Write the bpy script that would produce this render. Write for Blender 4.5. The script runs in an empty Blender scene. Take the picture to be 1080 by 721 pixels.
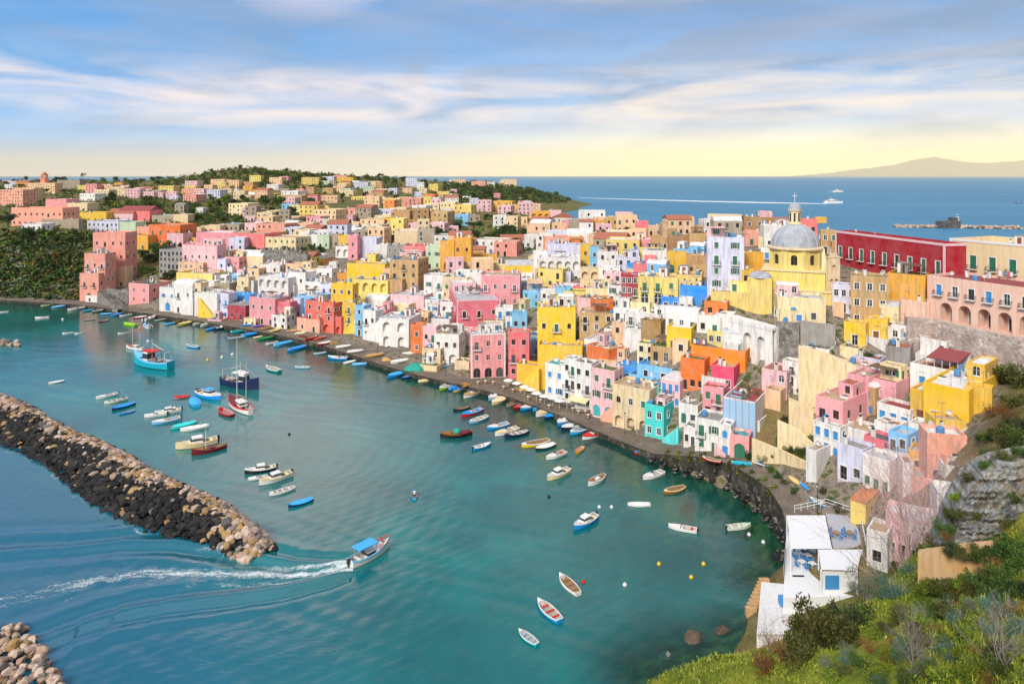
import bpy,bmesh,math,random
import numpy as np
from mathutils import Vector,Matrix,noise as mnoise
F,H0,HY,CX=720.0,60.0,185.0,540.0
RND=random.Random(7)
scene=bpy.context.scene
COL=scene.collection
R=math.radians
def at0(px,py,z=0.0):
 Y=F*(H0-z)/(py-HY)
 return Vector(((px-CX)/F*Y,Y,z))
def atY(px,py,Y):
 return Vector(((px-CX)/F*Y,Y,H0-(py-HY)/F*Y))
def to_px(p):
 return CX+p[0]/p[1]*F,HY+(H0-p[2])/p[1]*F
class MB:
 def __init__(s):s.v,s.f,s.m=[],[],[]
 def vert(s,p):s.v.append((p[0],p[1],p[2]));return len(s.v)-1
 def poly(s,pts,m=0):
  b=len(s.v);s.v.extend((p[0],p[1],p[2])for p in pts)
  s.f.append(tuple(range(b,b+len(pts))));s.m.append(m)
 def box(s,x0,x1,y0,y1,z0,z1,m=0,M=None):
  c=[(x0,y0,z0),(x1,y0,z0),(x1,y1,z0),(x0,y1,z0),(x0,y0,z1),(x1,y0,z1),(x1,y1,z1),(x0,y1,z1)]
  if M is not None:c=[M@Vector(p)for p in c]
  b=len(s.v);s.v.extend((p[0],p[1],p[2])for p in c)
  for q in((0,3,2,1),(4,5,6,7),(0,1,5,4),(1,2,6,5),(2,3,7,6),(3,0,4,7)):
   s.f.append(tuple(b+i for i in q));s.m.append(m)
 def tube(s,pts,rad,n=6,m=0,cap=True):
  pts=[Vector(p)for p in pts];rings=[]
  if not isinstance(rad,(list,tuple)):rad=[rad]*len(pts)
  for i,p in enumerate(pts):
   d=(pts[min(i+1,len(pts)-1)]-pts[max(i-1,0)])
   if d.length<1e-9:d=Vector((0,0,1))
   d.normalize()
   a=d.orthogonal().normalized();b2=d.cross(a)
   b=len(s.v)
   for k in range(n):
    t=2*math.pi*k/n
    q=p+(a*math.cos(t)+b2*math.sin(t))*rad[i]
    s.v.append((q.x,q.y,q.z))
   rings.append(b)
  for r0,r1 in zip(rings,rings[1:]):
   for k in range(n):
    s.f.append((r0+k,r0+(k+1)%n,r1+(k+1)%n,r1+k));s.m.append(m)
  if cap:
   s.f.append(tuple(rings[0]+k for k in reversed(range(n))));s.m.append(m)
   s.f.append(tuple(rings[-1]+k for k in range(n)));s.m.append(m)
 def lathe(s,prof,n=24,m=0,cx=0,cy=0,a0=0,a1=2*math.pi):
  full=abs(a1-a0-2*math.pi)<1e-6
  k_n=n if full else n+1
  rings=[]
  for r,z in prof:
   b=len(s.v)
   for k in range(k_n):
    t=a0+(a1-a0)*k/n
    s.v.append((cx+r*math.cos(t),cy+r*math.sin(t),z))
   rings.append(b)
  for r0,r1 in zip(rings,rings[1:]):
   for k in range(n):
    k2=(k+1)%k_n
    s.f.append((r0+k,r0+k2,r1+k2,r1+k));s.m.append(m)
 def mesh(s,name,mats,smooth=False):
  me=bpy.data.meshes.new(name)
  me.from_pydata(s.v,[],s.f)
  for mt in(mats if isinstance(mats,(list,tuple))else[mats]):me.materials.append(mt)
  if any(s.m):me.polygons.foreach_set('material_index',s.m)
  if smooth:me.polygons.foreach_set('use_smooth',[True]*len(s.f))
  me.update()
  return me
 def build(s,name,mats,parent=None,M=None,smooth=False):
  return link(name,s.mesh(name,mats,smooth),parent,M)
def link(name,me,parent=None,M=None):
 o=bpy.data.objects.new(name,me);COL.objects.link(o)
 if parent is not None:o.parent=parent
 if M is not None:o.matrix_local=M
 return o
def tag(o,label=None,cat=None,group=None,kind=None):
 if label:o['label']=label
 if cat:o['category']=cat
 if group:o['group']=group
 if kind:o['kind']=kind
 return o
def thing(name,loc,rz=0.0,label=None,cat=None,group=None,scale=None):
 o=bpy.data.objects.new(name,None);COL.objects.link(o)
 o.empty_display_size=0.2
 o.location=loc;o.rotation_euler=(0,0,rz)
 if scale:o.scale=(scale,)*3
 return tag(o,label,cat,group)
def copy_tree(o,parent=None):
 c=o.copy();COL.objects.link(c);c.parent=parent
 for ch in o.children:copy_tree(ch,c)
 return c
def lin(hexs,k=1.0):
 hexs=hexs.lstrip('#')
 out=[]
 for i in(0,2,4):
  c=int(hexs[i:i+2],16)/255
  out.append((c/12.92 if c<=0.04045 else((c+0.055)/1.055)**2.4)*k)
 return tuple(out)
def vivid(c,s=1.17):
 g_=0.3*c[0]+0.59*c[1]+0.11*c[2]
 return tuple(max(0.004,min(0.84,g_+(x-g_)*s))for x in c)
PAL={k:vivid(lin(v,0.86))for k,v in dict(pink='FBA6AC',palepink='FACBD0',hotpink='F65A78',rose='F27F86',shell='FBD2BE',salmon='FBAE9A',coral='F47E6C',peach='FCD0AA',orange='FB8B42',yellow='FFCD50',lemon='FFE08A',cream='FBE3B8',ochre='EFB04A',white='F7F4F0',lilac='E2E3F8',ltblue='8CCBF5',blue='2F9BEA',cyan='5FE3E0',palegreen='CFE2C4',crimson='B01230',blush='FBB2BA',tan='CDA672',brown='A9804F',grey='A09C98',stone='AD9F8A',darkgrey='55565A',teal='1C8F8A',navy='12264F',black='15161A',maroon='6E1F2A',red='D8282C',green='2E8F4E',lime='9FD63A',wood='A06A38',violet='7A5FC0',turq='35B5CC',sky='57B4F0',moss='5E7A2A',terracotta='B5532F',straw='E9D190').items()}
CWORD=dict(shell='shell pink',blush='soft pink',pink='pink',palepink='pale pink',hotpink='deep pink',rose='rose red',salmon='salmon',coral='coral red',peach='peach',orange='orange',yellow='golden',lemon='lemon',cream='cream',ochre='ochre',white='white',lilac='lilac white',ltblue='light blue',blue='blue',cyan='turquoise',palegreen='pale green',crimson='crimson',tan='tan',brown='brown',grey='grey',stone='stone',darkgrey='dark grey')
def nodes_of(m):
 m.use_nodes=True
 nt=m.node_tree;nt.nodes.clear()
 return nt,nt.nodes,nt.links
def N(nt,t,**kw):
 n=nt.nodes.new(t)
 for k,v in kw.items():
  if k.startswith('i_'):
   key=k[2:]
   key=int(key)if key.isdigit()else key.replace('_',' ')
   n.inputs[key].default_value=v
  else:setattr(n,k,v)
 return n
def rgba(c):return(c[0],c[1],c[2],1.0)
def ramp(nt,fac,stops):
 r=nt.nodes.new('ShaderNodeValToRGB');cr=r.color_ramp
 while len(cr.elements)<len(stops):cr.elements.new(0.5)
 for e,(p,c)in zip(cr.elements,stops):
  e.position=p;e.color=c if len(c)==4 else rgba(c)
 nt.links.new(fac,r.inputs[0]);return r
def mixc(nt,fac,a,b,mode='MIX'):
 n=nt.nodes.new('ShaderNodeMix');n.data_type='RGBA';n.blend_type=mode
 for sock,v in((n.inputs[0],fac),(n.inputs[6],a),(n.inputs[7],b)):
  if hasattr(v,'is_output'):nt.links.new(v,sock)
  elif isinstance(v,(int,float)):sock.default_value=v
  else:sock.default_value=rgba(v)
 return n.outputs[2]
def math_(nt,op,a,b=None,clamp=False):
 n=nt.nodes.new('ShaderNodeMath');n.operation=op;n.use_clamp=clamp
 for i,v in enumerate((a,b)):
  if v is None:continue
  if hasattr(v,'is_output'):nt.links.new(v,n.inputs[i])
  else:n.inputs[i].default_value=v
 return n.outputs[0]
def noise_(nt,vec,scale,detail=3,rough=0.55,dist=0.0):
 n=nt.nodes.new('ShaderNodeTexNoise');n.inputs['Scale'].default_value=scale
 n.inputs['Detail'].default_value=detail;n.inputs['Roughness'].default_value=rough
 n.inputs['Distortion'].default_value=dist
 if vec is not None:nt.links.new(vec,n.inputs['Vector'])
 return n
def vmul(nt,vec,s):
 n=nt.nodes.new('ShaderNodeVectorMath');n.operation='MULTIPLY';n.inputs[1].default_value=s
 nt.links.new(vec,n.inputs[0]);return n.outputs[0]
def obj_vec(nt):
 """object coordinates shifted by the object's own random number, so that copies do not share one pattern"""
 tc=nt.nodes.new('ShaderNodeTexCoord');oi=nt.nodes.new('ShaderNodeObjectInfo')
 s=math_(nt,'MULTIPLY',oi.outputs['Random'],97.0)
 v=nt.nodes.new('ShaderNodeVectorMath');v.operation='ADD'
 nt.links.new(tc.outputs['Object'],v.inputs[0]);nt.links.new(s,v.inputs[1])
 return v.outputs[0],oi.outputs['Random']
def finish(nt,col,rough=0.8,bump=None,bstr=0.2,bdist=0.05,spec=0.5,extra=None,metal=0.0):
 p=nt.nodes.new('ShaderNodeBsdfPrincipled');o=nt.nodes.new('ShaderNodeOutputMaterial')
 if hasattr(col,'is_output'):nt.links.new(col,p.inputs['Base Color'])
 else:p.inputs['Base Color'].default_value=rgba(col)
 if hasattr(rough,'is_output'):nt.links.new(rough,p.inputs['Roughness'])
 else:p.inputs['Roughness'].default_value=rough
 p.inputs['Specular IOR Level'].default_value=spec;p.inputs['Metallic'].default_value=metal
 if bump is not None:
  b=nt.nodes.new('ShaderNodeBump');b.inputs['Strength'].default_value=bstr;b.inputs['Distance'].default_value=bdist
  nt.links.new(bump,b.inputs['Height']);nt.links.new(b.outputs[0],p.inputs['Normal'])
 nt.links.new(p.outputs[0],o.inputs['Surface'])
 return p
_mats={}
def plaster(col,wear=0.5):
 wear=min(1.0,wear*1.3+0.05)
 key=('plaster',col,wear)
 if key in _mats:return _mats[key]
 m=bpy.data.materials.new('plaster_'+str(col));nt,_,L=nodes_of(m)
 c=PAL[col]if isinstance(col,str)else col
 v,rnd=obj_vec(nt)
 n1=noise_(nt,v,0.35,5,0.65)
 n2=noise_(nt,vmul(nt,v,(1.6,1.6,0.22)),1.0,5,0.7)
 n3=noise_(nt,v,3.5,4,0.6)
 f1=ramp(nt,n1.outputs[0],[(0.35,(0,0,0)),(0.62,(1,1,1))]).outputs[0]
 pale=tuple(min(0.86,x*0.65+0.27)for x in c);dark=tuple(x*0.66 for x in c)
 a=mixc(nt,math_(nt,'MULTIPLY',f1,0.50*min(1,wear*1.6)),c,pale)
 f2=ramp(nt,n2.outputs[0],[(0.44,(0,0,0)),(0.68,(1,1,1))]).outputs[0]
 grime=(0.23,0.20,0.165)
 a=mixc(nt,math_(nt,'MULTIPLY',f2,min(0.8,0.95*wear)),a,mixc(nt,0.5,dark,grime))
 f3=ramp(nt,n3.outputs[0],[(0.60,(0,0,0)),(0.70,(1,1,1))]).outputs[0]
 a=mixc(nt,math_(nt,'MULTIPLY',f3,0.6*wear),a,(0.42,0.36,0.29))
 hue=nt.nodes.new('ShaderNodeHueSaturation')
 mm=nt.nodes.new('ShaderNodeMapRange');mm.inputs[3].default_value=0.90;mm.inputs[4].default_value=1.04
 L.new(rnd,mm.inputs[0]);L.new(mm.outputs[0],hue.inputs['Value'])
 mh=nt.nodes.new('ShaderNodeMapRange');mh.inputs[3].default_value=0.49;mh.inputs[4].default_value=0.51
 L.new(rnd,mh.inputs[0]);L.new(mh.outputs[0],hue.inputs['Hue'])
 L.new(a,hue.inputs['Color'])
 finish(nt,hue.outputs[0],0.9,n3.outputs[0],0.25,0.06,0.25)
 _mats[key]=m;return m
def simple(name,col,rough=0.6,var=0.25,scale=2.0,metal=0.0,spec=0.5):
 key=('simple',name)
 if key in _mats:return _mats[key]
 m=bpy.data.materials.new(name);nt,_,L=nodes_of(m)
 c=PAL[col]if isinstance(col,str)else col
 v,rnd=obj_vec(nt)
 n=noise_(nt,v,scale,4,0.6)
 a=mixc(nt,n.outputs[0],tuple(x*(1-var)for x in c),tuple(min(0.9,x*(1+var))for x in c))
 finish(nt,a,rough,n.outputs[0],0.15,0.03,spec,metal=metal)
 _mats[key]=m;return m
def roofmat(kind):
 key=('roof',kind)
 if key in _mats:return _mats[key]
 base=dict(grey=(0.30,0.29,0.28),white=(0.78,0.76,0.74),moss=(0.10,0.15,0.035),red=(0.42,0.13,0.07),tan=(0.50,0.36,0.22),brown=(0.18,0.12,0.08),blue=(0.06,0.36,0.75),teal=(0.05,0.36,0.38),dark=(0.09,0.10,0.10),orange=(0.62,0.20,0.06),palegrey=(0.52,0.52,0.54),yellow=(0.70,0.50,0.15),green=(0.06,0.22,0.10),maroon=(0.30,0.05,0.05),dome=(0.40,0.42,0.47))[kind]
 m=bpy.data.materials.new('roof_'+kind);nt,_,L=nodes_of(m)
 v,rnd=obj_vec(nt)
 n1=noise_(nt,v,0.6,5,0.65);n2=noise_(nt,v,5.0,3,0.6)
 a=mixc(nt,ramp(nt,n1.outputs[0],[(0.38,(0,0,0)),(0.66,(1,1,1))]).outputs[0],base,tuple(x*0.55+0.05 for x in base))
 a=mixc(nt,math_(nt,'MULTIPLY',ramp(nt,n2.outputs[0],[(0.5,(0,0,0)),(0.7,(1,1,1))]).outputs[0],0.45),a,(0.16,0.17,0.05)if kind=='moss' else tuple(min(.8,x*0.9+0.10)for x in base))
 finish(nt,a,0.85,n2.outputs[0],0.4,0.08,0.3)
 _mats[key]=m;return m
def glassmat():
 if'glass' in _mats:return _mats['glass']
 m=bpy.data.materials.new('window_glass');nt,_,L=nodes_of(m)
 v,rnd=obj_vec(nt)
 a=ramp(nt,rnd,[(0.0,(0.012,0.014,0.018)),(0.6,(0.03,0.038,0.045)),(1.0,(0.09,0.11,0.13))]).outputs[0]
 finish(nt,a,0.12,None,spec=0.6)
 _mats['glass']=m;return m
def louvre(col):
 key=('louvre',col)
 if key in _mats:return _mats[key]
 m=bpy.data.materials.new('shutter_'+col);nt,_,L=nodes_of(m)
 c=dict(g=(0.02,0.15,0.085),b=(0.035,0.25,0.62),r=(0.22,0.07,0.035),k=(0.05,0.40,0.45),y=(0.20,0.12,0.05),n=(0.03,0.06,0.22))[col]
 v,rnd=obj_vec(nt)
 n=noise_(nt,v,2.0,3,0.6)
 a=mixc(nt,n.outputs[0],tuple(x*0.6 for x in c),tuple(min(.8,x*1.4)for x in c))
 finish(nt,a,0.6,None)
 _mats[key]=m;return m
SURV=[]
def s_z(px,py,z):SURV.append(tuple(at0(px,py,z)))
def s_Y(px,py,Y):SURV.append(tuple(atY(px,py,Y)))
def s_w(px,Y,z):SURV.append(((px-CX)/F*Y,Y,z))
for a in[(84,317),(110,318),(136,320),(168,328),(205,332),(240,336),(264,340),(300,344),(320,350),(361,351),(400,364),(431,367),(470,388),(497,401),(532,398),(560,412),(576,418),(600,426),(625,438),(660,452),(684,462),(712,470)]:s_z(a[0],a[1],1.3)
QUAY=[(-60,314,1.3),(0,318.5,1.3),(80,323.5,1.3),(120,328.5,1.4),(160,334,1.4),(205,341,1.5),(250,348.5,1.5),(290,356,1.5),(330,365,1.5),(370,377.5,1.5),(410,391,1.5),(450,402,1.5),(480,409,1.5),(530,421,1.5),(565,433,1.5),(600,447,1.5),(650,469,1.5),(690,486,1.8),(715,495,3.2),(740,503,4.3),(770,516,5.2),(790,531,5.6),(812,549,5.7),(826,572,5.6),(831,592,5.4)]
qedge=[at0(a,b,0)for a,b,c in QUAY]
qtop=[c for a,b,c in QUAY]
qn=[]
for i in range(len(qedge)):
 d=qedge[min(i+1,len(qedge)-1)]-qedge[max(i-1,0)]
 qn.append(Vector((-d.y,d.x,0)).normalized())
for i in range(1,len(qedge)):
 for a,b in((i-1,0.0),(i-1,0.5)):
  p=qedge[a].lerp(qedge[i],b);n=qn[a]
  o=p-n*1.5;SURV.append((o.x,o.y,-3.0))
  o=p-n*9;SURV.append((o.x,o.y,-5.0))
  t=qtop[a]*(1-b)+qtop[i]*b
  o=p+n*3.5;SURV.append((o.x,o.y,t-0.5))
for a in[(735,478,4.0),(760,486,4.8),(800,499,5.5),(835,518,6.3),(868,537,7.0),(905,552,8.0)]:s_z(*a)
for a in[(797,461,8),(750,437,9),(719,428,8),(727,368,19),(790,378,18),(845,341,27),(765,305,31),(733,323,27),(705,319,26),(663,321,24),(590,372,9),(640,381,9),(678,361,16),(628,332,17),(730,345,21),(530,321,15),(505,350,8),(440,313,12),(400,318,10),(478,283,21),(425,273,21),(380,268,21),(357,257,24),(330,259,23),(300,264,22),(300,285,15),(290,312,9),(215,303,9),(210,286,14),(245,263,21),(174,257,22),(110,247,24),(115,300,6),(150,285,12),(40,243,30),(30,236,30),(20,300,5),(60,300,5),(40,272,18),(85,270,17),(5,243,30),(100,232,28),(60,205,32),(200,215,30),(250,202,38),(400,235,27),(400,215,30),(470,245,25),(520,262,23),(540,245,26),(560,240,26),(590,243,27),(580,225,27),(620,240,31),(650,243,31),(700,244,33),(760,246,34),(800,250,35),(850,252,36),(560,300,17),(600,281,21),(650,284,25),(690,262,31)]:s_z(*a)
for a in[(200,186,1100),(250,177,1100),(300,180,1150),(350,184,1200),(400,187,1250),(450,190,1300),(500,193,1350),(540,197,1400),(575,204,1450),(596,210,1500),(625,216,1500),(150,191,1250),(100,191,1200),(40,190,1200),(-60,190,1200)]:s_Y(*a)
for a in[(250,1700,-12),(100,1800,-12),(-80,1800,-12),(400,1800,-12),(540,1700,-12),(640,1300,-12),(640,900,-10),(600,1000,-8),(610,740,12),(650,640,-5),(700,520,-2),(760,480,-3),(850,450,-5),(980,420,-6),(1150,420,-8),(620,480,27),(700,400,22),(800,360,22),(900,300,24),(1000,260,20),(1100,260,16),(1150,700,-15),(800,800,-15),(900,1200,-15),(700,1500,-15)]:s_w(*a)
for a in[(800,165,25),(840,175,29),(890,190,36),(890,165,30),(940,163,33),(990,158,33),(1060,165,34),(1030,142,21),(1000,145,20.5),(1075,143,20),(1040,136,19),(990,146,20.5),(940,150,24),(888,118.7,13),(868,115,8),(945,110,13),(905,102.5,8),(1000,110,18),(960,128,20),(1010,128,20.5),(1060,120,24),(1060,95,27),(870,135,12),(850,150,20),(920,140,19)]:s_w(*a)
for a in[(850,100,6),(880,97,7),(900,92,9),(838,95,5),(815,88,2.5),(798,88,1.0),(793,84,1.5)]:s_w(*a)
for a in[(770,92,-1.6),(740,95,-3),(700,86,-3),(640,84,-6),(780,80,-0.5),(800,104,-2.5)]:s_w(*a)
for a in[(660,730,55),(690,718,54),(740,703,52),(800,690,50),(847,681,49),(880,665,49),(912,647,50),(950,622,51),(990,572,54),(1040,492,58),(1080,464,60),(1150,440,62)]:s_Y(*a)
for a in[(850,720,40),(760,720,47),(930,670,44),(1000,720,30),(1080,720,24),(1080,600,42),(1000,622,46),(940,720,35),(1150,600,38),(1040,660,36)]:s_Y(*a)
for a in[(1000,9,50),(540,6,49),(1300,16,50),(300,10,40),(1080,14,47.5)]:s_w(*a)
for a in[(700,70,3),(760,70,7),(820,66,10),(880,70,10),(940,72,12.5),(1000,76,16),(1060,78,25),(860,82,4),(920,86,5.5),(980,90,9),(1030,90,22),(660,64,1),(640,56,2)]:s_w(*a)
for a in[(540,40,0),(450,60,-4),(600,48,0)]:s_w(*a)
SURV=np.array(SURV)
_P=SURV[:,:2];_eps2=4.0
def _phi(d2):return np.sqrt(d2+_eps2)
_n=len(_P)
_A=np.zeros((_n+3,_n+3))
_A[:_n,:_n]=_phi(((_P[:,None]-_P[None])**2).sum(-1))+np.eye(_n)*(-0.6)
_A[:_n,_n]=1;_A[:_n,_n+1:]=_P/100;_A[_n,:_n]=1;_A[_n+1:,:_n]=(_P/100).T
_w=np.linalg.solve(_A,np.concatenate([SURV[:,2],[0,0,0]]))
def T(x,y):
 x=np.atleast_1d(np.asarray(x,float));y=np.atleast_1d(np.asarray(y,float))
 out=np.empty(x.size)
 xf,yf=x.ravel(),y.ravel()
 for i in range(0,xf.size,4096):
  xx,yy=xf[i:i+4096],yf[i:i+4096]
  out[i:i+4096]=_phi((xx[:,None]-_P[None,:,0])**2+(yy[:,None]-_P[None,:,1])**2)@_w[:_n]+_w[_n]+(xx*_w[_n+1]+yy*_w[_n+2])/100
 return out.reshape(x.shape)
def Tz(x,y):return float(T(x,y)[0])
_Yr=np.geomspace(20,2400,900)
def ray(px,py,ymin=90.0):
 """the spot of ground seen at a pixel"""
 ys=_Yr[_Yr>=ymin]
 k=(px-CX)/F;q=(py-HY)/F
 d=(H0-q*ys)-T(k*ys,ys)
 below=np.where(d<0)[0]
 if len(below)==0 or below[0]==0:Y=ys[-1]if len(below)==0 else ys[0]
 else:
  i=below[0];Y=ys[i-1]+(ys[i]-ys[i-1])*d[i-1]/(d[i-1]-d[i])
 return Vector((k*Y,Y,H0-q*Y))
def grid_mesh(name,xs,ys,zs,mat,smooth=True):
 """xs, ys, zs: 2-D arrays"""
 nr,nc=xs.shape
 v=np.stack([xs,ys,zs],-1).reshape(-1,3)
 i=np.arange(nr*nc).reshape(nr,nc)
 f=np.stack([i[:-1,:-1],i[:-1,1:],i[1:,1:],i[1:,:-1]],-1).reshape(-1,4)
 me=bpy.data.meshes.new(name)
 me.vertices.add(len(v));me.vertices.foreach_set('co',v.astype(np.float32).ravel())
 me.loops.add(f.size);me.loops.foreach_set('vertex_index',f.astype(np.int32).ravel())
 me.polygons.add(len(f));me.polygons.foreach_set('loop_start',np.arange(0,f.size,4,dtype=np.int32))
 me.polygons.foreach_set('loop_total',np.full(len(f),4,dtype=np.int32))
 me.polygons.foreach_set('use_smooth',np.full(len(f),smooth))
 me.materials.append(mat);me.update(calc_edges=True);me.validate()
 return me
def rough2(x,y,s,seed=0.0):
 a=np.sin(x*s*1.0+1.3+seed)*np.cos(y*s*1.17+0.4+seed*2)+0.5*np.sin(x*s*2.3+y*s*1.9+seed*3)+0.35*np.sin(x*s*4.1-y*s*3.7+2+seed)
 return a
def mat_terrain():
 m=bpy.data.materials.new('ground_earth');nt,_,L=nodes_of(m)
 g=nt.nodes.new('ShaderNodeNewGeometry');pos=g.outputs['Position']
 sx=nt.nodes.new('ShaderNodeSeparateXYZ');L.new(g.outputs['Normal'],sx.inputs[0])
 sp=nt.nodes.new('ShaderNodeSeparateXYZ');L.new(pos,sp.inputs[0])
 n1=noise_(nt,pos,0.05,5,0.6);n2=noise_(nt,pos,0.45,5,0.65);n3=noise_(nt,pos,2.6,4,0.6)
 green=ramp(nt,n2.outputs[0],[(0.3,(0.035,0.055,0.012)),(0.5,(0.075,0.10,0.018)),(0.7,(0.16,0.16,0.035))]).outputs[0]
 earth=ramp(nt,n3.outputs[0],[(0.3,(0.10,0.065,0.03)),(0.55,(0.26,0.17,0.08)),(0.75,(0.40,0.24,0.09))]).outputs[0]
 mask=ramp(nt,n1.outputs[0],[(0.44,(0,0,0)),(0.6,(1,1,1))]).outputs[0]
 a=mixc(nt,math_(nt,'MULTIPLY',mask,0.75),green,earth)
 steep=ramp(nt,sx.outputs['Z'],[(0.55,(1,1,1)),(0.80,(0,0,0))]).outputs[0]
 rockc=ramp(nt,n2.outputs[0],[(0.3,(0.055,0.045,0.035)),(0.5,(0.20,0.13,0.06)),(0.72,(0.34,0.20,0.075))]).outputs[0]
 a=mixc(nt,math_(nt,'MULTIPLY',steep,0.8),a,rockc)
 ta=nt.nodes.new('ShaderNodeAttribute');ta.attribute_name='built_up'
 lane=ramp(nt,n2.outputs[0],[(0.30,(0.06,0.05,0.04)),(0.44,(0.17,0.14,0.11)),(0.53,(0.27,0.23,0.185)),(0.58,(0.09,0.10,0.035)),(0.75,(0.05,0.075,0.018))]).outputs[0]
 a=mixc(nt,ta.outputs['Fac'],a,lane)
 td=nt.nodes.new('ShaderNodeAttribute');td.attribute_name='meadow'
 a=mixc(nt,math_(nt,'MULTIPLY',td.outputs['Fac'],0.85),a,ramp(nt,n2.outputs[0],[(0.3,(0.07,0.10,0.010)),(0.5,(0.17,0.21,0.015)),(0.7,(0.34,0.32,0.04))]).outputs[0])
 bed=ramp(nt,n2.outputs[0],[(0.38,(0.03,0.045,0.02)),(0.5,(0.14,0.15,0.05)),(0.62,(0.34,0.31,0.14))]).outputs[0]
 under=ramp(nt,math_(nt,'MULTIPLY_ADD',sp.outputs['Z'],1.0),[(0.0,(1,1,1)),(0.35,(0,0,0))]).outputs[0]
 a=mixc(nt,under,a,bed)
 finish(nt,a,0.95,n3.outputs[0],0.6,0.25,0.2)
 return m
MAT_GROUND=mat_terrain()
us=np.concatenate([np.linspace(-1.3,0.0,105,endpoint=False),np.linspace(0.0,1.0,170,endpoint=False),np.linspace(1.0,2.6,60)])
ysr=np.geomspace(4.0,2300,330)
U,YY=np.meshgrid(us,ysr)
XX=U*YY
ZZ=T(XX,YY)
amp=np.clip(YY/400,0.05,1.2)
ZZ=ZZ+0.20*amp*rough2(XX,YY,0.25)+np.where(YY<75,0.22*rough2(XX,YY,0.9,2.0),0.0)
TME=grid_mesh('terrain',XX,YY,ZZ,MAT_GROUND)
def built_up(x,y):
 px=CX+x/y*F;py=HY+(H0-T(x,y))*F/y
 lo=np.interp(px,[0,100,130,190,230,330,420,470,540,600,700,860,900,950,1000,1080],[330,300,296,262,284,262,232,258,264,250,236,236,262,280,330,366])
 hi=np.interp(px,[0,80,700,800,840,905,960,1000,1080],[320,330,500,515,545,580,560,520,380])
 a=1/(1+np.exp(-(py-lo)/3.0))*1/(1+np.exp((py-hi)/4.0))
 g=np.where((px>120)&(px<196)&(py>252)&(py<298),0.15,1.0)
 g=np.where((px>795)&(px<862)&(py>420)&(py<492),0.1,g)
 return a*g/(1+np.exp(-(y-97)/1.5))
a_=TME.attributes.new('built_up','FLOAT','POINT');a_.data.foreach_set('value',built_up(XX,YY).astype(np.float32).ravel())
a_=TME.attributes.new('meadow','FLOAT','POINT');a_.data.foreach_set('value',((YY<64)*(ZZ>8)*1.0).astype(np.float32).ravel())
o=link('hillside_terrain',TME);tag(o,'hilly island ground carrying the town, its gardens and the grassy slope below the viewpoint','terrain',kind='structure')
def mat_paving():
 m=bpy.data.materials.new('quay_paving');nt,_,L=nodes_of(m)
 g=nt.nodes.new('ShaderNodeNewGeometry');pos=g.outputs['Position']
 n1=noise_(nt,pos,0.25,5,0.65);n2=noise_(nt,pos,2.2,4,0.6)
 v=nt.nodes.new('ShaderNodeTexVoronoi');v.inputs['Scale'].default_value=1.1;v.feature='DISTANCE_TO_EDGE';L.new(pos,v.inputs['Vector'])
 a=ramp(nt,n1.outputs[0],[(0.3,(0.11,0.088,0.068)),(0.55,(0.20,0.16,0.122)),(0.72,(0.32,0.26,0.20))]).outputs[0]
 a=mixc(nt,0.35,a,ramp(nt,n2.outputs[0],[(0.35,(0.05,0.042,0.036)),(0.7,(0.26,0.21,0.165))]).outputs[0])
 a=mixc(nt,math_(nt,'MULTIPLY',ramp(nt,v.outputs[0],[(0.0,(1,1,1)),(0.06,(0,0,0))]).outputs[0],0.5),a,(0.035,0.03,0.026))
 finish(nt,a,0.85,n2.outputs[0],0.3,0.05,0.3);return m
def mat_stonewall(name,cols,scale=1.2,weed=0.0,mortar=(0.2,0.18,0.15)):
 m=bpy.data.materials.new(name);nt,_,L=nodes_of(m)
 g=nt.nodes.new('ShaderNodeNewGeometry');pos=g.outputs['Position']
 v=nt.nodes.new('ShaderNodeTexVoronoi');v.inputs['Scale'].default_value=scale;L.new(pos,v.inputs['Vector'])
 e=nt.nodes.new('ShaderNodeTexVoronoi');e.inputs['Scale'].default_value=scale;e.feature='DISTANCE_TO_EDGE';L.new(pos,e.inputs['Vector'])
 sp=nt.nodes.new('ShaderNodeSeparateColor');L.new(v.outputs['Color'],sp.inputs[0])
 a=ramp(nt,sp.outputs[0],cols).outputs[0]
 a=mixc(nt,ramp(nt,e.outputs[0],[(0.0,(1,1,1)),(0.09,(0,0,0))]).outputs[0],a,mortar)
 n1=noise_(nt,pos,0.3,5,0.65)
 a=mixc(nt,math_(nt,'MULTIPLY',ramp(nt,n1.outputs[0],[(0.45,(0,0,0)),(0.65,(1,1,1))]).outputs[0],0.5),a,tuple(x*0.4 for x in cols[0][1]))
 if weed:
  n2=noise_(nt,pos,0.5,5,0.7)
  a=mixc(nt,math_(nt,'MULTIPLY',ramp(nt,n2.outputs[0],[(0.5,(0,0,0)),(0.6,(1,1,1))]).outputs[0],weed),a,(0.06,0.085,0.02))
 finish(nt,a,0.9,e.outputs[0],0.8,0.25,0.3);return m
MAT_PAVE=mat_paving()
MAT_SEAWALL=mat_stonewall('sea_wall_stone',[(0.0,(0.03,0.027,0.024)),(0.5,(0.075,0.065,0.055)),(1.0,(0.14,0.12,0.10))],0.9,0.25,(0.025,0.022,0.02))
MAT_RUBBLE=mat_stonewall('rubble_masonry',[(0.0,(0.34,0.25,0.21)),(0.4,(0.52,0.44,0.40)),(0.7,(0.44,0.33,0.29)),(1.0,(0.66,0.58,0.53))],1.4,0.0,(0.45,0.40,0.36))
MAT_GREYWALL=mat_stonewall('grey_masonry',[(0.0,(0.15,0.14,0.13)),(0.5,(0.26,0.245,0.225)),(1.0,(0.36,0.335,0.30))],1.3,0.1,(0.16,0.15,0.14))
ql=[]
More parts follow.
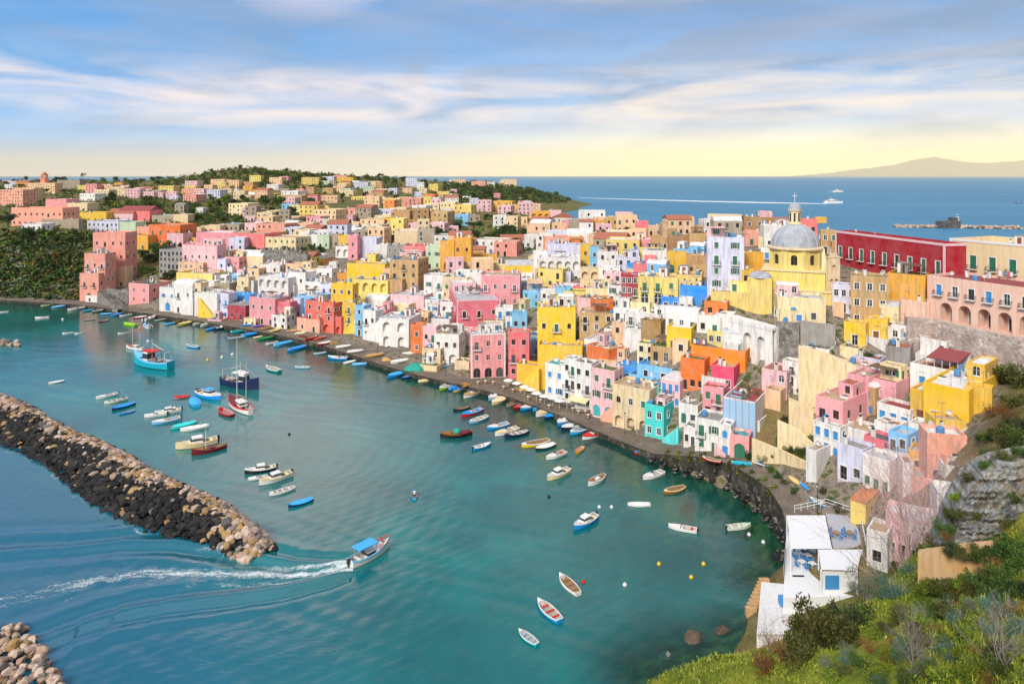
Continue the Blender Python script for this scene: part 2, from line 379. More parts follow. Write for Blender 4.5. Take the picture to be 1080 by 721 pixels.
for i in range(len(qedge)-1):
 k=max(2,int((qedge[i+1]-qedge[i]).length/3.0))
 for j in range(k):
  t=j/k
  ql.append((qedge[i].lerp(qedge[i+1],t),qtop[i]*(1-t)+qtop[i+1]*t,qn[i].lerp(qn[i+1],t).normalized()))
ql.append((qedge[-1],qtop[-1],qn[-1]))
mb=MB()
for(p,t,n),(p2,t2,n2)in zip(ql,ql[1:]):
 def at(pp,nn,off,z):q=pp+nn*off;return(q.x,q.y,z)
 def inl(pp):
  px=to_px(pp)[0]
  return 13.0 if 80<px<700 else 8.0
 a,b=inl(p),inl(p2)
 mb.poly([at(p,n,0,-2.5),at(p2,n2,0,-2.5),at(p2,n2,0,t2-0.25),at(p,n,0,t-0.25)],1)
 mb.poly([at(p,n,-0.15,t-0.25),at(p2,n2,-0.15,t2-0.25),at(p2,n2,-0.15,t2),at(p,n,-0.15,t)],0)
 mb.poly([at(p,n,0,t-0.25),at(p2,n2,0,t2-0.25),at(p2,n2,-0.15,t2-0.25),at(p,n,-0.15,t-0.25)],0)
 mb.poly([at(p,n,-0.15,t),at(p2,n2,-0.15,t2),at(p2,n2,0.5,t2),at(p,n,0.5,t)],0)
 mb.poly([at(p,n,0.5,t),at(p2,n2,0.5,t2),at(p2,n2,b,t2+0.1),at(p,n,a,t+0.1)],0)
o=mb.build('quay',[MAT_PAVE,MAT_SEAWALL]);tag(o,'long stone quay running along the foot of the coloured houses','quay',kind='structure')
def shore_dist(x,y):
 best=np.full(x.shape,1e9)
 for i in range(len(qedge)-1):
  a,b=qedge[i],qedge[i+1]
  dx,dy=b.x-a.x,b.y-a.y;L2=dx*dx+dy*dy
  t=np.clip(((x-a.x)*dx+(y-a.y)*dy)/L2,0,1)
  best=np.minimum(best,np.hypot(x-a.x-t*dx,y-a.y-t*dy))
 return best
WAKE_PX=[(371,597),(340,603),(300,607),(250,606),(200,604),(150,605),(100,612),(50,624),(0,634),(-60,646)]
wake=[at0(a,b)for a,b in WAKE_PX]
wk=[];acc=0.0
for a,b in zip(wake,wake[1:]):
 k=max(2,int((b-a).length/1.0))
 for j in range(k):
  q=a.lerp(b,j/k);wk.append((q.x,q.y,acc+(b-a).length*j/k,(b-a).normalized()))
 acc+=(b-a).length
WKA=np.array([(a,b,c,d.x,d.y)for a,b,c,d in wk])
def wake_height(x,y):
 sh=x.shape;xf,yf=x.ravel(),y.ravel();out=np.zeros(xf.size)
 for i in range(0,xf.size,20000):
  xx,yy=xf[i:i+20000],yf[i:i+20000]
  d2=(xx[:,None]-WKA[None,:,0])**2+(yy[:,None]-WKA[None,:,1])**2
  j=d2.argmin(1);s=WKA[j,2]+(xx-WKA[j,0])*WKA[j,3]+(yy-WKA[j,1])*WKA[j,4]
  l=(xx-WKA[j,0])*(-WKA[j,4])+(yy-WKA[j,1])*WKA[j,3]
  al=np.abs(l);arm=1.2+np.maximum(s,0)*0.27;s=np.maximum(s,-2)
  sig=2.2+np.maximum(s,0)*0.10
  env=np.exp(-((al-arm)/sig)**2)
  h=env*np.cos((al-arm)*2*np.pi/(4.2+s*0.035)+0.5)*0.42*np.exp(-s/90)
  h+=0.16*np.exp(-(al/(0.9+s*0.02))**2)*np.sin(s*1.9)*np.exp(-s/30)
  h*=np.clip((s+0.5)/2.0,0,1)
  out[i:i+20000]=h
 return out.reshape(sh)
def chop(x,y):
 h=0
 for k,(ax,ay,l,a,ph)in enumerate([(0.8,0.6,7.0,0.010,0),(0.3,0.95,4.6,0.010,1.1),(0.98,-0.2,3.1,0.009,2.2),(0.6,-0.8,2.2,0.007,0.7),(0.1,1,9.5,0.010,4)]):
  h=h+a*np.sin((ax*x+ay*y)*2*np.pi/l+ph+2.2*np.sin((x*ay-y*ax)*0.11+k)+1.7*np.sin(x*0.23*ay+y*0.31+k*2))
 return h
def mat_harbour():
 m=bpy.data.materials.new('harbour_water');nt,_,L=nodes_of(m)
 g=nt.nodes.new('ShaderNodeNewGeometry');pos=g.outputs['Position']
 at_=nt.nodes.new('ShaderNodeAttribute');at_.attribute_name='shallow'
 ao=nt.nodes.new('ShaderNodeAttribute');ao.attribute_name='open_sea'
 n0=noise_(nt,pos,0.035,4,0.55);n1=noise_(nt,pos,0.12,5,0.65)
 c=ramp(nt,n0.outputs[0],[(0.3,(0.0005,0.092,0.094)),(0.52,(0.001,0.145,0.142)),(0.7,(0.002,0.20,0.185))]).outputs[0]
 c=mixc(nt,math_(nt,'MULTIPLY',ramp(nt,n1.outputs[0],[(0.48,(0,0,0)),(0.68,(1,1,1))]).outputs[0],0.35),c,(0.002,0.065,0.075))
 c=mixc(nt,ao.outputs['Fac'],c,(0.002,0.105,0.185))
 c=mixc(nt,math_(nt,'MULTIPLY',at_.outputs['Fac'],0.9),c,(0.002,0.030,0.018))
 p=nt.nodes.new('ShaderNodeBsdfPrincipled');L.new(c,p.inputs['Base Color'])
 p.inputs['Roughness'].default_value=0.05;p.inputs['IOR'].default_value=1.75;p.inputs['Specular IOR Level'].default_value=0.5
 v1=vmul(nt,pos,(1.0,1.3,1.0))
 b1=noise_(nt,v1,0.9,4,0.62,0.4);b2=noise_(nt,v1,3.2,3,0.6)
 bb=nt.nodes.new('ShaderNodeMath');bb.operation='MULTIPLY_ADD';L.new(b2.outputs[0],bb.inputs[0]);bb.inputs[1].default_value=0.25;L.new(b1.outputs[0],bb.inputs[2])
 bp=nt.nodes.new('ShaderNodeBump');bp.inputs['Strength'].default_value=0.35;bp.inputs['Distance'].default_value=0.09
 L.new(bb.outputs[0],bp.inputs['Height']);L.new(bp.outputs[0],p.inputs['Normal'])
 tr=nt.nodes.new('ShaderNodeBsdfTransparent');tr.inputs[0].default_value=(0.45,0.82,0.72,1)
 mx=nt.nodes.new('ShaderNodeMixShader');L.new(math_(nt,'MULTIPLY',at_.outputs['Fac'],0.62),mx.inputs[0]);L.new(p.outputs[0],mx.inputs[1]);L.new(tr.outputs[0],mx.inputs[2])
 o=nt.nodes.new('ShaderNodeOutputMaterial');L.new(mx.outputs[0],o.inputs['Surface'])
 return m
us=np.linspace(-1.0,0.55,520);ysr=np.geomspace(62,360,420)
U,YY=np.meshgrid(us,ysr);XX=U*YY
fade=np.minimum(np.minimum((U+1.0)/0.03,(0.55-U)/0.03),np.minimum((YY-62)/2,(360-YY)/20)).clip(0,1)
ZW=(chop(XX,YY)*np.clip(1.6-YY/230,0.35,1)+np.where(YY<200,wake_height(XX,YY),0))*fade
me=grid_mesh('water',XX,YY,ZW,mat_harbour())
sd=shore_dist(XX,YY)
kx=XX/YY*F+CX
sh=np.exp(-sd/13.0)*0.85
ex=np.array([tuple(at0(a,b))[:2]for a,b in[(790,672),(770,690),(745,690),(720,700),(690,712)]])
de=np.min(np.hypot(XX[...,None]-ex[:,0],YY[...,None]-ex[:,1]),-1)
sh=np.maximum(sh,np.exp(-(de/7.5)**2)*0.95)
ex2=np.array([tuple(at0(a,b))[:2]for a,b in[(815,585),(808,610),(800,560)]])
de=np.min(np.hypot(XX[...,None]-ex2[:,0],YY[...,None]-ex2[:,1]),-1)
sh=np.maximum(sh,np.exp(-(de/7.0)**2))
a_=me.attributes.new('shallow','FLOAT','POINT');a_.data.foreach_set('value',np.clip(sh,0,1).astype(np.float32).ravel())
bx0,bx1=at0(0,430),at0(285,572)
dd=(bx1-bx0).normalized()
side=(XX-bx0.x)*dd.y-(YY-bx0.y)*dd.x
op=1/(1+np.exp(-(side-4)/6))*(1/(1+np.exp((XX-bx1.x-14)/9)))
a_=me.attributes.new('open_sea','FLOAT','POINT');a_.data.foreach_set('value',op.astype(np.float32).ravel())
o=link('harbour_water',me);tag(o,'rippled turquoise harbour water between the mole and the quay','water',kind='structure')
def mat_sea():
 m=bpy.data.materials.new('open_sea');nt,_,L=nodes_of(m)
 g=nt.nodes.new('ShaderNodeNewGeometry');pos=g.outputs['Position']
 n0=noise_(nt,vmul(nt,pos,(0.0011,0.004,1)),1.0,5,0.6);n1=noise_(nt,vmul(nt,pos,(0.02,0.05,1)),1.0,5,0.7)
 c=ramp(nt,n0.outputs[0],[(0.3,(0.035,0.165,0.30)),(0.7,(0.055,0.225,0.375))]).outputs[0]
 c=mixc(nt,math_(nt,'MULTIPLY',ramp(nt,n1.outputs[0],[(0.42,(0,0,0)),(0.7,(1,1,1))]).outputs[0],0.35),c,(0.075,0.27,0.42))
 finish(nt,c,0.55,n1.outputs[0],0.25,2.0,0.12);return m
SEA_R=45000.0
mb=MB()
y0,y1=62,360
def wq(u,y):return(u*y,y,0)
B=SEA_R
nseg=40
mb.poly([(-B,-300,0),(B,-300,0),(B,y0,0),(0.55*y0,y0,0),(-1.0*y0,y0,0),(-B,y0,0)])
mb.poly([(-B,y0,0),(-1.0*y0,y0,0),(-1.0*y1,y1,0),(-B,y1,0)])
mb.poly([(0.55*y0,y0,0),(B,y0,0),(B,y1,0),(0.55*y1,y1,0)])
mb.poly([(-B,y1,0),(-1.0*y1,y1,0),(0.55*y1,y1,0),(B,y1,0),(B,B*0.7,0),(B*0.5,B,0),(-B*0.5,B,0),(-B,B*0.7,0)])
o=mb.build('sea',mat_sea());tag(o,'open blue sea reaching to the horizon','sea',kind='structure')
_proto={}
MAT_GLASS=glassmat()
MAT_FRAMES=dict(white=simple('painted_white_wood',(0.72,0.72,0.70),0.5),brown=simple('brown_wood',(0.16,0.09,0.05),0.6),stone=simple('window_stone',(0.60,0.56,0.50),0.8))
MAT_IRON=simple('black_iron',(0.03,0.03,0.035),0.5)
MAT_PALE=simple('pale_trim',(0.76,0.73,0.70),0.8)
MAT_DARKIN=simple('dim_interior',(0.035,0.032,0.03),0.9)
def win_meshes(style,arch,aspect,surround):
 key=(style,arch,round(aspect*2)/2,surround);opn=style[0]=='o';leaf=style[-1]
 if opn:style='w'
 if key in _proto:return _proto[key]
 asp=key[2]
 fr=MAT_FRAMES['brown' if style in'd' else'white']
 mb=MB()
 a=0.055;az=a*asp
 if style in'dwWD':
  y0,y1=-0.05,0.02
  mb.box(-0.5,-0.5+a*1.3,y0,y1,0,1,0);mb.box(0.5-a*1.3,0.5,y0,y1,0,1,0)
  mb.box(-0.5+a*1.3,0.5-a*1.3,y0,y1,1-az,1,0);mb.box(-0.5+a*1.3,0.5-a*1.3,y0,y1,0,az,0)
  mb.box(-a*0.6,a*0.6,y0+0.004,y1,az,1-az,0)
  if style in'wW':mb.box(-0.5+a*1.3,-a*0.6,y0+0.008,y1-0.003,0.60,0.60+az*0.6,0);mb.box(a*0.6,0.5-a*1.3,y0+0.008,y1-0.003,0.60,0.60+az*0.6,0)
 else:
  mb.box(-0.5,-0.5+a*0.6,-0.05,0.02,0,1,0);mb.box(0.5-a*0.6,0.5,-0.05,0.02,0,1,0)
  mb.box(-0.5+a*0.6,0.5-a*0.6,-0.05,0.02,1-az*0.6,1,0)
 if surround and not opn:
  s=0.13
  mb.box(-0.5-s,-0.499,-0.25,-0.13,-0.03,1.0,1);mb.box(0.499,0.5+s,-0.25,-0.13,-0.03,1.0,1)
  if not arch:mb.box(-0.5-s,0.5+s,-0.26,-0.13,1.001,1.0+s*asp,1)
 mb.box(-0.58,0.58,-0.31,-0.12,-0.07,-0.032 if surround and not opn else 0.0,1)
 fm=mb.mesh('window_frame',[fr,MAT_PALE])
 kids=[]
 if style in'dwWD':
  mb=MB();mb.poly([(-0.5,0.01,0),(0.5,0.01,0),(0.5,0.01,1),(-0.5,0.01,1)])
  kids.append(('pane',mb.mesh('pane',MAT_GLASS)))
  if opn:
   for sgn in(-1,1):
    mb=MB();x0,x1=(-1.0,-0.53)if sgn<0 else(0.53,1.0);mb.box(x0,x0+0.06,-0.24,-0.16,0,1);mb.box(x1-0.06,x1,-0.24,-0.16,0,1)
    for k in range(9):z=k*0.11;mb.poly([(x0+0.06,-0.235,z),(x1-0.06,-0.235,z),(x1-0.06,-0.175,z+0.115),(x0+0.06,-0.175,z+0.115)])
    kids.append(('shutter',mb.mesh('shutter',louvre(leaf))))
 else:
  for sgn in(-1,1):
   mb=MB()
   x0,x1=(-0.46,-0.006)if sgn<0 else(0.006,0.46)
   mb.box(x0,x0+0.05,-0.06,-0.01,0.0,0.97);mb.box(x1-0.05,x1,-0.06,-0.01,0.0,0.97)
   for k in range(9):
    z=0.02+k*0.106
    mb.poly([(x0+0.05,-0.055,z),(x1-0.05,-0.055,z),(x1-0.05,-0.012,z+0.11),(x0+0.05,-0.012,z+0.11)])
   kids.append(('shutter',mb.mesh('shutter',louvre(style))))
 _proto[key]=(fm,kids);return _proto[key]
def far_win(style):
 key=('far',style)
 if key in _proto:return _proto[key]
 mb=MB()
 mb.box(-0.5,0.5,-0.05,0.0,0,1,0)
 _proto[key]=mb.mesh('window',MAT_GLASS if style in'dwWDl' else louvre(style));return _proto[key]
def add_window(root,M,style,w,h,arch,surround,far,door=False):
 Ms=M@Matrix.Diagonal((w,1,h,1))
 nm='door' if door else'window'
 if far:
  link(nm,far_win(style),root,Ms);return
 fm,kids=win_meshes(style,arch,w/h,surround)
 o=link(nm,fm,root,Ms)
 for n,me in kids:link(n,me,o)
_bal={}
def add_balcony(root,M,w,d=0.9):
 key=round(w*2)/2
 if key not in _bal:
  mb=MB();ww=key/2
  mb.box(-ww,ww,-d,0.02,-0.14,0.0,0)
  mb.box(-ww,ww,-d,-d+0.05,0.9,0.96,1);mb.box(-ww,-ww+0.05,-d+0.05,0,0.9,0.96,1);mb.box(ww-0.05,ww,-d+0.05,0,0.9,0.96,1)
  n=int(key/0.22)
  for i in range(n+1):
   x=-ww+0.02+(2*ww-0.04)*i/n;mb.box(x-0.015,x+0.015,-d+0.01,-d+0.04,0.002,0.899,1)
  for sx in(-ww+0.01,ww-0.04):
   for k in range(3):mb.box(sx,sx+0.03,-d+0.2+k*0.25,-d+0.23+k*0.25,0.002,0.899,1)
  _bal[key]=mb.mesh('balcony',[MAT_PALE,MAT_IRON])
 link('balcony',_bal[key],root,M)
def facade(mb,O,U,NRM,width,v0,v1,ops,mat=0):
 """a wall plane from O along U, heights v0..v1, with openings (u, v, w, h, arch, depth)"""
 O,U,NRM=Vector(O),Vector(U),Vector(NRM);Zv=Vector((0,0,1))
 def P(u,v,d=0.0):return O+U*u+Zv*v-NRM*d
 us=sorted({0.0,width,*[o[0]for o in ops],*[o[0]+o[2]for o in ops]})
 vs=sorted({v0,v1,*[o[1]for o in ops],*[o[1]+o[3]for o in ops]})
 for i in range(len(us)-1):
  run=None
  for j in range(len(vs)-1):
   uc,vc=(us[i]+us[i+1])/2,(vs[j]+vs[j+1])/2
   hole=any(o[0]<uc<o[0]+o[2]and o[1]<vc<o[1]+o[3]for o in ops)
   if not hole:
    if run is None:run=vs[j]
   if(hole or j==len(vs)-2)and run is not None:
    top=vs[j]if hole else vs[j+1]
    mb.poly([P(us[i],run),P(us[i+1],run),P(us[i+1],top),P(us[i],top)],mat);run=None
 for(u,v,w,h,arch,dep)in ops:
  a,b=u,u+w
  r=min(w/2,h*0.6)if arch else 0
  vs_=v+h-r
  mb.poly([P(a,v),P(a,v,dep),P(a,vs_,dep),P(a,vs_)],mat)
  mb.poly([P(b,v,dep),P(b,v),P(b,vs_),P(b,vs_,dep)],mat)
  mb.poly([P(a,v),P(b,v),P(b,v,dep),P(a,v,dep)],mat)
  if not arch:mb.poly([P(a,v+h,dep),P(b,v+h,dep),P(b,v+h),P(a,v+h)],mat)
  else:
   n=8;pts=[]
   for k in range(n+1):
    t=math.pi*(1-k/n);pts.append((u+w/2+w/2*math.cos(t),vs_+r*math.sin(t)))
   for(p0,q0),(p1,q1)in zip(pts,pts[1:]):
    mb.poly([P(p0,q0),P(p1,q1),P(p1,v+h),P(p0,v+h)],mat)
    mb.poly([P(p0,q0,dep),P(p1,q1,dep),P(p1,q1),P(p0,q0)],mat)
  mb.poly([P(a,v,dep),P(b,v,dep),P(b,v+h,dep),P(a,v+h,dep)],mat)
HOUSES=[]
LABELS={}
def parse_win(s):
 st,lay=(s.split(':')+[None])[:2]
 if lay:c,r=lay.split('x');return st,int(c),int(r)
 return st,None,None
def block(root,M,w,d,h,col,roof='flat:grey',win='d',side=None,fd=5.0,far=False,rng=None,parapet=None,arches=0,arch_style='l',loggia=0,surround=None,bal=0.25,wear=0.5,base=None,basecol=None,trim=None,top=None,winw=1.0,clutter=True,back=False):
 """one block of a house: front at y=-d/2. All pieces become children of ROOT, placed by M."""
 rng=rng or RND
 rk,rc=(roof.split(':')+['grey'])[:2]
 p=0.0 if rk in('vault','gable','bare')else(parapet if parapet is not None else 0.55)
 mats=[plaster(col,wear),roofmat(rc)]
 mb=MB();jobs=[]
 st,nc,nr=parse_win(win)
 if surround is None:surround=rng.random()<0.5
 faces=[('f',(-w/2,-d/2,0),(1,0,0),(0,-1,0),w),('r',(w/2,-d/2,0),(0,1,0),(1,0,0),d),('l',(-w/2,d/2,0),(0,-1,0),(-1,0,0),d),('b',(w/2,d/2,0),(-1,0,0),(0,1,0),w)]
 for fn,O,U,NR,L in faces:
  ops=[];s2,c2,r2=st,nc,nr
  if fn in'rl':
   if side=='n':s2='n'
   elif side:s2,c2,r2=parse_win(side)
   else:c2=None
  if fn=='b' and not back:s2='n'
  if fn=='b' and back:c2=None
  if s2!='n' and L>2.2 and h>2.2:
   rows=r2 or nr or max(1,round(h/3.2));cols=c2 or max(1,round(L/(2.9 if not far else 3.6)))
   fh=h/rows;cw=L/cols
   for r_ in range(rows):
    ground=(r_==0)
    arch_here=arches and ground and fn=='f'
    n_here=arches if arch_here else cols
    cwi=L/n_here
    for c_ in range(n_here):
     if c_>=40:break
     stl=s2
     if not arch_here and c2 is None and rng.random()<0.16:continue
     uc=cwi*(c_+0.5)+(0 if c2 else rng.uniform(-0.12,0.12)*cwi)
     if arch_here:
      aw=min(cwi*0.62,2.6);ah=min(fh*0.8,aw*1.35)
      if arch_style=='l':ops.append((uc-aw/2,0.06,aw,ah,True,1.1));continue
      ops.append((uc-aw/2,0.06,aw,ah,True,0.3));jobs.append((O,U,NR,uc,0.06,aw,ah,arch_style,True,0.3,True,False));continue
     if loggia and r_==rows-1 and fn=='f':
      aw=min(cwi*0.7,3.0);ops.append((uc-aw/2,r_*fh+fh*0.12,aw,fh*0.72,True,1.2));continue
     door=(ground and rng.random()<0.45)or(not ground and rng.random()<bal and fn=='f')
     ww=min((1.05 if not door else 1.15)*winw,cwi*0.6);hh=min(2.2 if door else 1.5*min(winw,1.25),fh*0.7)
     vb=r_*fh+(0.05 if door else min(1.0,fh*0.28))
     if rng.random()<0.2 and len(stl)==1 and stl in'gd':stl=rng.choice('dgw')
     if len(stl)>1:stl=rng.choice(stl)
     if stl=='l':stl=rng.choice('dw')
     arc=rng.random()<0.12
     if not far and not c2:vb+=rng.uniform(-0.15,0.2);ww*=rng.uniform(0.8,1.15);hh*=rng.uniform(0.8,1.1)
     vb=max(0.05,vb)
     if vb+hh>h-0.15:hh=h-0.15-vb
     if stl in'gbrk' and not far and not arc and not door and cwi>ww*2.3 and rng.random()<0.5:stl='o'+stl
     if hh<0.5:continue
     ops.append((uc-ww/2,vb,ww,hh,arc,0.16))
     jobs.append((O,U,NR,uc,vb,ww,hh,stl,arc,0.16,door and ground,door and not ground))
  ok=[]
  for o_ in ops:
   if o_[0]<0.08 or o_[0]+o_[2]>L-0.08:jobs=[j for j in jobs if not(j[2]==NR and abs(j[3]-o_[2]/2-o_[0])<1e-6 and abs(j[4]-o_[1])<1e-6)];continue
   ok.append(o_)
  facade(mb,O,U,NR,L,-fd,h+p,ok,0)
 t=0.24
 if p>0:
  x0,x1,y0,y1=-w/2,w/2,-d/2,d/2;H=h+p
  for q in([(x0,y0),(x1,y0),(x1-t,y0+t),(x0+t,y0+t)],[(x1,y0),(x1,y1),(x1-t,y1-t),(x1-t,y0+t)],[(x1,y1),(x0,y1),(x0+t,y1-t),(x1-t,y1-t)],[(x0,y1),(x0,y0),(x0+t,y0+t),(x0+t,y1-t)]):
   mb.poly([(a,b,H)for a,b in q],0)
  a0,a1,b0,b1=x0+t,x1-t,y0+t,y1-t
  for q in([(a1,b0),(a0,b0)],[(a1,b1),(a1,b0)],[(a0,b1),(a1,b1)],[(a0,b0),(a0,b1)]):
   (xa,ya),(xb,yb)=q
   mb.poly([(xa,ya,h),(xb,yb,h),(xb,yb,H),(xa,ya,H)],0)
 wall=mb.build('wall',mats,root,M)
 rb=MB()
 if p>0:rb.poly([(-w/2+t,-d/2+t,h),(w/2-t,-d/2+t,h),(w/2-t,d/2-t,h),(-w/2+t,d/2-t,h)])
 elif rk=='bare':
  rb.box(-w/2-0.12,w/2+0.12,-d/2-0.12,d/2+0.12,h,h+0.16)
 elif rk=='vault':
  n=8;rise=min(w,d)*0.20;alongx=w>=d
  prof=[]
  S=(d if alongx else w)/2+0.03;Lh=(w if alongx else d)/2+0.03
  for k in range(n+1):
   a=math.pi*k/n;prof.append((-S*math.cos(a),h+rise*math.sin(a)))
  for e in(-1,1):
   pts=[((e*Lh,q,z)if alongx else(q,e*Lh,z))for q,z in prof]
   rb.poly(pts if e>0 else pts[::-1])
  for(q0,z0),(q1,z1)in zip(prof,prof[1:]):
   rb.poly([(-Lh,q0,z0),(Lh,q0,z0),(Lh,q1,z1),(-Lh,q1,z1)]if alongx else[(q0,Lh,z0),(q0,-Lh,z0),(q1,-Lh,z1),(q1,Lh,z1)])
 else:
  rise=min(w,d)*0.22;e=0.3
  if w>=d:
   rb.poly([(-w/2-e,-d/2-e,h),(w/2+e,-d/2-e,h),(w/2+e,0,h+rise),(-w/2-e,0,h+rise)]);rb.poly([(w/2+e,d/2+e,h),(-w/2-e,d/2+e,h),(-w/2-e,0,h+rise),(w/2+e,0,h+rise)])
   rb.poly([(w/2,-d/2,h),(w/2,d/2,h),(w/2,0,h+rise)]);rb.poly([(-w/2,d/2,h),(-w/2,-d/2,h),(-w/2,0,h+rise)])
  else:
   rb.poly([(w/2+e,-d/2-e,h),(w/2+e,d/2+e,h),(0,d/2+e,h+rise),(0,-d/2-e,h+rise)]);rb.poly([(-w/2-e,d/2+e,h),(-w/2-e,-d/2-e,h),(0,-d/2-e,h+rise),(0,d/2+e,h+rise)])
   rb.poly([(-w/2,-d/2,h),(w/2,-d/2,h),(0,-d/2,h+rise)]);rb.poly([(w/2,d/2,h),(-w/2,d/2,h),(0,d/2,h+rise)])
 if rb.f:rb.build('roof',roofmat(rc),root,M)
 for(O,U,NR,uc,vb,ww,hh,stl,arc,dep,door,balc)in jobs:
  O,U,NR=Vector(O),Vector(U),Vector(NR)
  pos=O+U*uc-NR*(dep-0.02)+Vector((0,0,vb))
  rot=Matrix(((U.x,-NR.x,0,0),(U.y,-NR.y,0,0),(0,0,1,0),(0,0,0,1)))
  Mw=M@Matrix.Translation(pos)@rot
  add_window(root,Mw,stl,ww,hh,arc,surround and not arc,far,door)
  if balc and not far:
   add_balcony(root,M@Matrix.Translation(O+U*uc+Vector((0,0,vb-0.02)))@rot,ww+rng.choice([0.8,1.2]),0.8)
 if trim and not far:
  tb=MB();q=0.05
  H=h+p
  tb.box(-w/2-q,w/2+q,-d/2-q,-d/2+0.002,H-0.30,H+0.03);tb.box(w/2-0.002,w/2+q,-d/2+0.0025,d/2,H-0.30,H+0.03);tb.box(-w/2-q,-w/2+0.002,-d/2+0.0025,d/2,H-0.30,H+0.03)
  for sx in(-1,1):
   xa,xb=sorted((sx*(w/2+q-0.004),sx*(w/2-0.32)))
   tb.box(xa,xb,-d/2-q+0.004,-d/2+0.003,-fd,H-0.302)
  tb.build('cornice',simple('trim_'+trim,PAL[trim],0.8),root,M)
 if clutter:roof_clutter(root,M,w,d,h,rk,rng,far)
 return wall
_pot=[]
def pot_meshes():
 if not _pot:
  mb=MB();mb.lathe([(0.0,0),(0.22,0),(0.3,0.42),(0.24,0.42),(0.2,0.36),(0,0.36)],8);_pot.append(('pot',mb.mesh('pot',roofmat('red'))))
  mb=MB();r=random.Random(3)
  for k in range(60):
   c=Vector((r.gauss(0,0.22),r.gauss(0,0.22),0.65+r.gauss(0,0.2)));a=Vector((r.gauss(0,1),r.gauss(0,1),r.gauss(0,1))).normalized()*0.13;b=a.orthogonal().normalized()*0.09
   mb.poly([c-a,c+b,c+a,c-b])
  _pot.append(('foliage',mb.mesh('foliage',simple('pot_leaf',(0.06,0.13,0.03),0.8))))
 return _pot
_clut={}
def clut(kind):
 if kind in _clut:return _clut[kind]
 mb=MB();W_=MAT_PALE
 if kind=='chimney':
  mb.box(-0.3,0.3,-0.3,0.3,0,1.3,0);mb.box(-0.38,0.38,-0.38,0.38,1.3,1.42,0);mb.box(-0.2,0.2,-0.2,0.2,1.42,1.7,1);mats=[plaster('white',0.9),MAT_DARKIN]
 elif kind=='antenna':
  mb.tube([(0,0,0),(0,0,3.0)],0.035,5);mb.tube([(-0.7,0,2.8),(0.7,0,2.8)],0.025,4)
  for k in range(6):x=-0.6+k*0.24;mb.tube([(x,-0.35+0.03*k,2.8),(x,0.35-0.03*k,2.8)],0.018,4)
  mats=[simple('aluminium',(0.45,0.45,0.46),0.35,metal=0.8)]
 elif kind=='satellite_dish':
  mb.tube([(0,0.15,0),(0,0.15,1.0)],0.03,5)
  for z0,r0,z1,r1 in((0.0,0.0,0.05,0.25),(0.05,0.25,0.16,0.45)):
   n=12
   for k in range(n):
    a,b=2*math.pi*k/n,2*math.pi*(k+1)/n
    q=lambda z,r,a:(r*math.cos(a),0.12-z-0.2*r*math.sin(a),1.1+r*math.sin(a))
    mb.poly([q(z0,r0,a),q(z0,r0,b),q(z1,r1,b),q(z1,r1,a)])
  mb.tube([(0,0.1,0.75),(0,-0.4,0.95)],0.02,4);mb.box(-0.05,0.05,-0.45,-0.35,0.93,1.03)
  mats=[simple('dish_paint',(0.66,0.65,0.63),0.4)]
 elif kind=='water_tank':
  mb.lathe([(0.0,0.15),(0.5,0.15),(0.55,0.2),(0.55,1.1),(0.45,1.2),(0.12,1.25),(0.12,1.35),(0,1.35)],14);
  for a in range(3):mb.box(-0.45+0.4*a,-0.38+0.4*a,-0.4,0.4,0,0.15)
  mats=[simple('blue_plastic',(0.08,0.25,0.5),0.45)]
 elif kind=='stair_hut':
  mb.box(-1.1,1.1,-1.3,1.3,0,2.3,0);mb.box(-1.2,1.2,-1.4,1.4,2.3,2.42,1);mb.box(-0.45,0.45,-1.33,-1.3,0.02,1.95,2);mats=[plaster('white',0.6),roofmat('grey'),louvre('r')]
 elif kind=='laundry':
  mb.tube([(-1.6,0,0),(-1.6,0,1.9)],0.03,5);mb.tube([(1.6,0,0),(1.6,0,1.9)],0.03,5);mb.tube([(-1.6,0,1.85),(0,0,1.78),(1.6,0,1.85)],0.012,4)
  for k,x in enumerate((-1.3,-0.6,0.2,0.8)):
   mb.box(x,x+0.5,-0.02,0.02,0.75+0.1*(k%2),1.79,1+k%3)
  mats=[MAT_IRON,simple('linen',(0.75,0.74,0.72),0.9),simple('blue_cloth',(0.1,0.25,0.55),0.9),simple('red_cloth',(0.55,0.1,0.1),0.9)]
 elif kind=='pergola':
  for sx in(-1.9,1.9):
   for sy in(-1.3,1.3):mb.box(sx-0.06,sx+0.06,sy-0.06,sy+0.06,0,2.3,0)
  mb.box(-2.1,2.1,-1.37,-1.23,2.3,2.42,0);mb.box(-2.1,2.1,1.23,1.37,2.3,2.42,0)
  for k in range(18):x=-2.15+k*0.25;mb.box(x,x+0.19,-1.6,1.6,2.421+0.01*(k%3),2.48+0.01*(k%3),1)
  mats=[simple('pergola_post',(0.35,0.30,0.25),0.7),simple('cane',(0.17,0.105,0.065),0.9)]
 elif kind=='skylight_box':
  mb.box(-0.6,0.6,-0.5,0.5,0,0.35,0);mb.box(-0.5,0.5,-0.4,0.4,0.35,0.42,1);mats=[MAT_PALE,MAT_GLASS]
 _clut[kind]=mb.mesh(kind,mats);return _clut[kind]
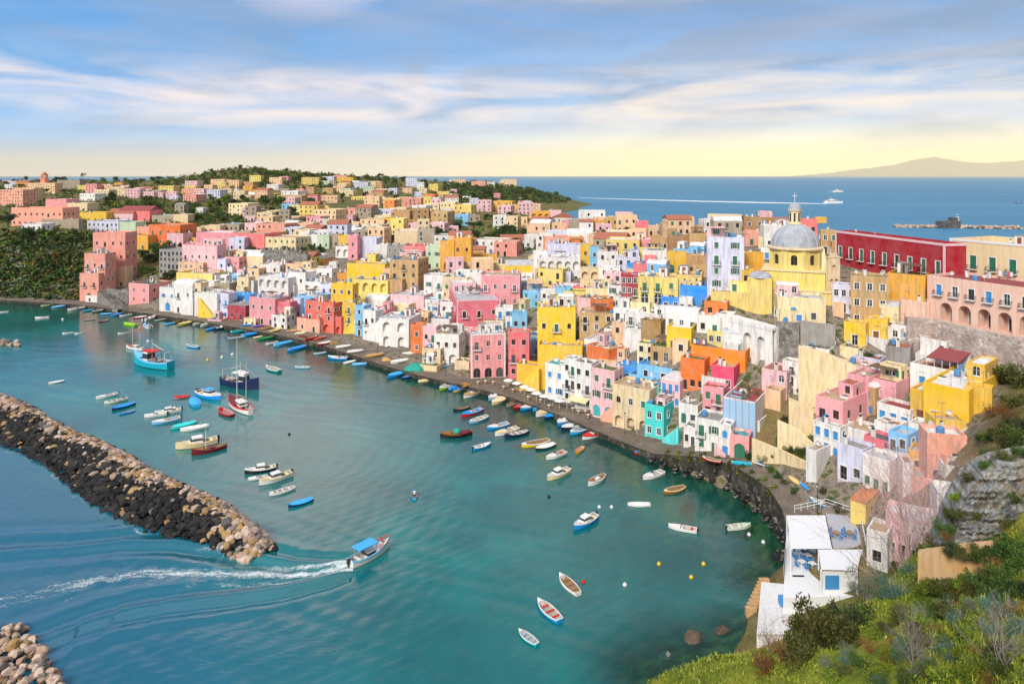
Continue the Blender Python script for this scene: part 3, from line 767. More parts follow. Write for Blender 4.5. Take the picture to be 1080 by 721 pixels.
def roof_clutter(root,M,w,d,h,rk,rng,far):
 area=w*d
 if rk=='vault' or rk=='gable':
  if rng.random()<0.6:link('chimney',clut('chimney'),root,M@Matrix.Translation((w*0.3,d*0.2,h)))
  return
 kinds=['chimney']if far else['chimney','antenna','satellite_dish','antenna','skylight_box','chimney','antenna','satellite_dish','skylight_box','antenna','water_tank','laundry']
 n=0 if area<8 else(1 if far else min(8,1+int(area/12)))
 used=[]
 if not far and area>45 and rng.random()<0.35:
  x,y=rng.uniform(-0.25,0.25)*w,d/2-1.8
  link('stair_hut',clut('stair_hut'),root,M@Matrix.Translation((x,y,h+0.003)));used.append((x,y,1.6))
 if not far and area>34 and w>5.2 and d>4.2 and rng.random()<0.42:
  x,y=rng.uniform(-0.15,0.15)*w,-d*0.1
  if all(math.hypot(x-a,y-b)>c+2.2 for a,b,c in used):
   link('pergola',clut('pergola'),root,M@Matrix.Translation((x,y,h+0.003)));used.append((x,y,2.2))
 for _ in range(n*3):
  if n<=0:break
  k=rng.choice(kinds);x=rng.uniform(-0.5,0.5)*(w-1.6);y=rng.uniform(-0.5,0.5)*(d-1.6)
  if k=='laundry' and w<5:continue
  if any(math.hypot(x-a,y-b)<c+(1.9 if k=='laundry' else 0.7)for a,b,c in used):continue
  used.append((x,y,1.9 if k=='laundry' else 0.7));n-=1
  link(k,clut(k),root,M@Matrix.Translation((x,y,h+0.003))@Matrix.Rotation(rng.uniform(-0.6,0.6),4,'Z'))
def stairs_part(root,M,run,rise,width,col,side=1):
 """an outside stair against the front wall: climbs towards +x (side 1) or -x"""
 mb=MB();n=max(4,int(rise/0.19));tr=run/n;rs=rise/n
 for k in range(n):
  x0,x1=sorted((side*k*tr,side*(k+1)*tr))
  mb.box(x0,x1,-width,0,-1.5,(k+1)*rs-0.002*(k%2),0)
 a,b=(0,0.0),(side*run,rise)
 y0,y1=-width-0.22,-width-0.003
 q=[(a[0],-1.6),(b[0],-1.6),(b[0],b[1]+0.95),(a[0],a[1]+0.95)]
 if side<0:q=[q[1],q[0],q[3],q[2]]
 mb.poly([(x,y0,z)for x,z in q]);mb.poly([(x,y1,z)for x,z in reversed(q)])
 for(xa,za),(xb,zb)in zip(q,q[1:]+q[:1]):mb.poly([(xa,y1,za),(xb,y1,zb),(xb,y0,zb),(xa,y0,za)])
 mb.build('staircase',plaster(col,0.5),root,M)
def place(x0,x1,yt,yb,yaw,x2=None,ymin=90.0,Y=None):
 th=R(yaw);c,s=math.cos(th),math.sin(th)
 P=atY((x0+x1)/2,yb,Y)if Y else ray((x0+x1)/2,yb,ymin)
 tt=[]
 for x in(x0,x1):
  k=(x-CX)/F;tt.append((k*P.y-P.x)/(c-k*s))
 t0,t1=tt
 w=t1-t0;h=(yb-yt)*P.y/F
 d=None
 if x2 is not None:
  k2=(x2-CX)/F;te=t1 if x2>x1 else t0
  Q=P+Vector((c,s,0))*te
  den=-s-k2*c
  d=(k2*Q.y-Q.x)/den if abs(den)>1e-3 else None
  if d is not None and not(2.0<=d<=40):d=None
 if d is None:d=min(14,max(4.0,w*0.8))
 C=P+Vector((c,s,0))*((t0+t1)/2)+Vector((-s,c,0))*(d/2)
 return C,th,w,d,h
CUR=[None]
def house(x0,x1,yt,yb,yaw=0,x2=None,col='white',roof='flat:grey',win='d',label=None,plus=False,ymin=90.0,Y=None,name='house',depth=None,note=None,stairs=None,cat='house',**kw):
 C,th,w,d,h=place(x0,x1,yt,yb,yaw,x2,ymin,Y)
 if depth:
  d0=d;d=depth;C=C+Vector((-math.sin(th),math.cos(th),0))*((d-d0)/2)
 p=0.0 if roof.split(':')[0]in('vault','gable','bare')else kw.get('parapet',0.55)
 far=kw.pop('far',C.y>330)
 h=max(1.0,h-p)
 rng=random.Random(int(x0*131+yt*17+yb*7))
 if plus and CUR[0]is not None:
  root=CUR[0]
  M=Matrix.LocRotScale(root.location,root.rotation_euler.to_quaternion(),None).inverted()@(Matrix.Translation(C)@Matrix.Rotation(th,4,'Z'))
 else:
  root=thing(name,C,th,None,cat,'houses of the fishing village');CUR[0]=root;M=Matrix.Identity(4)
  HOUSES.append(dict(o=root,x=(x0+x1)/2,yt=yt,yb=yb,col=col,roof=roof,win=win,w=w,h=h,d=d,far=far,label=label,C=C,x0=x0,x1=x1,kw=dict(kw),note=note,x2=x2))
  if label:root['label']=label
 block(root,M,w,d,h,col,roof,win,far=far,rng=rng,**kw)
 if not plus and not far and w>5 and d>5 and p>0 and not kw.get('loggia')and rng.random()<0.55:
  rw,rd,rh=w*rng.uniform(0.35,0.6),d*rng.uniform(0.3,0.5),rng.uniform(2.3,2.8)
  sx=rng.choice((-1,1))
  block(root,M@Matrix.Translation((sx*(w/2-rw/2-0.27),d/2-rd/2-0.27,h+0.002)),rw,rd,rh,rng.choice([col,col,'white','cream','palepink']),rng.choice(['flat:white','flat:tan','flat:palegrey','vault:white','flat:red']),rng.choice(['d','w','g']),fd=0.0,rng=rng,parapet=0.25,clutter=rng.random()<0.4,wear=0.6)
 if not plus and not far and C.z>3.0 and w>4.5 and h>4.5 and not kw.get('arches')and rng.random()<0.62:
  aw,ad,ah=w*rng.uniform(0.35,0.75),rng.uniform(1.8,3.4),h*rng.uniform(0.28,0.52);sx=rng.choice((-1,1))
  block(root,M@Matrix.Translation((sx*(w/2-aw/2-rng.uniform(0.1,0.4)),-d/2-ad/2-0.004,0)),aw,ad,ah,rng.choice([col,col,'white','white','cream','peach']),rng.choice(['flat:tan','flat:red','flat:brown','flat:moss','flat:palegrey','flat:green']),rng.choice(['d','w','g','b']),fd=6.0,rng=rng,parapet=0.7,wear=0.8,arches=rng.choice([0,1,2])if aw>3 else 0)
 if stairs:
  side,frac,hf,scol=stairs
  stairs_part(root,M@Matrix.Translation((frac*w,-d/2-0.004,0)),h*hf*1.1,h*hf,1.3,scol,side)
 return root
h=house
h(98,132,245,303,-6,None,'salmon','flat:tan','d:4x4','tall stepped salmon house climbing the slope at the quay end',trim=None,bal=0.35,side='d',depth=9)
h(89,111,267,314,-8,None,'salmon','flat:tan','d:3x3',plus=True,depth=7,fd=6)
h(84,104,288,317,-8,None,'salmon','flat:tan','d:2x2',plus=True,depth=6,fd=4,arches=1)
h(112,133,281,303,-8,None,'peach','flat:tan','d:2x1',plus=True,depth=5)
h(92,125,233,246,-6,None,'lilac','flat:grey','d:7x2','long lilac white terrace of small dark windows above the stepped salmon house')
h(126,143,234,250,-10,None,'palegreen','flat:moss','g:2x1','pale green house with mossy roof between lilac terrace and orange house')
h(143,158,239,251,-10,None,'salmon','flat:tan','d:1x1','small salmon house joined to the side of the orange house')
h(157,190,237,258,-12,None,'orange','flat:tan','g:4x2','orange house with green shutters on the left hill',trim='peach')
h(134,156,248,263,-12,None,'ochre','flat:red','d:2x1','low ochre house with arched windows under the orange house')
h(176,193,246,260,-12,None,'palepink','flat:grey','d:3x1','pale pink cottage standing in front of the orange house')
h(136,157,299,320,-21,180,'pink','flat:moss','w:2x2','two storey pink house with mossy roof where the quay steps begin',trim='palepink',side='g:2x2',loggia=0)
h(168,193,263,290,-15,None,'grey','flat:grey','d:6x4','grey gridded greenhouse building on the slope above the pink quay house',wear=0.3)
h(192,229,258,290,-18,None,'palepink','flat:red','d:5x2','cream house with pink cornice and flat red roof above the yellow house',trim='pink',depth=6)
h(196,214,256,262,-18,None,'pink','flat:grey','n',plus=True,depth=5)
h(207,246,245,264,-16,None,'pink','flat:white','w:4x1','long pink house with white crossed windows behind the crenellated wall')
h(244,279,246,266,-16,None,'rose','flat:tan','w:3x1',plus=True)
h(186,224,288,305,-16,None,'lemon','flat:tan','d:4x1','bright lemon yellow house with a wide parapet above the white cottages',parapet=0.9)
h(168,186,303,328,-21,None,'white','flat:palegrey','b:2x2','white cottage with a big blue door beside the pink quay house',arches=1,arch_style='b')
h(183,203,300,330,-21,None,'white','vault:white','d:2x2','tall white cottage with outside stair, second from the pink quay house',stairs=(1,0.05,0.5,'white'))
h(202,212,298,331,-21,None,'cream','flat:tan','d:1x3','narrow cream house between white cottages under the lemon yellow house')
h(205,229,309,334,-21,None,'white','flat:white','n:3x2','white house with arched loggias and a yellow stair on the quay',loggia=2,arches=3,stairs=(-1,0.46,0.8,'yellow'))
h(204,226,296,312,-18,None,'white','flat:white','d:3x1','low white terrace house below the lemon yellow house')
h(229,241,309,335,-22,None,'lilac','flat:maroon','b:2x2','narrow lilac house with navy doors and maroon roof on the quay')
h(240,259,322,337,-22,None,'crimson','bare:grey','d:2x1','house painted blue above and crimson below on the quay')
h(240,264,310,323,-22,None,'blue','flat:blue','w:3x1',plus=True,depth=5,wear=0.3)
h(263,290,314,342,-24,306,'pink','flat:palegrey','d:3x2','square pink house on the quay with a grey roof terrace',side='d:2x2')
h(288,306,318,344,-24,None,'rose','flat:tan','l:2x2',plus=True,depth=4,arches=2)
h(229,238,273,294,-18,None,'lilac','flat:grey','d:1x2','narrow lilac house beside the slender pink house on the hill')
h(238,252,271,291,-18,None,'pink','flat:tan','d:2x2','slender pink house standing among the white ones below the crenellated wall')
h(251,277,270,287,-18,None,'cream','vault:white','g:3x1','cream house with white vaulted roof below the crenellated wall')
h(261,273,283,307,-20,None,'peach','flat:grey','d:1x3','tall peach house in the middle of the white cluster')
h(236,252,290,302,-18,None,'ltblue','flat:white','b:2x1','little light blue house under the slender pink one')
h(273,295,279,296,-20,None,'white','flat:white','d:2x2','white cube house with one big window below the crenellated wall')
h(280,305,277,290,-16,None,'palepink','flat:tan','d:3x1','pale pink house tucked right under the crenellated wall')
h(250,262,292,312,-20,None,'cream','flat:grey','g:1x2','cream house squeezed beside the tall peach house')
h(226,242,298,313,-20,None,'stone','flat:palegrey','d:2x1','stone coloured house above the blue and crimson one')
h(272,304,292,316,-22,None,'white','flat:white','l:4x2','white arcaded house behind the square pink house',loggia=4,arches=3)
h(304,322,287,312,-22,None,'white','flat:grey','d:2x2','white house with grey terrace left of the golden stepped house')
h(312,336,283,299,-18,None,'cream','flat:tan','d:3x1','cream flat roofed house at the end of the crenellated wall')
h(319,338,297,314,-24,None,'white','flat:white','d:2x1','white house above the light blue house',loggia=2)
h(334,350,283,303,-22,None,'white','flat:palegrey','d:2x2','bright white house directly left of the golden stepped house')
h(338,352,300,320,-24,None,'lilac','flat:white','d:2x2','lilac house between the golden stepped house and the light blue house')
h(313,334,312,334,-26,None,'ltblue','flat:white','w:2x2','light blue house with lilac corner beside the coral house')
h(309,317,314,336,-26,None,'lilac','flat:white','d:1x2',plus=True,depth=5)
h(322,352,318,349,-28,362,'coral','flat:red','d:3x3','coral red house with arches and outside stairs on the quay',arches=2,arch_style='l',stairs=(1,-0.3,0.5,'coral'))
h(313,337,336,350,-28,None,'salmon','flat:red','d:2x1',plus=True,depth=4)
h(340,360,333,351,-28,None,'coral','flat:red','l:3x1',plus=True,depth=4,arches=3)
h(349,372,299,349,-22,378,'yellow','flat:yellow','d:3x4','golden yellow house of many levels with blue doors above the quay',side='d:1x3',bal=0.2,wear=0.35)
h(366,406,278,300,-14,None,'yellow','flat:tan','b:5x1',plus=True,depth=8,wear=0.4)
h(372,409,295,322,-16,None,'lemon','flat:tan','l:4x2',plus=True,depth=7,arches=3,loggia=3)
h(352,370,288,300,-18,None,'ochre','flat:yellow','b:2x1',plus=True,depth=5)
h(386,396,268,279,-14,None,'lemon','flat:tan','n',plus=True,depth=5)
h(361,375,319,351,-28,None,'yellow','flat:yellow','g:1x3',plus=True,depth=4,stairs=(1,-0.2,0.6,'yellow'))
h(374,384,322,354,-28,None,'ltblue','flat:white','d:1x3','narrow light blue house between golden house and white stair house')
h(383,396,327,357,-28,None,'white','flat:palegrey','d:2x2','white house with stepped stair on the landing',stairs=(1,-0.3,0.7,'white'))
h(392,407,326,348,-28,None,'pink','flat:white','d:2x2','small pink house with pink stair behind the white arched villa',stairs=(1,-0.4,0.6,'pink'))
h(385,407,316,331,-22,None,'white','vault:white','d:2x1','white vaulted house below the golden stepped house')
h(404,431,320,338,-22,None,'cream','flat:white','d:3x1','cream terrace with white roof behind the arched villa')
h(412,447,311,331,-18,None,'palepink','flat:palegrey','d:4x1','long pale pink house under the weathered tan block')
h(400,431,336,366,-14,444,'white','flat:palegrey','l:2x2','white villa with two rows of tall arches on the quay',loggia=2,arches=2,trim='white',side='n')
h(433,446,342,372,-14,None,'orange','flat:tan','d:1x2','orange sided house joined to the white arched villa')
h(411,441,274,314,-12,452,'tan','flat:grey','d:3x4','tall weathered tan block with scattered windows above the villa',wear=0.9)
h(404,415,283,306,-12,None,'peach','flat:tan','d:1x2',plus=True,depth=6,wear=0.9)
h(357,369,248,262,-10,None,'yellow','flat:grey','d:2x1','small yellow house with two dark doors on the upper lane')
h(335,347,248,262,-10,None,'palegreen','flat:grey','g:2x1','pale green house with green shutters on the upper lane')
h(322,335,248,261,-10,None,'white','flat:grey','d:2x1','grey white house beside the pale green one on the upper lane')
h(346,357,247,261,-10,None,'stone','flat:grey','d:2x1','stone coloured house between pale green and yellow houses on the upper lane')
h(367,377,248,274,-10,None,'pink','flat:grey','d:1x2','narrow pink house at the corner of the upper lane')
h(354,368,260,272,-10,None,'white','flat:grey','l:2x1','white house with arched porch below the small yellow one',loggia=2)
h(376,397,251,271,-10,None,'lilac','flat:palegrey','n:3x1','pale lilac house with two arched windows on the upper lane',side='n',loggia=2)
h(396,409,258,274,-10,None,'white','flat:tan','b:1x1','white house with one blue door on the upper lane')
h(408,426,259,275,-8,None,'grey','flat:teal','g:3x2','grey house with green shutters right of the blue door house')
h(425,451,259,276,-8,None,'rose','flat:maroon','d:4x1','dark rose house with maroon roof behind the weathered tan block')
h(416,445,243,261,-4,None,'cream','flat:white','d:3x1','white cube villa on top of the central gardens')
h(449,465,259,284,-8,None,'palegreen','flat:palegrey','g:2x2','pale green house with tall green shutters left of the ochre tower house')
h(464,479,254,285,-6,None,'ochre','flat:tan','l:1x1','ochre house with an arched gate',loggia=0,arches=1)
h(478,497,250,284,-4,None,'ochre','flat:palegrey','d:2x2',plus=True,wear=0.6)
h(496,524,268,278,-2,None,'ochre','flat:tan','n','long low ochre garden wall house',depth=4)
h(478,508,276,290,-6,None,'cream','flat:moss','l:4x1','low cream house with arched porch below the ochre tower house',arches=3)
h(508,534,278,292,-2,None,'cream','flat:moss','d:3x1','low cream house with mossy roof behind the pink palace row')
h(533,562,280,296,2,None,'yellow','vault:palegrey','d:4x1','yellow house with pale vaulted roof behind the big pink house')
h(563,577,265,297,4,None,'white','flat:white','d:1x3','white tower house beside the lavender terraces')
h(553,569,248,262,0,None,'white','flat:white','d:2x1','white garden villa among the trees')
h(528,556,253,262,0,None,'palepink','gable:red','d:3x1','long low house with red tiled roof among the gardens')
h(447,468,290,318,-14,None,'white','flat:palegrey','g:2x2','white house with a balcony beside the green roofed house')
h(467,493,292,322,-12,None,'cream','flat:green','g:3x2','cream house with green roof and green shutters',side='n',wear=0.6)
h(491,507,287,316,-10,None,'white','flat:white','g:1x2','tall white house with two green doors beside the big pink house')
h(507,548,290,323,-4,558,'pink','flat:tan','w:4x2','big pink house with white windows on the second terrace',trim='palepink',side='d:2x2')
h(482,528,316,352,10,474,'rose','flat:palegrey','d:3x2','rose pink house with white corner bands and dark balconies',trim='palepink',side='d:2x2')
h(448,466,316,332,-12,None,'white','flat:blue','d:2x1','white house with a bright blue roof terrace')
h(464,482,318,342,-12,None,'white','flat:brown','d:2x2','white house shaded by brown roof canes left of the rose pink house')
h(455,474,336,364,-14,None,'white','flat:grey','d:2x2','plain white house behind the landing, left of the pink quay house')
h(446,460,344,376,-16,None,'palepink','flat:white','d:2x2','pale pink house with a yellow awning beside the orange sided one')
h(458,484,352,385,-14,None,'white','flat:tan','d:3x2','white house with cream terrace next to the pink quay house',arches=2)
h(464,484,338,356,-12,None,'rose','flat:red','n','red roof terrace house behind the white landing house',parapet=0.9)
h(497,533,352,398,7,485,'pink','flat:palegrey','w:3x3','pink quay house of three storeys with white bands and arched ground floor',trim='white',arches=3,arch_style='d',side='w:2x3')
h(487,512,345,356,5,None,'cream','flat:white','d:2x1','cream house rising behind the pink quay house')
h(510,531,338,352,2,None,'lemon','flat:moss','d:2x1','pale yellow cottage between the rose house and the tall golden house')
h(540,556,329,347,0,None,'ltblue','flat:moss','d:2x1','pale blue house with mossy roof left of the tall golden house')
h(523,541,324,346,0,None,'white','flat:palegrey','b:2x2','white house with blue shutters below the big pink house')
h(536,558,350,398,-6,None,'rose','flat:tan','d:2x3','dull rose house wedged left of the tall golden house',side='n',wear=0.8)
h(567,607,324,374,-2,556,'yellow','flat:tan','d:3x2','tall golden yellow house with a planted terrace and stair on the quay',fd=8,wear=0.3,side='d:1x3')
h(567,614,364,405,-10,557,'yellow','flat:tan','n',plus=True,depth=6,wear=0.3,parapet=0.8)
h(545,577,385,411,-22,None,'yellow','flat:tan','g:2x1',plus=True,depth=4,wear=0.3,arches=1,stairs=(1,-0.45,0.98,'yellow'))
h(585,602,303,322,-8,None,'ltblue','flat:moss','w:2x1','pale blue house under the lavender terraces')
h(570,586,306,326,-6,None,'white','flat:palegrey','d:2x2','white house right of the big pink house')
h(595,618,307,322,-8,None,'lemon','flat:moss','d:2x1','lemon cottage behind the lilac and orange house')
h(556,573,296,318,-4,None,'peach','flat:tan','d:2x2','peach house at the corner of the big pink house')
h(604,618,303,312,-8,None,'rose','flat:tan','n','small rose terrace under the lavender house')
h(618,646,304,320,-10,None,'cream','flat:green','d:3x1','cream house with green roof terrace left of the crimson house')
h(609,627,314,332,-30,647,'palepink','flat:moss','n','lilac pink and orange house with a mossy flat roof',side='n')
h(628,647,315.5,333,8,None,'orange','flat:moss','n',plus=True,depth=6)
h(611,648,330,350,-12,None,'tan','flat:tan','d:3x2','weathered tan house below the lilac and orange one',wear=0.9)
h(577,601,257,283,-6,None,'lilac','flat:palegrey','n:3x1','lavender house with two arched windows over white stairs',loggia=2)
h(600,614,258,283,-6,None,'lilac','flat:palegrey','n',plus=True,depth=8)
h(568,612,272,298,-6,None,'white','flat:white','l:5x2','white terraced house with stairs and arches under the lavender house',loggia=4,stairs=(1,-0.2,0.7,'white'))
h(568,602,286,301,-8,None,'lilac','flat:moss','d:2x1',plus=True,depth=4)
h(612,623,258,284,-6,None,'yellow','flat:grey','d:1x2','narrow yellow house beside the lavender house')
h(622,632,261,284,-6,None,'ltblue','flat:grey','d:1x2','narrow light blue house beside the narrow yellow one')
h(630,652,265,286,-8,None,'white','flat:red','d:2x2','white house with red roof terrace beside the narrow blue one')
h(651,675,271,291,-10,None,'lilac','flat:grey','d:3x2','pale lilac house above the crimson house')
h(612,632,283,306,-8,None,'cream','flat:grey','d:2x2','cream house with arches below the narrow yellow house',loggia=2)
h(632,654,282,301,-10,None,'white','flat:palegrey','d:2x2','white cottage with dark door left of the crimson house')
h(623,640,285,296,-8,None,'peach','flat:orange','l:2x1','peach porch house in the middle of the white cottages',loggia=2)
h(637,656,288,307,-10,None,'palepink','vault:palepink' if False else'flat:white','d:2x2','pale pink house leaning on the crimson house')
h(655,673,289,322,-10,None,'crimson','flat:white','w:3x3','crimson house with white windows and a roof rail',bal=0.4)
h(662,676,277,290,-10,None,'blue','flat:white','d:1x1','tiny bright blue house above the crimson one')
h(678,703,264,287,-14,None,'white','flat:palegrey','g:3x1','grey white house with green shutters left of the yellow arched house')
h(668,692,278,294,-14,None,'rose','flat:grey','n','rose red stair house above the yellow house with arches')
h(673,715,292,321,-20,None,'lemon','flat:tan','g:3x2','lemon yellow house with two big arches beside the bright blue house',arches=3,arch_style='w')
h(712,740,290,314,-18,None,'lemon','flat:tan','n',plus=True,depth=8)
h(697,718,313,328,-20,None,'blue','flat:palegrey','w:2x1','low bright blue house with arched windows')
h(717,751,301,325,-20,None,'blue','flat:brown','w:2x1','large bright blue house with two arched windows',wear=0.25)
h(750,790,308,322,-22,None,'lemon','flat:tan','n','blank lemon yellow wall house right of the bright blue house')
h(703,724,266,288,-16,None,'yellow','flat:grey','g:2x1','yellow house with green doors under the brown stone row',arches=2,arch_style='g')
h(724,746,269,291,-16,None,'tan','flat:tan','d:2x1','tan house joined to the yellow house with green doors',wear=0.8)
h(746,785,250,306,-14,None,'lilac','flat:white','g:2x4','tall lilac white mansion with green shutters, four storeys',bal=0.35,surround=True,side='n',wear=0.6)
h(783,806,267,296,-14,None,'ochre','flat:moss','g:1x1','ochre house with one green shutter beside the tall lilac mansion',wear=0.8)
h(783,799,285,314,-14,None,'yellow','flat:tan','d:2x2','yellow stained house between the lilac mansion and the church',wear=0.9)
h(687,706,249,264,-10,None,'tan','flat:grey','d:2x1','brown stone house on the ridge left of the lilac mansion',wear=0.9)
h(705,727,248,264,-10,None,'brown','flat:grey','d:3x1','larger brown stone house on the ridge left of the lilac mansion',wear=0.9)
h(727,748,246,263,-10,None,'tan','flat:grey','d:2x1','sandy house on the ridge beside the lilac mansion',wear=0.8)
h(785,818,229,252,-10,None,'brown','flat:moss','d:3x2','brown brick tower house behind the church dome',wear=0.7)
h(740,763,232,246,-8,None,'yellow','flat:palegrey','d:3x1','yellow house on the skyline right of the round tree')
h(762,780,234,250,-8,None,'palepink','flat:grey','d:2x1','pale pink house on the skyline beside the yellow one')
h(778,788,231,251,-8,None,'tan','flat:tan','d:1x2','narrow tan house on the skyline by the brown tower')
h(639,652,229,246,-6,None,'tan','flat:grey','d:2x2','tan ruined house on the skyline',wear=1.0)
h(650,672,227,246,-6,None,'peach','flat:grey','d:3x2','peach grey house block on the skyline',wear=0.9)
h(671,684,233,248,-6,None,'rose','flat:tan','d:2x1','rose house on the skyline in front of the tree')
h(620,639,233,246,-4,None,'ochre','flat:tan','d:2x1','ochre yellow house below the lone cypress')
h(600,622,232,246,-4,None,'stone','flat:palegrey','d:3x1','long stone coloured wall house left of the cypress')
h(560,580,223,242,-4,None,'ochre','flat:tan','d:3x2','broad ochre villa with arched windows over the gardens',loggia=2)
h(578,592,222,238,-4,None,'palepink','flat:palegrey','d:2x1','pale pink house right of the broad ochre villa')
h(640,672,244,257,-6,None,'cream','flat:white','d:3x1','long cream house with white roof below the skyline row')
h(660,690,252,263,-8,None,'pink','flat:white','d:3x1','long low pink house behind the white roofs')
h(598,625,246,258,-4,None,'white','vault:white','n','white vaulted roofs below the ochre cypress house')
h(575,600,244,258,-4,None,'lilac','flat:palegrey','d:2x1','lilac white flat house below the gardens')
h(622,642,247,258,-4,None,'peach','flat:red','d:2x1','peach house with red roof terrace below the cypress')
h(806,840,238,262,-10,None,'white','flat:white','d:3x1','white house peeping out left of the church dome')
h(845,862,231,262,-14,None,'rose','flat:red','d:2x2','rose house right behind the church dome')
h(860,872,229,250,-14,None,'ochre','flat:grey','d:2x1','little ochre house with terrace behind the church dome')
h(815,836,232,250,-14,None,'palepink','gable:red','n','pale pink house with red roof left behind the dome')
h(866,884,243,268,-14,None,'tan','flat:grey','d:2x2','tan house between dome and red palace',wear=0.9)
h(616,642,359,388,-33,667,'white','flat:white','b:3x2','white house with blue windows, orange side and cane shaded terrace',side='n',bal=0.3)
h(637,655,347,364,-30,None,'white','flat:brown','d:2x1',plus=True,depth=4)
h(642,668,365.5,383,40,None,'orange','flat:tan','n:2x1','orange walled annexe beside the blue windowed white house')
h(647,674,325,352,-26,None,'white','flat:palegrey','d:3x2','white house with balconies below the lilac and orange house',bal=0.6)
h(659,697,330,356,-28,None,'white','flat:white','w:3x2','broad white house with brown pergola above the quay rows',bal=0.5)
h(676,697,338,365,-28,None,'brown','flat:brown','n','brown plank balcony house in front of the broad white one')
h(690,722,322,336,-26,None,'white','flat:brown','w:3x1','white terrace house with a brown roof shade')
h(702,736,331,348,-28,None,'white','vault:white','w:3x1','white house with a barrel vaulted roof')
h(735,760,333,352,-28,None,'white','flat:white','g:2x1','white terrace house with tall green doors')
h(758,773,331,356,-30,None,'white','flat:white','g:1x1','white house climbing to the arched ramp')
h(703,729,345,370,-28,749,'yellow','flat:white','g:2x1','deep yellow house with white terrace in the middle of the slope',bal=0.3,side='g:2x1',wear=0.25)
h(746,762,349,364,-28,None,'lemon','flat:moss','w:2x1','small lemon house with planted roof next to the deep yellow one')
h(762,783,352,374,-32,None,'white','vault:palegrey','d:1x1','white chapel like house below the arched ramp')
h(743,767,318,335,-24,778,'orange','flat:moss','d:2x1','small orange house below the blank lemon wall',wear=0.3)
h(672,690,362,384,-30,None,'cream','flat:moss','d:2x2','cream cottage with mossy roof left of the orange house',wear=0.8)
h(686,719,366,382,-30,None,'tan','flat:moss','d:3x1','low tan cottage with bright moss roof',wear=0.8)
h(718,743,378,412,-32,None,'orange','flat:moss','d:3x1','orange house with a dark window row and mossy roof',wear=0.3,fd=4)
h(729,786,367,388,-32,None,'orange','flat:moss','n:3x1',plus=True,depth=7,wear=0.3,parapet=0.9)
h(648,676,387,404,-32,None,'sky' if False else'blue','flat:blue','d:3x1','bright blue roofed house on the second row',wear=0.2)
h(672,709,386,402,-32,None,'ltblue','flat:blue','d:2x1','light blue house with a terrace behind the cyan house',wear=0.3)
h(663,690,396,412,-34,None,'ltblue','flat:moss','d:2x1','low light blue house with mossy terrace',wear=0.3)
h(575,595,384,419,-34,None,'white','flat:teal','b:2x2','white quay house with a turquoise roof terrace',bal=0.3)
h(595,607,378,425,-34,None,'white','flat:palegrey','d:2x3','tall white quay house with two columns of dark windows',fd=3)
h(606,624,382,431,-34,None,'white','flat:brown','d:2x3','white quay house with balconies and a grey terrace behind the awning',bal=0.7,fd=3)
h(623,648,389,440,-35,None,'palepink','flat:moss','g:2x3','pale pink quay house with a tall arch and brick stair',arches=2,arch_style='k',stairs=(1,0.05,0.35,'salmon'),fd=3)
h(646,685,408,453,-36,None,'cream','flat:tan','d:3x2','peeling cream yellow quay house with deep arches',arches=3,wear=1.0,fd=3)
h(680,700,427,462,-36,718,'cyan','flat:dark','w:2x2','turquoise quay house with curved stair',side='d:2x2',wear=0.25,fd=3,stairs=(1,0.55,0.5,'cyan'))
h(687,703,408,430,-36,None,'cyan','flat:moss','d:1x1',plus=True,depth=5)
h(697,717,401,430,-36,731,'palepink','vault:white','b:3x2','pale pink house with a rounded white roof behind the turquoise house',side='g:1x2',wear=0.2)
h(716,736,426,447,-33,None,'white','flat:grey','g:2x1','white cottage with green leaning plants behind the white quay house')
h(721,734,450,471,-31,None,'white','flat:moss','d:2x1','low white house with planted terrace on the raised walk')
h(733,760,442,477,-31,768,'white','flat:grey','g:2x2','weathered white house with long green shutters on the raised walk',wear=0.9)
h(758,771,448,481,-30,None,'white','flat:white','b:1x2','narrow white house with a blue window and pink stair',stairs=(-1,0.2,0.35,'palepink'))
h(770,790,459,484,-28,None,'pink','flat:teal','g:2x1','little pink house with an arched green window and brick base',arches=1,arch_style='g')
h(741,763,408,440,-33,None,'pink','flat:red','d:2x2','salmon pink house below the deep pink terrace',wear=0.3)
h(750,774,386,412,-33,811,'hotpink','flat:tan','d:2x1','deep pink house with cluttered roof terrace',wear=0.25,side='n')
h(860,889,420,468,-52,914,'blush','flat:tan','d:2x2','tall pink house with curved white edged roof above white basement',side='d:2x2',wear=0.25,ymin=100,bal=0.5)
h(858,886,447,480,-52,None,'white','flat:palegrey','b:3x2',plus=True,depth=5,ymin=100)
h(893,916,396,440,-52,None,'blush','flat:tan','d:1x1',plus=True,depth=7,ymin=100)
h(903,945,399,432,-52,None,'blush','flat:maroon','w:3x1','pink house behind with dark red pergola roofs',ymin=100)
h(850,861,474,508,-52,883,'white','flat:tan','b:1x1','little white house with a blue door and curved steps on the walk',side='n',ymin=100)
h(883,911,470,508,-54,None,'lilac','flat:grey','d:2x1','lavender white terrace house under the tall pink one',ymin=100)
h(910,938,482,520,-54,951,'white','flat:palegrey','g:3x1','white house with green door and grey roof above the yellow hut',ymin=100,side='n')
h(911,938,462,489,-54,None,'rose','flat:dark','w:2x1','small rose house with a dark green roof',ymin=100,side='n')
h(922,946,446,470,-54,None,'white','flat:red','d:2x1','white house with brown railed balcony left of the light blue house',ymin=100)
h(925,960,428,450,-54,None,'white','flat:maroon','b:3x1','white house with blue windows under the dark red pergolas',ymin=100)
h(937,957,456,493,-54,962,'ltblue','flat:palegrey','d:2x2','light blue house with curved end in the steep cluster',ymin=100,wear=0.2)
h(958,975,447,472,-50,None,'white','flat:palegrey','n','white wall house with a blue tank behind the light blue house',ymin=100)
h(958,980,476,500,-40,None,'ochre','flat:palegrey','d:1x1','ochre walled house beside the long brown stair',ymin=100)
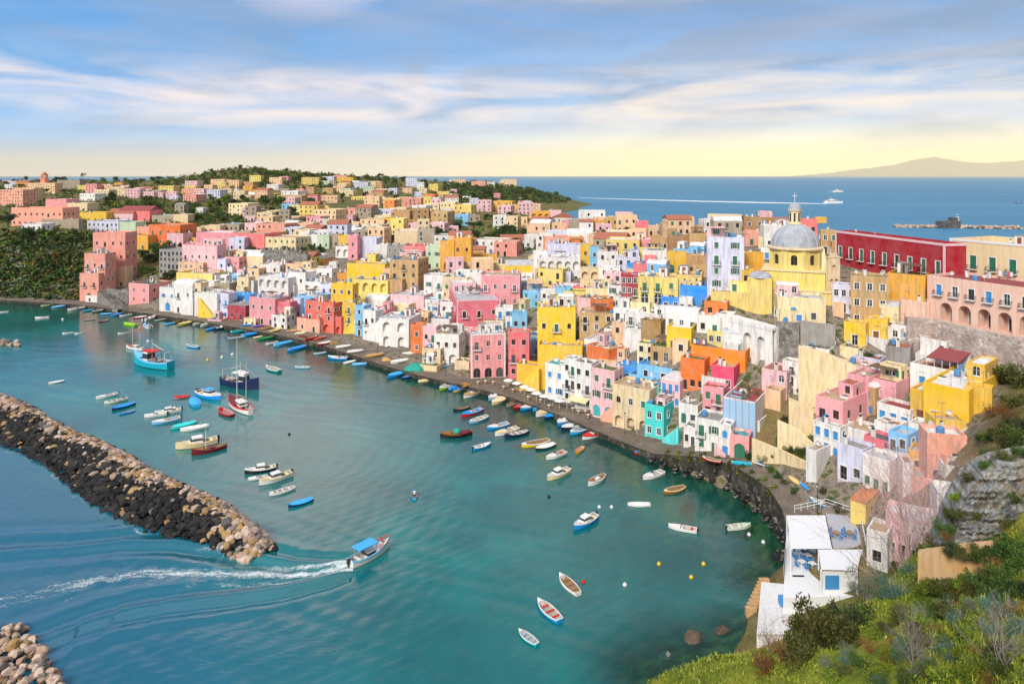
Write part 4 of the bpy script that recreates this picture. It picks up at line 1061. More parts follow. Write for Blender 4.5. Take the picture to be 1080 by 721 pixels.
h(952,963,488,532,-20,None,'white','flat:red','r:1x1','narrow white house front filled by a brown shuttered stair',ymin=100)
h(962,1000,505,540,-30,None,'salmon','flat:palegrey','d:2x1','salmon house behind the bare pink branches',ymin=98)
h(978,1000,479,512,-20,None,'salmon','flat:tan','d:1x1','salmon house with one dark window under the white terrace',ymin=98)
h(978,1020,458,500,-15,1034,'salmon','flat:white','n','white roof terrace house below the big yellow house',ymin=98)
h(974,1022,407,452,-50,1055,'yellow','flat:white','r:2x1','big yellow house with white roof terrace and brown doors',side='n',wear=0.2,ymin=98)
h(960,980,411,446,-50,None,'yellow','flat:white','r:1x1',plus=True,depth=5,ymin=98)
h(987,1019,443,464,-10,None,'yellow','flat:tan','n',plus=True,depth=4,ymin=98)
h(1018,1046,408,436,-40,None,'yellow','flat:tan','n',plus=True,depth=3,ymin=98)
vr=h(960,1012,387,414,-52,None,'white','flat:red','b:2x1','white veranda house with dark red tin canopy',ymin=110,side='n',clutter=False,parapet=0.9,depth=7)
def canopy_part(root):
 W0=next(c for c in root.children if c.name.startswith('wall')).dimensions;w_,d_=W0.x,W0.y;z=HOUSES[-1]['h'];mb=MB()
 mb.poly([(-w_*0.2,-d_/2+0.6,z+2.3),(w_/2-0.4,-d_/2+0.6,z+2.3),(w_/2-0.4,d_/2-0.3,z+3.2),(-w_*0.2,d_/2-0.3,z+3.2)]);mb.poly([(-w_*0.2,d_/2-0.3,z+3.1),(w_/2-0.4,d_/2-0.3,z+3.1),(w_/2-0.4,-d_/2+0.6,z+2.2),(-w_*0.2,-d_/2+0.6,z+2.2)])
 mb.build('canopy',roofmat('maroon'),root);mb=MB()
 for k in range(5):x=-w_*0.2+0.1+(w_*0.7-0.6)*k/4;mb.tube([(x,-d_/2+0.7,z),(x,-d_/2+0.7,z+2.25)],0.05,5)
 mb.build('post',MAT_PALE,root);mb=MB();mb.box(-w_*0.2,w_/2-0.5,d_/2-0.6,d_/2-0.35,z+0.003,z+3.0);mb.build('wall',plaster('white',0.5),root);mb=MB();mb.box(w_*0.12,w_*0.2,d_/2-0.66,d_/2-0.603,z+0.05,z+2.1);mb.build('door',louvre('b'),root)
canopy_part(vr)
h(897,913,529,553,-45,934,'lemon','gable:orange' if False else'bare:orange','g:2x1','small yellow hut with an orange roof and green shutters',side='d:1x1',ymin=95,wear=0.2,depth=6)
h(890,913,340,364,-38,None,'yellow','flat:tan','d:1x1','bright yellow house with sloping wall under the old brown block',ymin=110)
h(912,936,336,360,-35,None,'yellow','flat:tan','r:1x1',plus=True,depth=4,ymin=110)
h(940,962,343,366,-35,None,'white','flat:red','b:1x1','white chapel front with an arched blue door on a stone platform',ymin=110,arches=1,arch_style='b')
h(934,960,366,398,-35,None,'grey','flat:red','n','grey masonry platform tower under the white chapel front',ymin=110,depth=7,wear=0.9)
h(897,938,291,345,-28,None,'tan','flat:moss','w:3x3','old brown block with white windows and grassy roof below the red palace',wear=1.0,ymin=110)
h(936,976,289,330,-40,None,'ochre','flat:moss','g:2x1',plus=True,wear=1.0,depth=9)
h(878,902,300,330,-28,None,'lilac','flat:grey','w:3x2','small pale lilac house wedged between church and old brown block',wear=0.7,ymin=110)
h(919,948,322,350,-35,None,'cream','vault:palegrey','d:2x1','cream house with a vaulted white roof in front of the brown block',ymin=110)
h(950,980,317,352,-50,None,'shell','flat:grey','d:2x1','peach house beside the long arcaded peach building',ymin=110)
h(820,871,314,341,-16,None,'cream','flat:palegrey','d:2x1','cream house with two dark windows at the foot of the church',wear=0.5,ymin=110)
h(934,958,541,592,-35,None,'palepink','flat:white','d:2x1','pale pink stepped wall house behind the bare pink branches',ymin=84,clutter=False)
h(958,988,548,600,-25,None,'white','flat:palegrey','d:2x1','white house half hidden by bare pink branches',ymin=84,clutter=False)
h(988,1016,520,560,-20,None,'white','flat:white','n','white retaining terrace under the salmon walls',ymin=84,clutter=False)
h(914,936,560,600,-40,None,'white','flat:tan','d:1x1','small white house below the yellow hut',ymin=84,clutter=False)
def church():
 Yc=172.0
 def px2(xa,Y=Yc):return(xa-CX)/F*Y
 zc=lambda py,Y=Yc:H0-(py-HY)*Y/F
 C=Vector((px2(838.0),Yc,24.0));th=R(-24)
 root=thing('church',C,th,'yellow baroque church with grey dome and lantern on the ridge','church')
 Y_=plaster('lemon',0.45);CR=plaster('cream',0.5);DM=roofmat('dome');DK=MAT_GLASS
 def Z(py):return zc(py)-24.0
 mb=MB()
 facade(mb,(-10,-6,0),(1,0,0),(0,-1,0),20.0,-6,Z(302),[(14.2,Z(330)+2,1.1,1.7,True,0.3),(5.0,Z(330)+3,0.9,1.4,True,0.3)])
 facade(mb,(10,-6,0),(0,1,0),(1,0,0),15.0,-6,Z(302),[(4,Z(318),1.2,1.9,True,0.3)])
 facade(mb,(-10,9,0),(0,-1,0),(-1,0,0),15.0,-6,Z(302),[])
 facade(mb,(10,9,0),(-1,0,0),(0,1,0),20.0,-6,Z(302),[])
 mb.poly([(-10,-6,Z(302)),(10,-6,Z(302)),(10,9,Z(302)),(-10,9,Z(302))])
 mb.build('nave',Y_,root)
 mb=MB();mb.box(-10.5,-4.8,-9.5,-5.99,-7,Z(290));mb.build('chapel_block',Y_,root)
 mb=MB();n=12
 mb.lathe([(2.75*math.cos(t),Z(290)+0.004+1.5*math.sin(t))for t in[math.pi/2*k/6 for k in range(7)]],20,0,-7.65,-7.2);mb.build('apse_roof',DM,root,smooth=True)
 mb=MB();mb.box(-10.2,10.25,-6.25,-5.99,Z(302)-0.25,Z(302)+0.18);mb.box(10.001,10.25,-5.985,9.2,Z(302)-0.25,Z(302)+0.18);mb.build('cornice',CR,root)
 mb=MB();mb.box(-7.2,7.0,-4.6,8,Z(302)+0.003,Z(284));mb.box(-7.5,7.3,-4.9,8.2,Z(284),Z(284)+0.3,1);mb.build('crossing',[Y_,CR],root)
 z0,z1=Z(284)+0.3,Z(263)
 mb=MB();r=5.9
 oct_=[(r/math.cos(R(22.5))*math.cos(R(22.5+45*k)),1.7+r/math.cos(R(22.5))*math.sin(R(22.5+45*k)))for k in range(8)]
 wins=[]
 for k in range(8):
  a,b=oct_[k],oct_[(k+1)%8]
  U=Vector((b[0]-a[0],b[1]-a[1],0));L=U.length;U.normalize();NR=Vector((U.y,-U.x,0))
  facade(mb,(a[0],a[1],0),U,NR,L,z0,z1,[(L/2-0.75,z0+1.2,1.5,2.5,True,0.35)])
  wins.append((Vector((a[0],a[1],0))+U*(L/2)-NR*0.33+Vector((0,0,z0+1.2)),U,NR))
 mb.build('drum',Y_,root)
 for pos,U,NR in wins:
  rot=Matrix(((U.x,-NR.x,0,0),(U.y,-NR.y,0,0),(0,0,1,0),(0,0,0,1)))
  add_window(root,Matrix.Translation(pos)@rot,'d',1.5,2.5,True,False,False)
 mb=MB();mb.lathe([(6.3,z1),(6.75,z1+0.25),(6.75,z1+0.55),(5.7,z1+0.75)],32,0,0,1.7);mb.build('drum_cornice',CR,root)
 mb=MB();ht=Z(236)-z1-0.7
 mb.lathe([(5.65*math.cos(t)+0.0,z1+0.7+ht*math.sin(t))for t in[math.pi/2*0.86*k/14 for k in range(15)]],40,0,0,1.7)
 dome=mb.build('dome',DM,root,smooth=True)
 mb=MB()
 for k in range(12):
  a=2*math.pi*k/12+0.13;pts=[(5.72*math.cos(t)*math.cos(a),1.7+5.72*math.cos(t)*math.sin(a),z1+0.72+ht*math.sin(t))for t in[math.pi/2*0.85*j/9 for j in range(10)]]
  mb.tube(pts,0.10,5)
 mb.build('dome_rib',simple('lead_rib',(0.5,0.51,0.54),0.5),dome)
 zl=z1+0.7+ht*math.sin(math.pi/2*0.86)-0.05
 mb=MB();mb.lathe([(1.75,zl),(1.75,zl+0.35),(1.45,zl+0.4),(1.4,Z(223)),(1.75,Z(223)+0.15),(1.75,Z(223)+0.4)],16,0,0,1.7)
 for k in range(8):
  a=2*math.pi*k/8;M=Matrix.Translation((1.43*math.cos(a),1.7+1.43*math.sin(a),0))@Matrix.Rotation(a,4,'Z')
  mb.box(-0.02,0.03,-0.22,0.22,zl+0.7,Z(223)-0.4,1,M)
 mb.build('lantern',[CR,DK],root)
 mb=MB();zb=Z(223)+0.4
 mb.lathe([(1.6,zb),(1.45,zb+0.7),(1.0,zb+1.35),(0.4,zb+1.7),(0.12,zb+1.9),(0.0,zb+2.2)],16,0,0,1.7);mb.build('lantern_cap',DM,root,smooth=True)
 mb=MB();zx=zb+1.9;mb.box(-0.06,0.06,1.64,1.76,zx,zx+2.3);mb.box(-0.6,-0.061,1.65,1.75,zx+1.45,zx+1.58);mb.box(0.061,0.6,1.65,1.75,zx+1.45,zx+1.58);mb.build('cross',simple('pale_metal',(0.7,0.7,0.7),0.4),root)
 mb=MB();pts=[(6.2,z0),(9.0,z0),(8.2,z0+0.9),(7.2,z0+2.0),(6.9,z1+0.3),(6.2,z1+0.8)]
 y0,y1=0.2,1.4
 mb.poly([(x,y0,z)for x,z in pts]);mb.poly([(x,y1,z)for x,z in reversed(pts)])
 for(xa,za),(xb,zb_)in zip(pts,pts[1:]+pts[:1]):mb.poly([(xa,y1,za),(xb,y1,zb_),(xb,y0,zb_),(xa,y0,za)])
 mb.build('buttress',CR,root)
 mb=MB();zg=Z(302);O=(7.6,-5.6,0)
 facade(mb,O,(0.85,0.5268,0),(0.5268,-0.85,0),3.1,zg,zg+8.2,[(0.5,zg+1.2,0.8,1.9,True,0.6),(1.8,zg+1.2,0.8,1.9,True,0.6),(1.1,zg+4.6,0.9,1.9,True,0.6)])
 mb.build('bell_gable',CR,root)
 M=Matrix.Translation(O)@Matrix(((0.85,-0.5268,0,0),(0.5268,0.85,0,0),(0,0,1,0),(0,0,0,1)))
 mb=MB();mb.box(0.001,3.099,0.62,0.9,zg,zg+8.2,0,M);mb.box(-0.12,3.22,-0.1,0.95,zg+8.2,zg+8.45,0,M);mb.box(0.7,2.4,0.0,0.8,zg+8.45,zg+9.2,0,M);mb.build('gable_back',CR,root)
 HOUSES.append(dict(o=root,x=838,yt=216,yb=345,col='lemon',label=root['label'],C=C,w=20,h=20,landmark=True))
church()
def long_house(P0,P1,ztop,zbase,d,col,label,win_rows,trim=None,roofc='red',roof='flat',name='house',cat='house',extra=None,wear=0.45,surround=True,side='d',parapet=0.8,fd=3,balc=()):
 P0,P1=Vector(P0),Vector(P1);U=(P1-P0);w=U.length;th=math.atan2(U.y,U.x)
 C=(P0+P1)/2+Vector((-math.sin(th),math.cos(th),0))*(d/2);C.z=zbase
 root=thing(name,C,th,label,cat);M=Matrix.Identity(4);h_=ztop-zbase-parapet
 mb=MB();ops=[];jobs=[]
 for(cols,v,ww,hh,stl,arch,dep,fr0,fr1)in win_rows:
  for k in range(cols):
   u=w*(fr0+(fr1-fr0)*(k+0.5)/cols)
   ops.append((u-ww/2,v,ww,hh,arch,dep));jobs.append((u,v,ww,hh,stl[k%len(stl)],arch,dep))
 O=(-w/2,-d/2,0)
 facade(mb,O,(1,0,0),(0,-1,0),w,-fd,h_+parapet,ops)
 for O2,U2,N2,L in(((w/2,-d/2,0),(0,1,0),(1,0,0),d),((-w/2,d/2,0),(0,-1,0),(-1,0,0),d),((w/2,d/2,0),(-1,0,0),(0,1,0),w)):
  facade(mb,O2,U2,N2,L,-fd,h_+parapet,[])
 x0,x1,y0,y1,t=-w/2,w/2,-d/2,d/2,0.3;H=h_+parapet
 for q in([(x0,y0),(x1,y0),(x1-t,y0+t),(x0+t,y0+t)],[(x1,y0),(x1,y1),(x1-t,y1-t),(x1-t,y0+t)],[(x1,y1),(x0,y1),(x0+t,y1-t),(x1-t,y1-t)],[(x0,y1),(x0,y0),(x0+t,y0+t),(x0+t,y1-t)]):
  mb.poly([(a,b,H)for a,b in q],0)
 a0,a1,b0,b1=x0+t,x1-t,y0+t,y1-t
 for(xa,ya),(xb,yb)in([(a1,b0),(a0,b0)],[(a1,b1),(a1,b0)],[(a0,b1),(a1,b1)],[(a0,b0),(a0,b1)]):
  mb.poly([(xa,ya,h_),(xb,yb,h_),(xb,yb,H),(xa,ya,H)],0)
 mb.build('wall',plaster(col,wear),root)
 rb=MB();rb.poly([(a0,b0,h_),(a1,b0,h_),(a1,b1,h_),(a0,b1,h_)]);rb.build('roof',roofmat(roofc),root)
 for(u,v,ww,hh,stl,arch,dep)in jobs:
  if stl=='l':stl,ww,hh,arch='dkd'[int(u)%3],1.2,2.4,False;v+=0.02
  add_window(root,Matrix.Translation((O[0]+u,O[1]+dep-0.02,v)),stl,ww,hh,arch,surround and not arch,False,hh>2.0 and v<0.5)
  if hh>2.0 and v>1.0:add_balcony(root,Matrix.Translation((O[0]+u,O[1],v-0.03)),ww+0.9,0.7)
 if trim:
  tb=MB();q=0.12
  for zz,hh in((H-0.55,0.58),(1.6,0.22)):
   tb.box(-w/2-q,w/2+q,-d/2-q,-d/2+0.002,zz,zz+hh);tb.box(w/2-0.002,w/2+q,-d/2+0.003,d/2,zz,zz+hh)
  for sx in(-1,1):
   xa,xb=sorted((sx*(w/2+0.08),sx*(w/2-0.6)));tb.box(xa,xb,-d/2-0.08,-d/2+0.003,1.83,H-0.56)
  tb.build('cornice',simple('trim_'+trim,PAL[trim],0.8),root)
 roof_clutter(root,M,w,d,h_,'flat',random.Random(int(w*10)),False)
 px,py=to_px(C)
 HOUSES.append(dict(o=root,x=px,yt=py-30,yb=py,col=col,label=label,C=C,w=w,h=h_,landmark=True))
 return root
def X_(px,Y):return(px-CX)/F*Y
pal=long_house((X_(881,190),190,0),(X_(997,153),153,0),44.7,33.2,5.5,'crimson','long crimson red palace with pale cornice and a row of green shuttered balconies',[(9,4.3,1.3,3.0,'gdgg',False,0.25,0.0,1.0),(5,0.2,1.2,1.0,'d',False,0.25,0.0,0.6)],'palepink','terracotta' if False else'red',wear=0.15,fd=6)
pea=long_house((X_(978,150),150,0),(X_(1092,131),131,0),38.2,28.2,12,'shell','long peach building with a row of deep arches over the old stone wall',[(5,0.5,2.5,4.0,'l',True,2.8,0.10,1.02),(6,6.0,1.2,2.2,'bwd',False,0.22,0.04,1.0)],None,'maroon',wear=0.3,parapet=0.5,fd=9)
vil=long_house((X_(1002,168),168,0),(X_(1100,149),149,0),44.6,31.5,16,'cream','cream yellow villa with white pilasters and large green shutters',[(4,6.2,1.6,3.2,'g',False,0.25,0.16,1.02)],'white','tan',wear=0.25,parapet=1.6)
loc=long_house((X_(948,176),176,0),(X_(1000,164),164,0),37.5,30,8,'cream','low cream annexe with a shell vault between red palace and villa',[(2,2,1.2,1.8,'g',False,0.2,0,1)],None,'grey')
h(12,66,219,238,-6,None,'salmon','flat:pink' if False else'flat:red','w:9x2','long salmon pink institute with rows of pale windows on the left plateau',far=True,wear=0.3)
h(48,70,210,224,-6,None,'pink','flat:grey','n',plus=True,far=True)
h(22,44,236,243,-6,None,'white','flat:grey','d:4x1','low white house in front of the salmon pink institute',far=True)
h(44,83,231,240,-6,None,'stone','flat:tan','n','blank pale garden wall beside the salmon pink institute',far=True,depth=4)
h(82,112,224,234,-6,None,'yellow','flat:grey','d:4x1','yellow house right of the salmon pink institute',far=True)
h(98,112,227,235,-6,None,'violet','flat:grey','d:2x1',plus=True,far=True)if False else None
h(112,140,225,234,-6,None,'palepink','gable:red','d:3x1','pale pink farmhouse with red roof behind the lilac terrace',far=True)
h(125,158,222,234,-6,None,'rose','gable:maroon','d:3x1','rose house with a long dark red roof on the left plateau',far=True)
h(160,200,227,235,-6,None,'stone','flat:palegrey','d:4x1','long grey flat roofed house behind the orange house',far=True)
h(183,198,226,236,-6,None,'cream','flat:grey','n',plus=True,far=True)
h(70,92,214,224,-6,None,'cream','flat:grey','d:3x1','cream annexe right of the salmon institute tower',far=True)
def bell_tower():
 p=ray(47,197,300);root=thing('bell_tower',p,R(-10),'slim brick red bell tower on the far left ridge','bell tower')
 mb=MB();k=p.y/F
 mb.box(-2.6*k,2.6*k,-2.6*k,2.6*k,-3,9*k);mb.build('shaft',plaster('coral',0.6),root)
 mb=MB()
 for s in(-1,1):
  for t in(-1,1):mb.box(s*1.6*k-0.5*k,s*1.6*k+0.5*k,t*1.6*k-0.5*k,t*1.6*k+0.5*k,9*k,12*k)
 mb.box(-2.3*k,2.3*k,-2.3*k,2.3*k,12*k,12.7*k);mb.build('belfry',plaster('coral',0.6),root)
 mb=MB();q=2.2*k
 for a,b in(((-q,-q),(q,-q)),((q,-q),(q,q)),((q,q),(-q,q)),((-q,q),(-q,-q))):mb.poly([(a[0],a[1],12.7*k),(b[0],b[1],12.7*k),(0,0,16*k)])
 mb.build('spire',roofmat('red'),root)
bell_tower()
def wall_strip(name,pts,label,mat,thick=0.8,cat='wall',crenel=None,arches=None,down=3.0):
 """a free-standing wall through world points given as (x, y, z_top, z_bottom)"""
 mb=MB()
 for(a,b)in zip(pts,pts[1:]):
  A,B=Vector((a[0],a[1],0)),Vector((b[0],b[1],0));U=(B-A);L=U.length;U.normalize();NR=Vector((U.y,-U.x,0))
  if NR.dot(Vector((-(A.x),-(A.y),0)))<0:NR=-NR
  o=-NR*thick
  q=lambda P,z,off=0:(P.x+o.x*off,P.y+o.y*off,z)
  mb.poly([q(A,a[3]-down),q(B,b[3]-down),q(B,b[2]),q(A,a[2])]);mb.poly([q(B,b[3]-down,1),q(A,a[3]-down,1),q(A,a[2],1),q(B,b[2],1)])
  mb.poly([q(A,a[2]),q(B,b[2]),q(B,b[2],1),q(A,a[2],1)])
  mb.poly([q(A,a[3]-down,1),q(A,a[3]-down),q(A,a[2]),q(A,a[2],1)]);mb.poly([q(B,b[3]-down),q(B,b[3]-down,1),q(B,b[2],1),q(B,b[2])])
  if crenel:
   n=max(1,int(L/crenel))
   for k in range(n):
    t0,t1=(k+0.2)/n,(k+0.75)/n
    P0,P1=A.lerp(B,t0),A.lerp(B,t1);z0=a[2]*(1-t0)+b[2]*t0+0.002;hh=1.1
    c=[q(P0,z0),q(P1,z0),q(P1,z0,1),q(P0,z0,1)];e=[(x,y,z+hh)for x,y,z in c]
    mb.poly(e);
    for i in range(4):mb.poly([c[i],c[(i+1)%4],e[(i+1)%4],e[i]])
 o=mb.build(name,mat);tag(o,label,cat);return o
def wp(px,ytop,ybot,Y):
 a=atY(px,ytop,Y);return(a.x,a.y,a.z,atY(px,ybot,Y).z)
def wr(px,ytop,ybot,ymin=90):
 g=ray(px,ybot,ymin);return(g.x,g.y,H0-(ytop-HY)*g.y/F,g.z)
wall_strip('castle_wall',[wr(275,264,287),wr(300,263.5,287),wr(324,268,288)],'grey stone wall with battlements on the hill below the pink houses',MAT_GREYWALL,1.2,crenel=2.6)
wall_strip('stone_wall',[wp(957,335,388,147),wp(982,337,388,146.4),wp(1030,348,388,137),wp(1092,361,392,128.2)],'high mottled stone wall carrying the arcaded peach building',MAT_RUBBLE,1.5,down=4)
MAT_CONC=plaster('grey',1.0);MAT_CREAMW=plaster('cream',0.5)
wall_strip('retaining_wall',[wr(818,339,379,100),wr(843,341,380,100)],'dark grey gridded retaining wall left of the drainpipe under the church',MAT_GREYWALL,1.0)
wall_strip('retaining_wall',[wr(844,338,366,100),wr(862,341,368,100),wr(881,343,366,100)],'plain grey concrete retaining wall below the small cream house',MAT_CONC,1.0)
wall_strip('retaining_wall',[wp(842,366,415,136),wp(870,373,412,134),wp(903,387,420,132)],'tall cream plastered retaining wall sloping down behind the pink house',MAT_CREAMW,2.0)
wall_strip('ramp_wall',[wp(832,422,440,130),wp(850,430,445,129),wp(866,438,454,128)],'cream ramp wall stepping down above the allotment garden',MAT_CREAMW,2.2)
wall_strip('ramp_wall',[wp(820,443,457,128),wp(840,452,468,126),wp(859,470,482,123)],'lower cream garden wall with a sloping coping',MAT_CREAMW,0.5)
wall_strip('garden_wall',[wp(793,462,473,130),wp(825,475,488,125),wp(850,487,503,120)],'low cream railing wall along the raised walk',MAT_CREAMW,0.4)
def viaduct():
 P0,P1=atY(768,333,160),atY(815,346,150)
 U=P1-P0;U.z=0;L=U.length;th=math.atan2(U.y,U.x)
 root=thing('arched_ramp',(P0.x,P0.y,18.0),th,'weathered white ramp wall with two tall arches below the church','arched wall')
 mb=MB();zt0,zt1=P0.z-18,P1.z-18
 ops=[(L*0.36,-3,2.0,9.2,True,1.2),(L*0.66,-3,2.0,9.0,True,1.2)]
 facade(mb,(0,0,0),(1,0,0),(0,-1,0),L,-5,min(zt0,zt1)-0.6,ops)
 mb.box(0,L,1.3,2.6,-5,min(zt0,zt1)-0.6);
 z=min(zt0,zt1)-0.6
 q=[(0,-0.1,z),(L,-0.1,z),(L,-0.1,zt1),(0,-0.1,zt0)]
 mb.poly(q);b=[(x,2.65,zz)for x,_,zz in q];mb.poly(b[::-1])
 for i in range(4):mb.poly([q[i],b[i],b[(i+1)%4],q[(i+1)%4]])
 mb.build('wall',plaster('white',1.0),root)
viaduct()
def scaffold():
 C,th,w,d,hh=place(763,797,421,462,-34,832)
 root=thing('house',C,th,'pale block wrapped in light blue sheeting with a ruined roof terrace','house','houses of the fishing village')
 block(root,Matrix.Identity(4),w,d,hh-0.8,'white','flat:maroon','n',side='n',wear=0.7,parapet=0.8,clutter=False)
 blu=simple('sheeting',lin('A9CBEA',0.85),0.5,0.12,0.6);pole=simple('scaffold_pole',(0.3,0.3,0.32),0.5)
 mb=MB();n=5
 for k in range(n):
  x0,x1=-w/2+w*k/n+0.04,-w/2+w*(k+1)/n-0.04;mb.box(x0,x1,-d/2-0.14,-d/2-0.08,0.3,hh-0.3)
 mb.build('sheeting',blu,root)
 mb=MB()
 for k in range(n+1):mb.tube([(-w/2+w*k/n,-d/2-0.2,-0.5),(-w/2+w*k/n,-d/2-0.2,hh+0.6)],0.05,5)
 mb.build('scaffold_pole',pole,root)
 mb=MB()
 for k in range(9):y=-d/2+1+k*(d-2)/8;mb.box(w/2+0.003,w/2+0.05,y-0.02,y+0.02,0.2,hh-0.4)
 mb.build('wall_seam',simple('seam',(0.5,0.5,0.55),0.6),root)
 r=random.Random(5)
 for k in range(16):
  o=thing('potted_plant',C+Matrix.Rotation(th,3,'Z')@Vector((r.uniform(-w/2+0.8,w/2-0.8),r.uniform(-d/2+0.8,d/2-0.8),hh-0.797)),0,'leafy plant in a red pot on the ruined roof terrace of the sheeted block','potted plant','pots on the ruined terrace',r.uniform(1.0,2.0))
  for n_,me_ in pot_meshes():link(n_,me_,o)
 link('pergola',clut('pergola'),root,Matrix.Translation((0,d*0.15,hh-0.79)))
 HOUSES.append(dict(o=root,x=790,yt=415,yb=462,col='ltblue',label=root['label'],C=C,w=w,h=hh,landmark=True))
scaffold()
def clear_of(C,r,k=1.0):
 for H in HOUSES:
  c=H['C']
  if abs(c.x-C.x)+abs(c.y-C.y)<60 and math.hypot(c.x-C.x,c.y-C.y)<(max(H['w'],H.get('d',8))*0.5*k+r):return False
 return True
FARCOL=['cream']*8+['peach']*7+['ochre']*2+['lemon']*2+['pink']+['salmon']*2+['white']*5+['lilac']*3+['palepink']*4+['stone']*4+['tan']*3+['orange']*1+['palegreen']
fr=random.Random(21)
for a in[(60,84,190,198,'stone','flat:grey'),(29,58,193,204,'peach','flat:grey'),(0,24,200,216,'salmon','flat:tan'),(13,36,198,212,'peach','flat:tan'),(0,9,206,215,'ochre','flat:tan'),(84,100,204,211,'white','flat:grey'),(100,115,200,210,'cream','flat:tan'),(90,102,194,203,'pink','flat:tan'),(103,118,195,202,'peach','flat:tan'),(118,131,197,206,'cream','flat:grey'),(131,147,199,208,'palepink','flat:tan'),(148,162,202,208,'palepink','flat:grey'),(167,183,196,204,'lemon','flat:tan'),(175,186,202,209,'palepink','flat:tan'),(160,172,203,208,'palepink','flat:grey'),(193,207,205,213,'salmon','flat:tan'),(205,215,199,206,'palepink','flat:grey'),(215,224,195,203,'peach','flat:tan'),(218,232,200,208,'lilac','flat:grey'),(228,238,192,199,'lemon','flat:tan'),(238,252,190,197,'peach','flat:tan'),(233,244,199,207,'cream','flat:tan'),(246,258,201,210,'cream','flat:tan'),(252,264,206,212,'peach','flat:tan'),(256,266,196,203,'ochre','flat:grey'),(263,275,185,192,'lemon','flat:tan'),(265,280,200,206,'ochre','flat:tan'),(284,297,187,193,'peach','flat:tan'),(295,304,186,191,'pink','flat:tan'),(318,336,187,194,'lemon','flat:tan'),(340,352,186,191,'lilac','flat:grey'),(351,366,185,192,'salmon','flat:tan'),(356,372,187,193,'yellow','flat:grey'),(312,320,199,206,'salmon','flat:tan'),(292,318,206,213,'tan','flat:tan'),(318,340,206,212,'ochre','flat:orange'),(297,310,215,222,'ltblue','flat:grey'),(305,324,216,223,'cream','flat:grey'),(322,334,214,224,'salmon','flat:tan'),(281,298,222,230,'cream','flat:grey'),(331,340,215,226,'peach','flat:tan'),(336,346,217,228,'lemon','flat:tan'),(384,400,207,221,'peach','flat:tan'),(386,394,205,212,'salmon','flat:tan'),(358,384,220,229,'salmon','flat:red'),(345,372,227,234,'palepink','flat:red'),(395,416,221,231,'lilac','flat:white'),(412,432,222,240,'tan','flat:tan'),(432,452,220,240,'brown','flat:grey'),(450,472,223,240,'tan','flat:tan'),(421,444,209,219,'salmon','flat:red'),(444,455,207,216,'lemon','flat:grey'),(455,465,210,221,'palepink','flat:tan'),(464,480,213,223,'cream','flat:grey'),(479,497,216,226,'lemon','flat:tan'),(495,505,209,219,'lilac','flat:grey'),(503,518,211,222,'palepink','flat:tan'),(520,540,212,222,'ochre','flat:tan'),(537,548,216,223,'yellow','flat:grey'),(556,570,215,222,'peach','flat:tan'),(462,474,202,209,'lemon','flat:grey'),(476,491,189,194,'peach','flat:tan'),(497,512,191,197,'salmon','flat:tan'),(512,522,192,197,'white','flat:grey'),(528,545,189,195,'peach','flat:tan'),(428,440,188,196,'lilac','flat:grey'),(440,447,192,200,'white','flat:grey'),(452,462,194,200,'lemon','flat:grey'),(372,388,192,198,'lilac','flat:grey'),(388,400,191,197,'cream','flat:tan'),(480,494,226,237,'ltblue','flat:palegrey'),(494,506,227,237,'stone','flat:grey'),(520,534,227,241,'white','flat:palegrey'),(533,546,228,242,'cream','flat:grey'),(546,556,229,240,'peach','flat:tan'),(330,342,231,240,'palepink','flat:tan'),(342,350,231,242,'palegreen','flat:teal'),(352,366,240,247,'white','flat:white'),(364,380,243,250,'white','vault:white'),(380,390,243,251,'pink','flat:white'),(390,402,245,254,'palegreen','flat:grey'),(400,411,243,253,'terra' if False else'salmon','flat:red'),(300,318,240,250,'lilac','flat:white'),(316,326,244,258,'white','flat:white'),(275,312,250,264,'cream','flat:tan'),(258,276,235,243,'palepink','flat:white'),(270,300,236,246,'salmon','flat:tan'),(300,314,235,241,'white','vault:white'),(312,330,235,243,'peach','flat:tan'),(330,352,243,250,'cream','flat:tan'),(404,424,230,240,'yellow','flat:green'),(424,436,232,240,'cream','flat:red'),(380,405,231,240,'peach','flat:green'),(212,232,238,245,'cream','flat:tan'),(232,252,236,243,'stone','flat:blue'),(184,194,216,224,'stone','gable:grey'),(206,214,219,224,'white','flat:grey'),(200,212,240,247,'cream','flat:tan'),(592,603,232,242,'pink','flat:tan'),(583,594,226,234,'white','flat:palegrey'),(601,612,236,244,'cream','flat:tan'),(684,697,238,248,'peach','flat:tan'),(696,706,240,250,'stone','flat:grey'),(728,742,238,248,'tan','flat:tan'),(716,730,232,243,'tan','flat:tan'),(818,830,242,256,'cream','flat:green'),(800,815,250,264,'cream','flat:green')]:
 h(a[0],a[1],a[2],a[3]+1,fr.uniform(-20,4),None,a[4],a[5],'d' if fr.random()<0.7 else'dg',None,ymin=230,far=True,clutter=True,fd=3,wear=0.7,bal=0.1)
placed=0
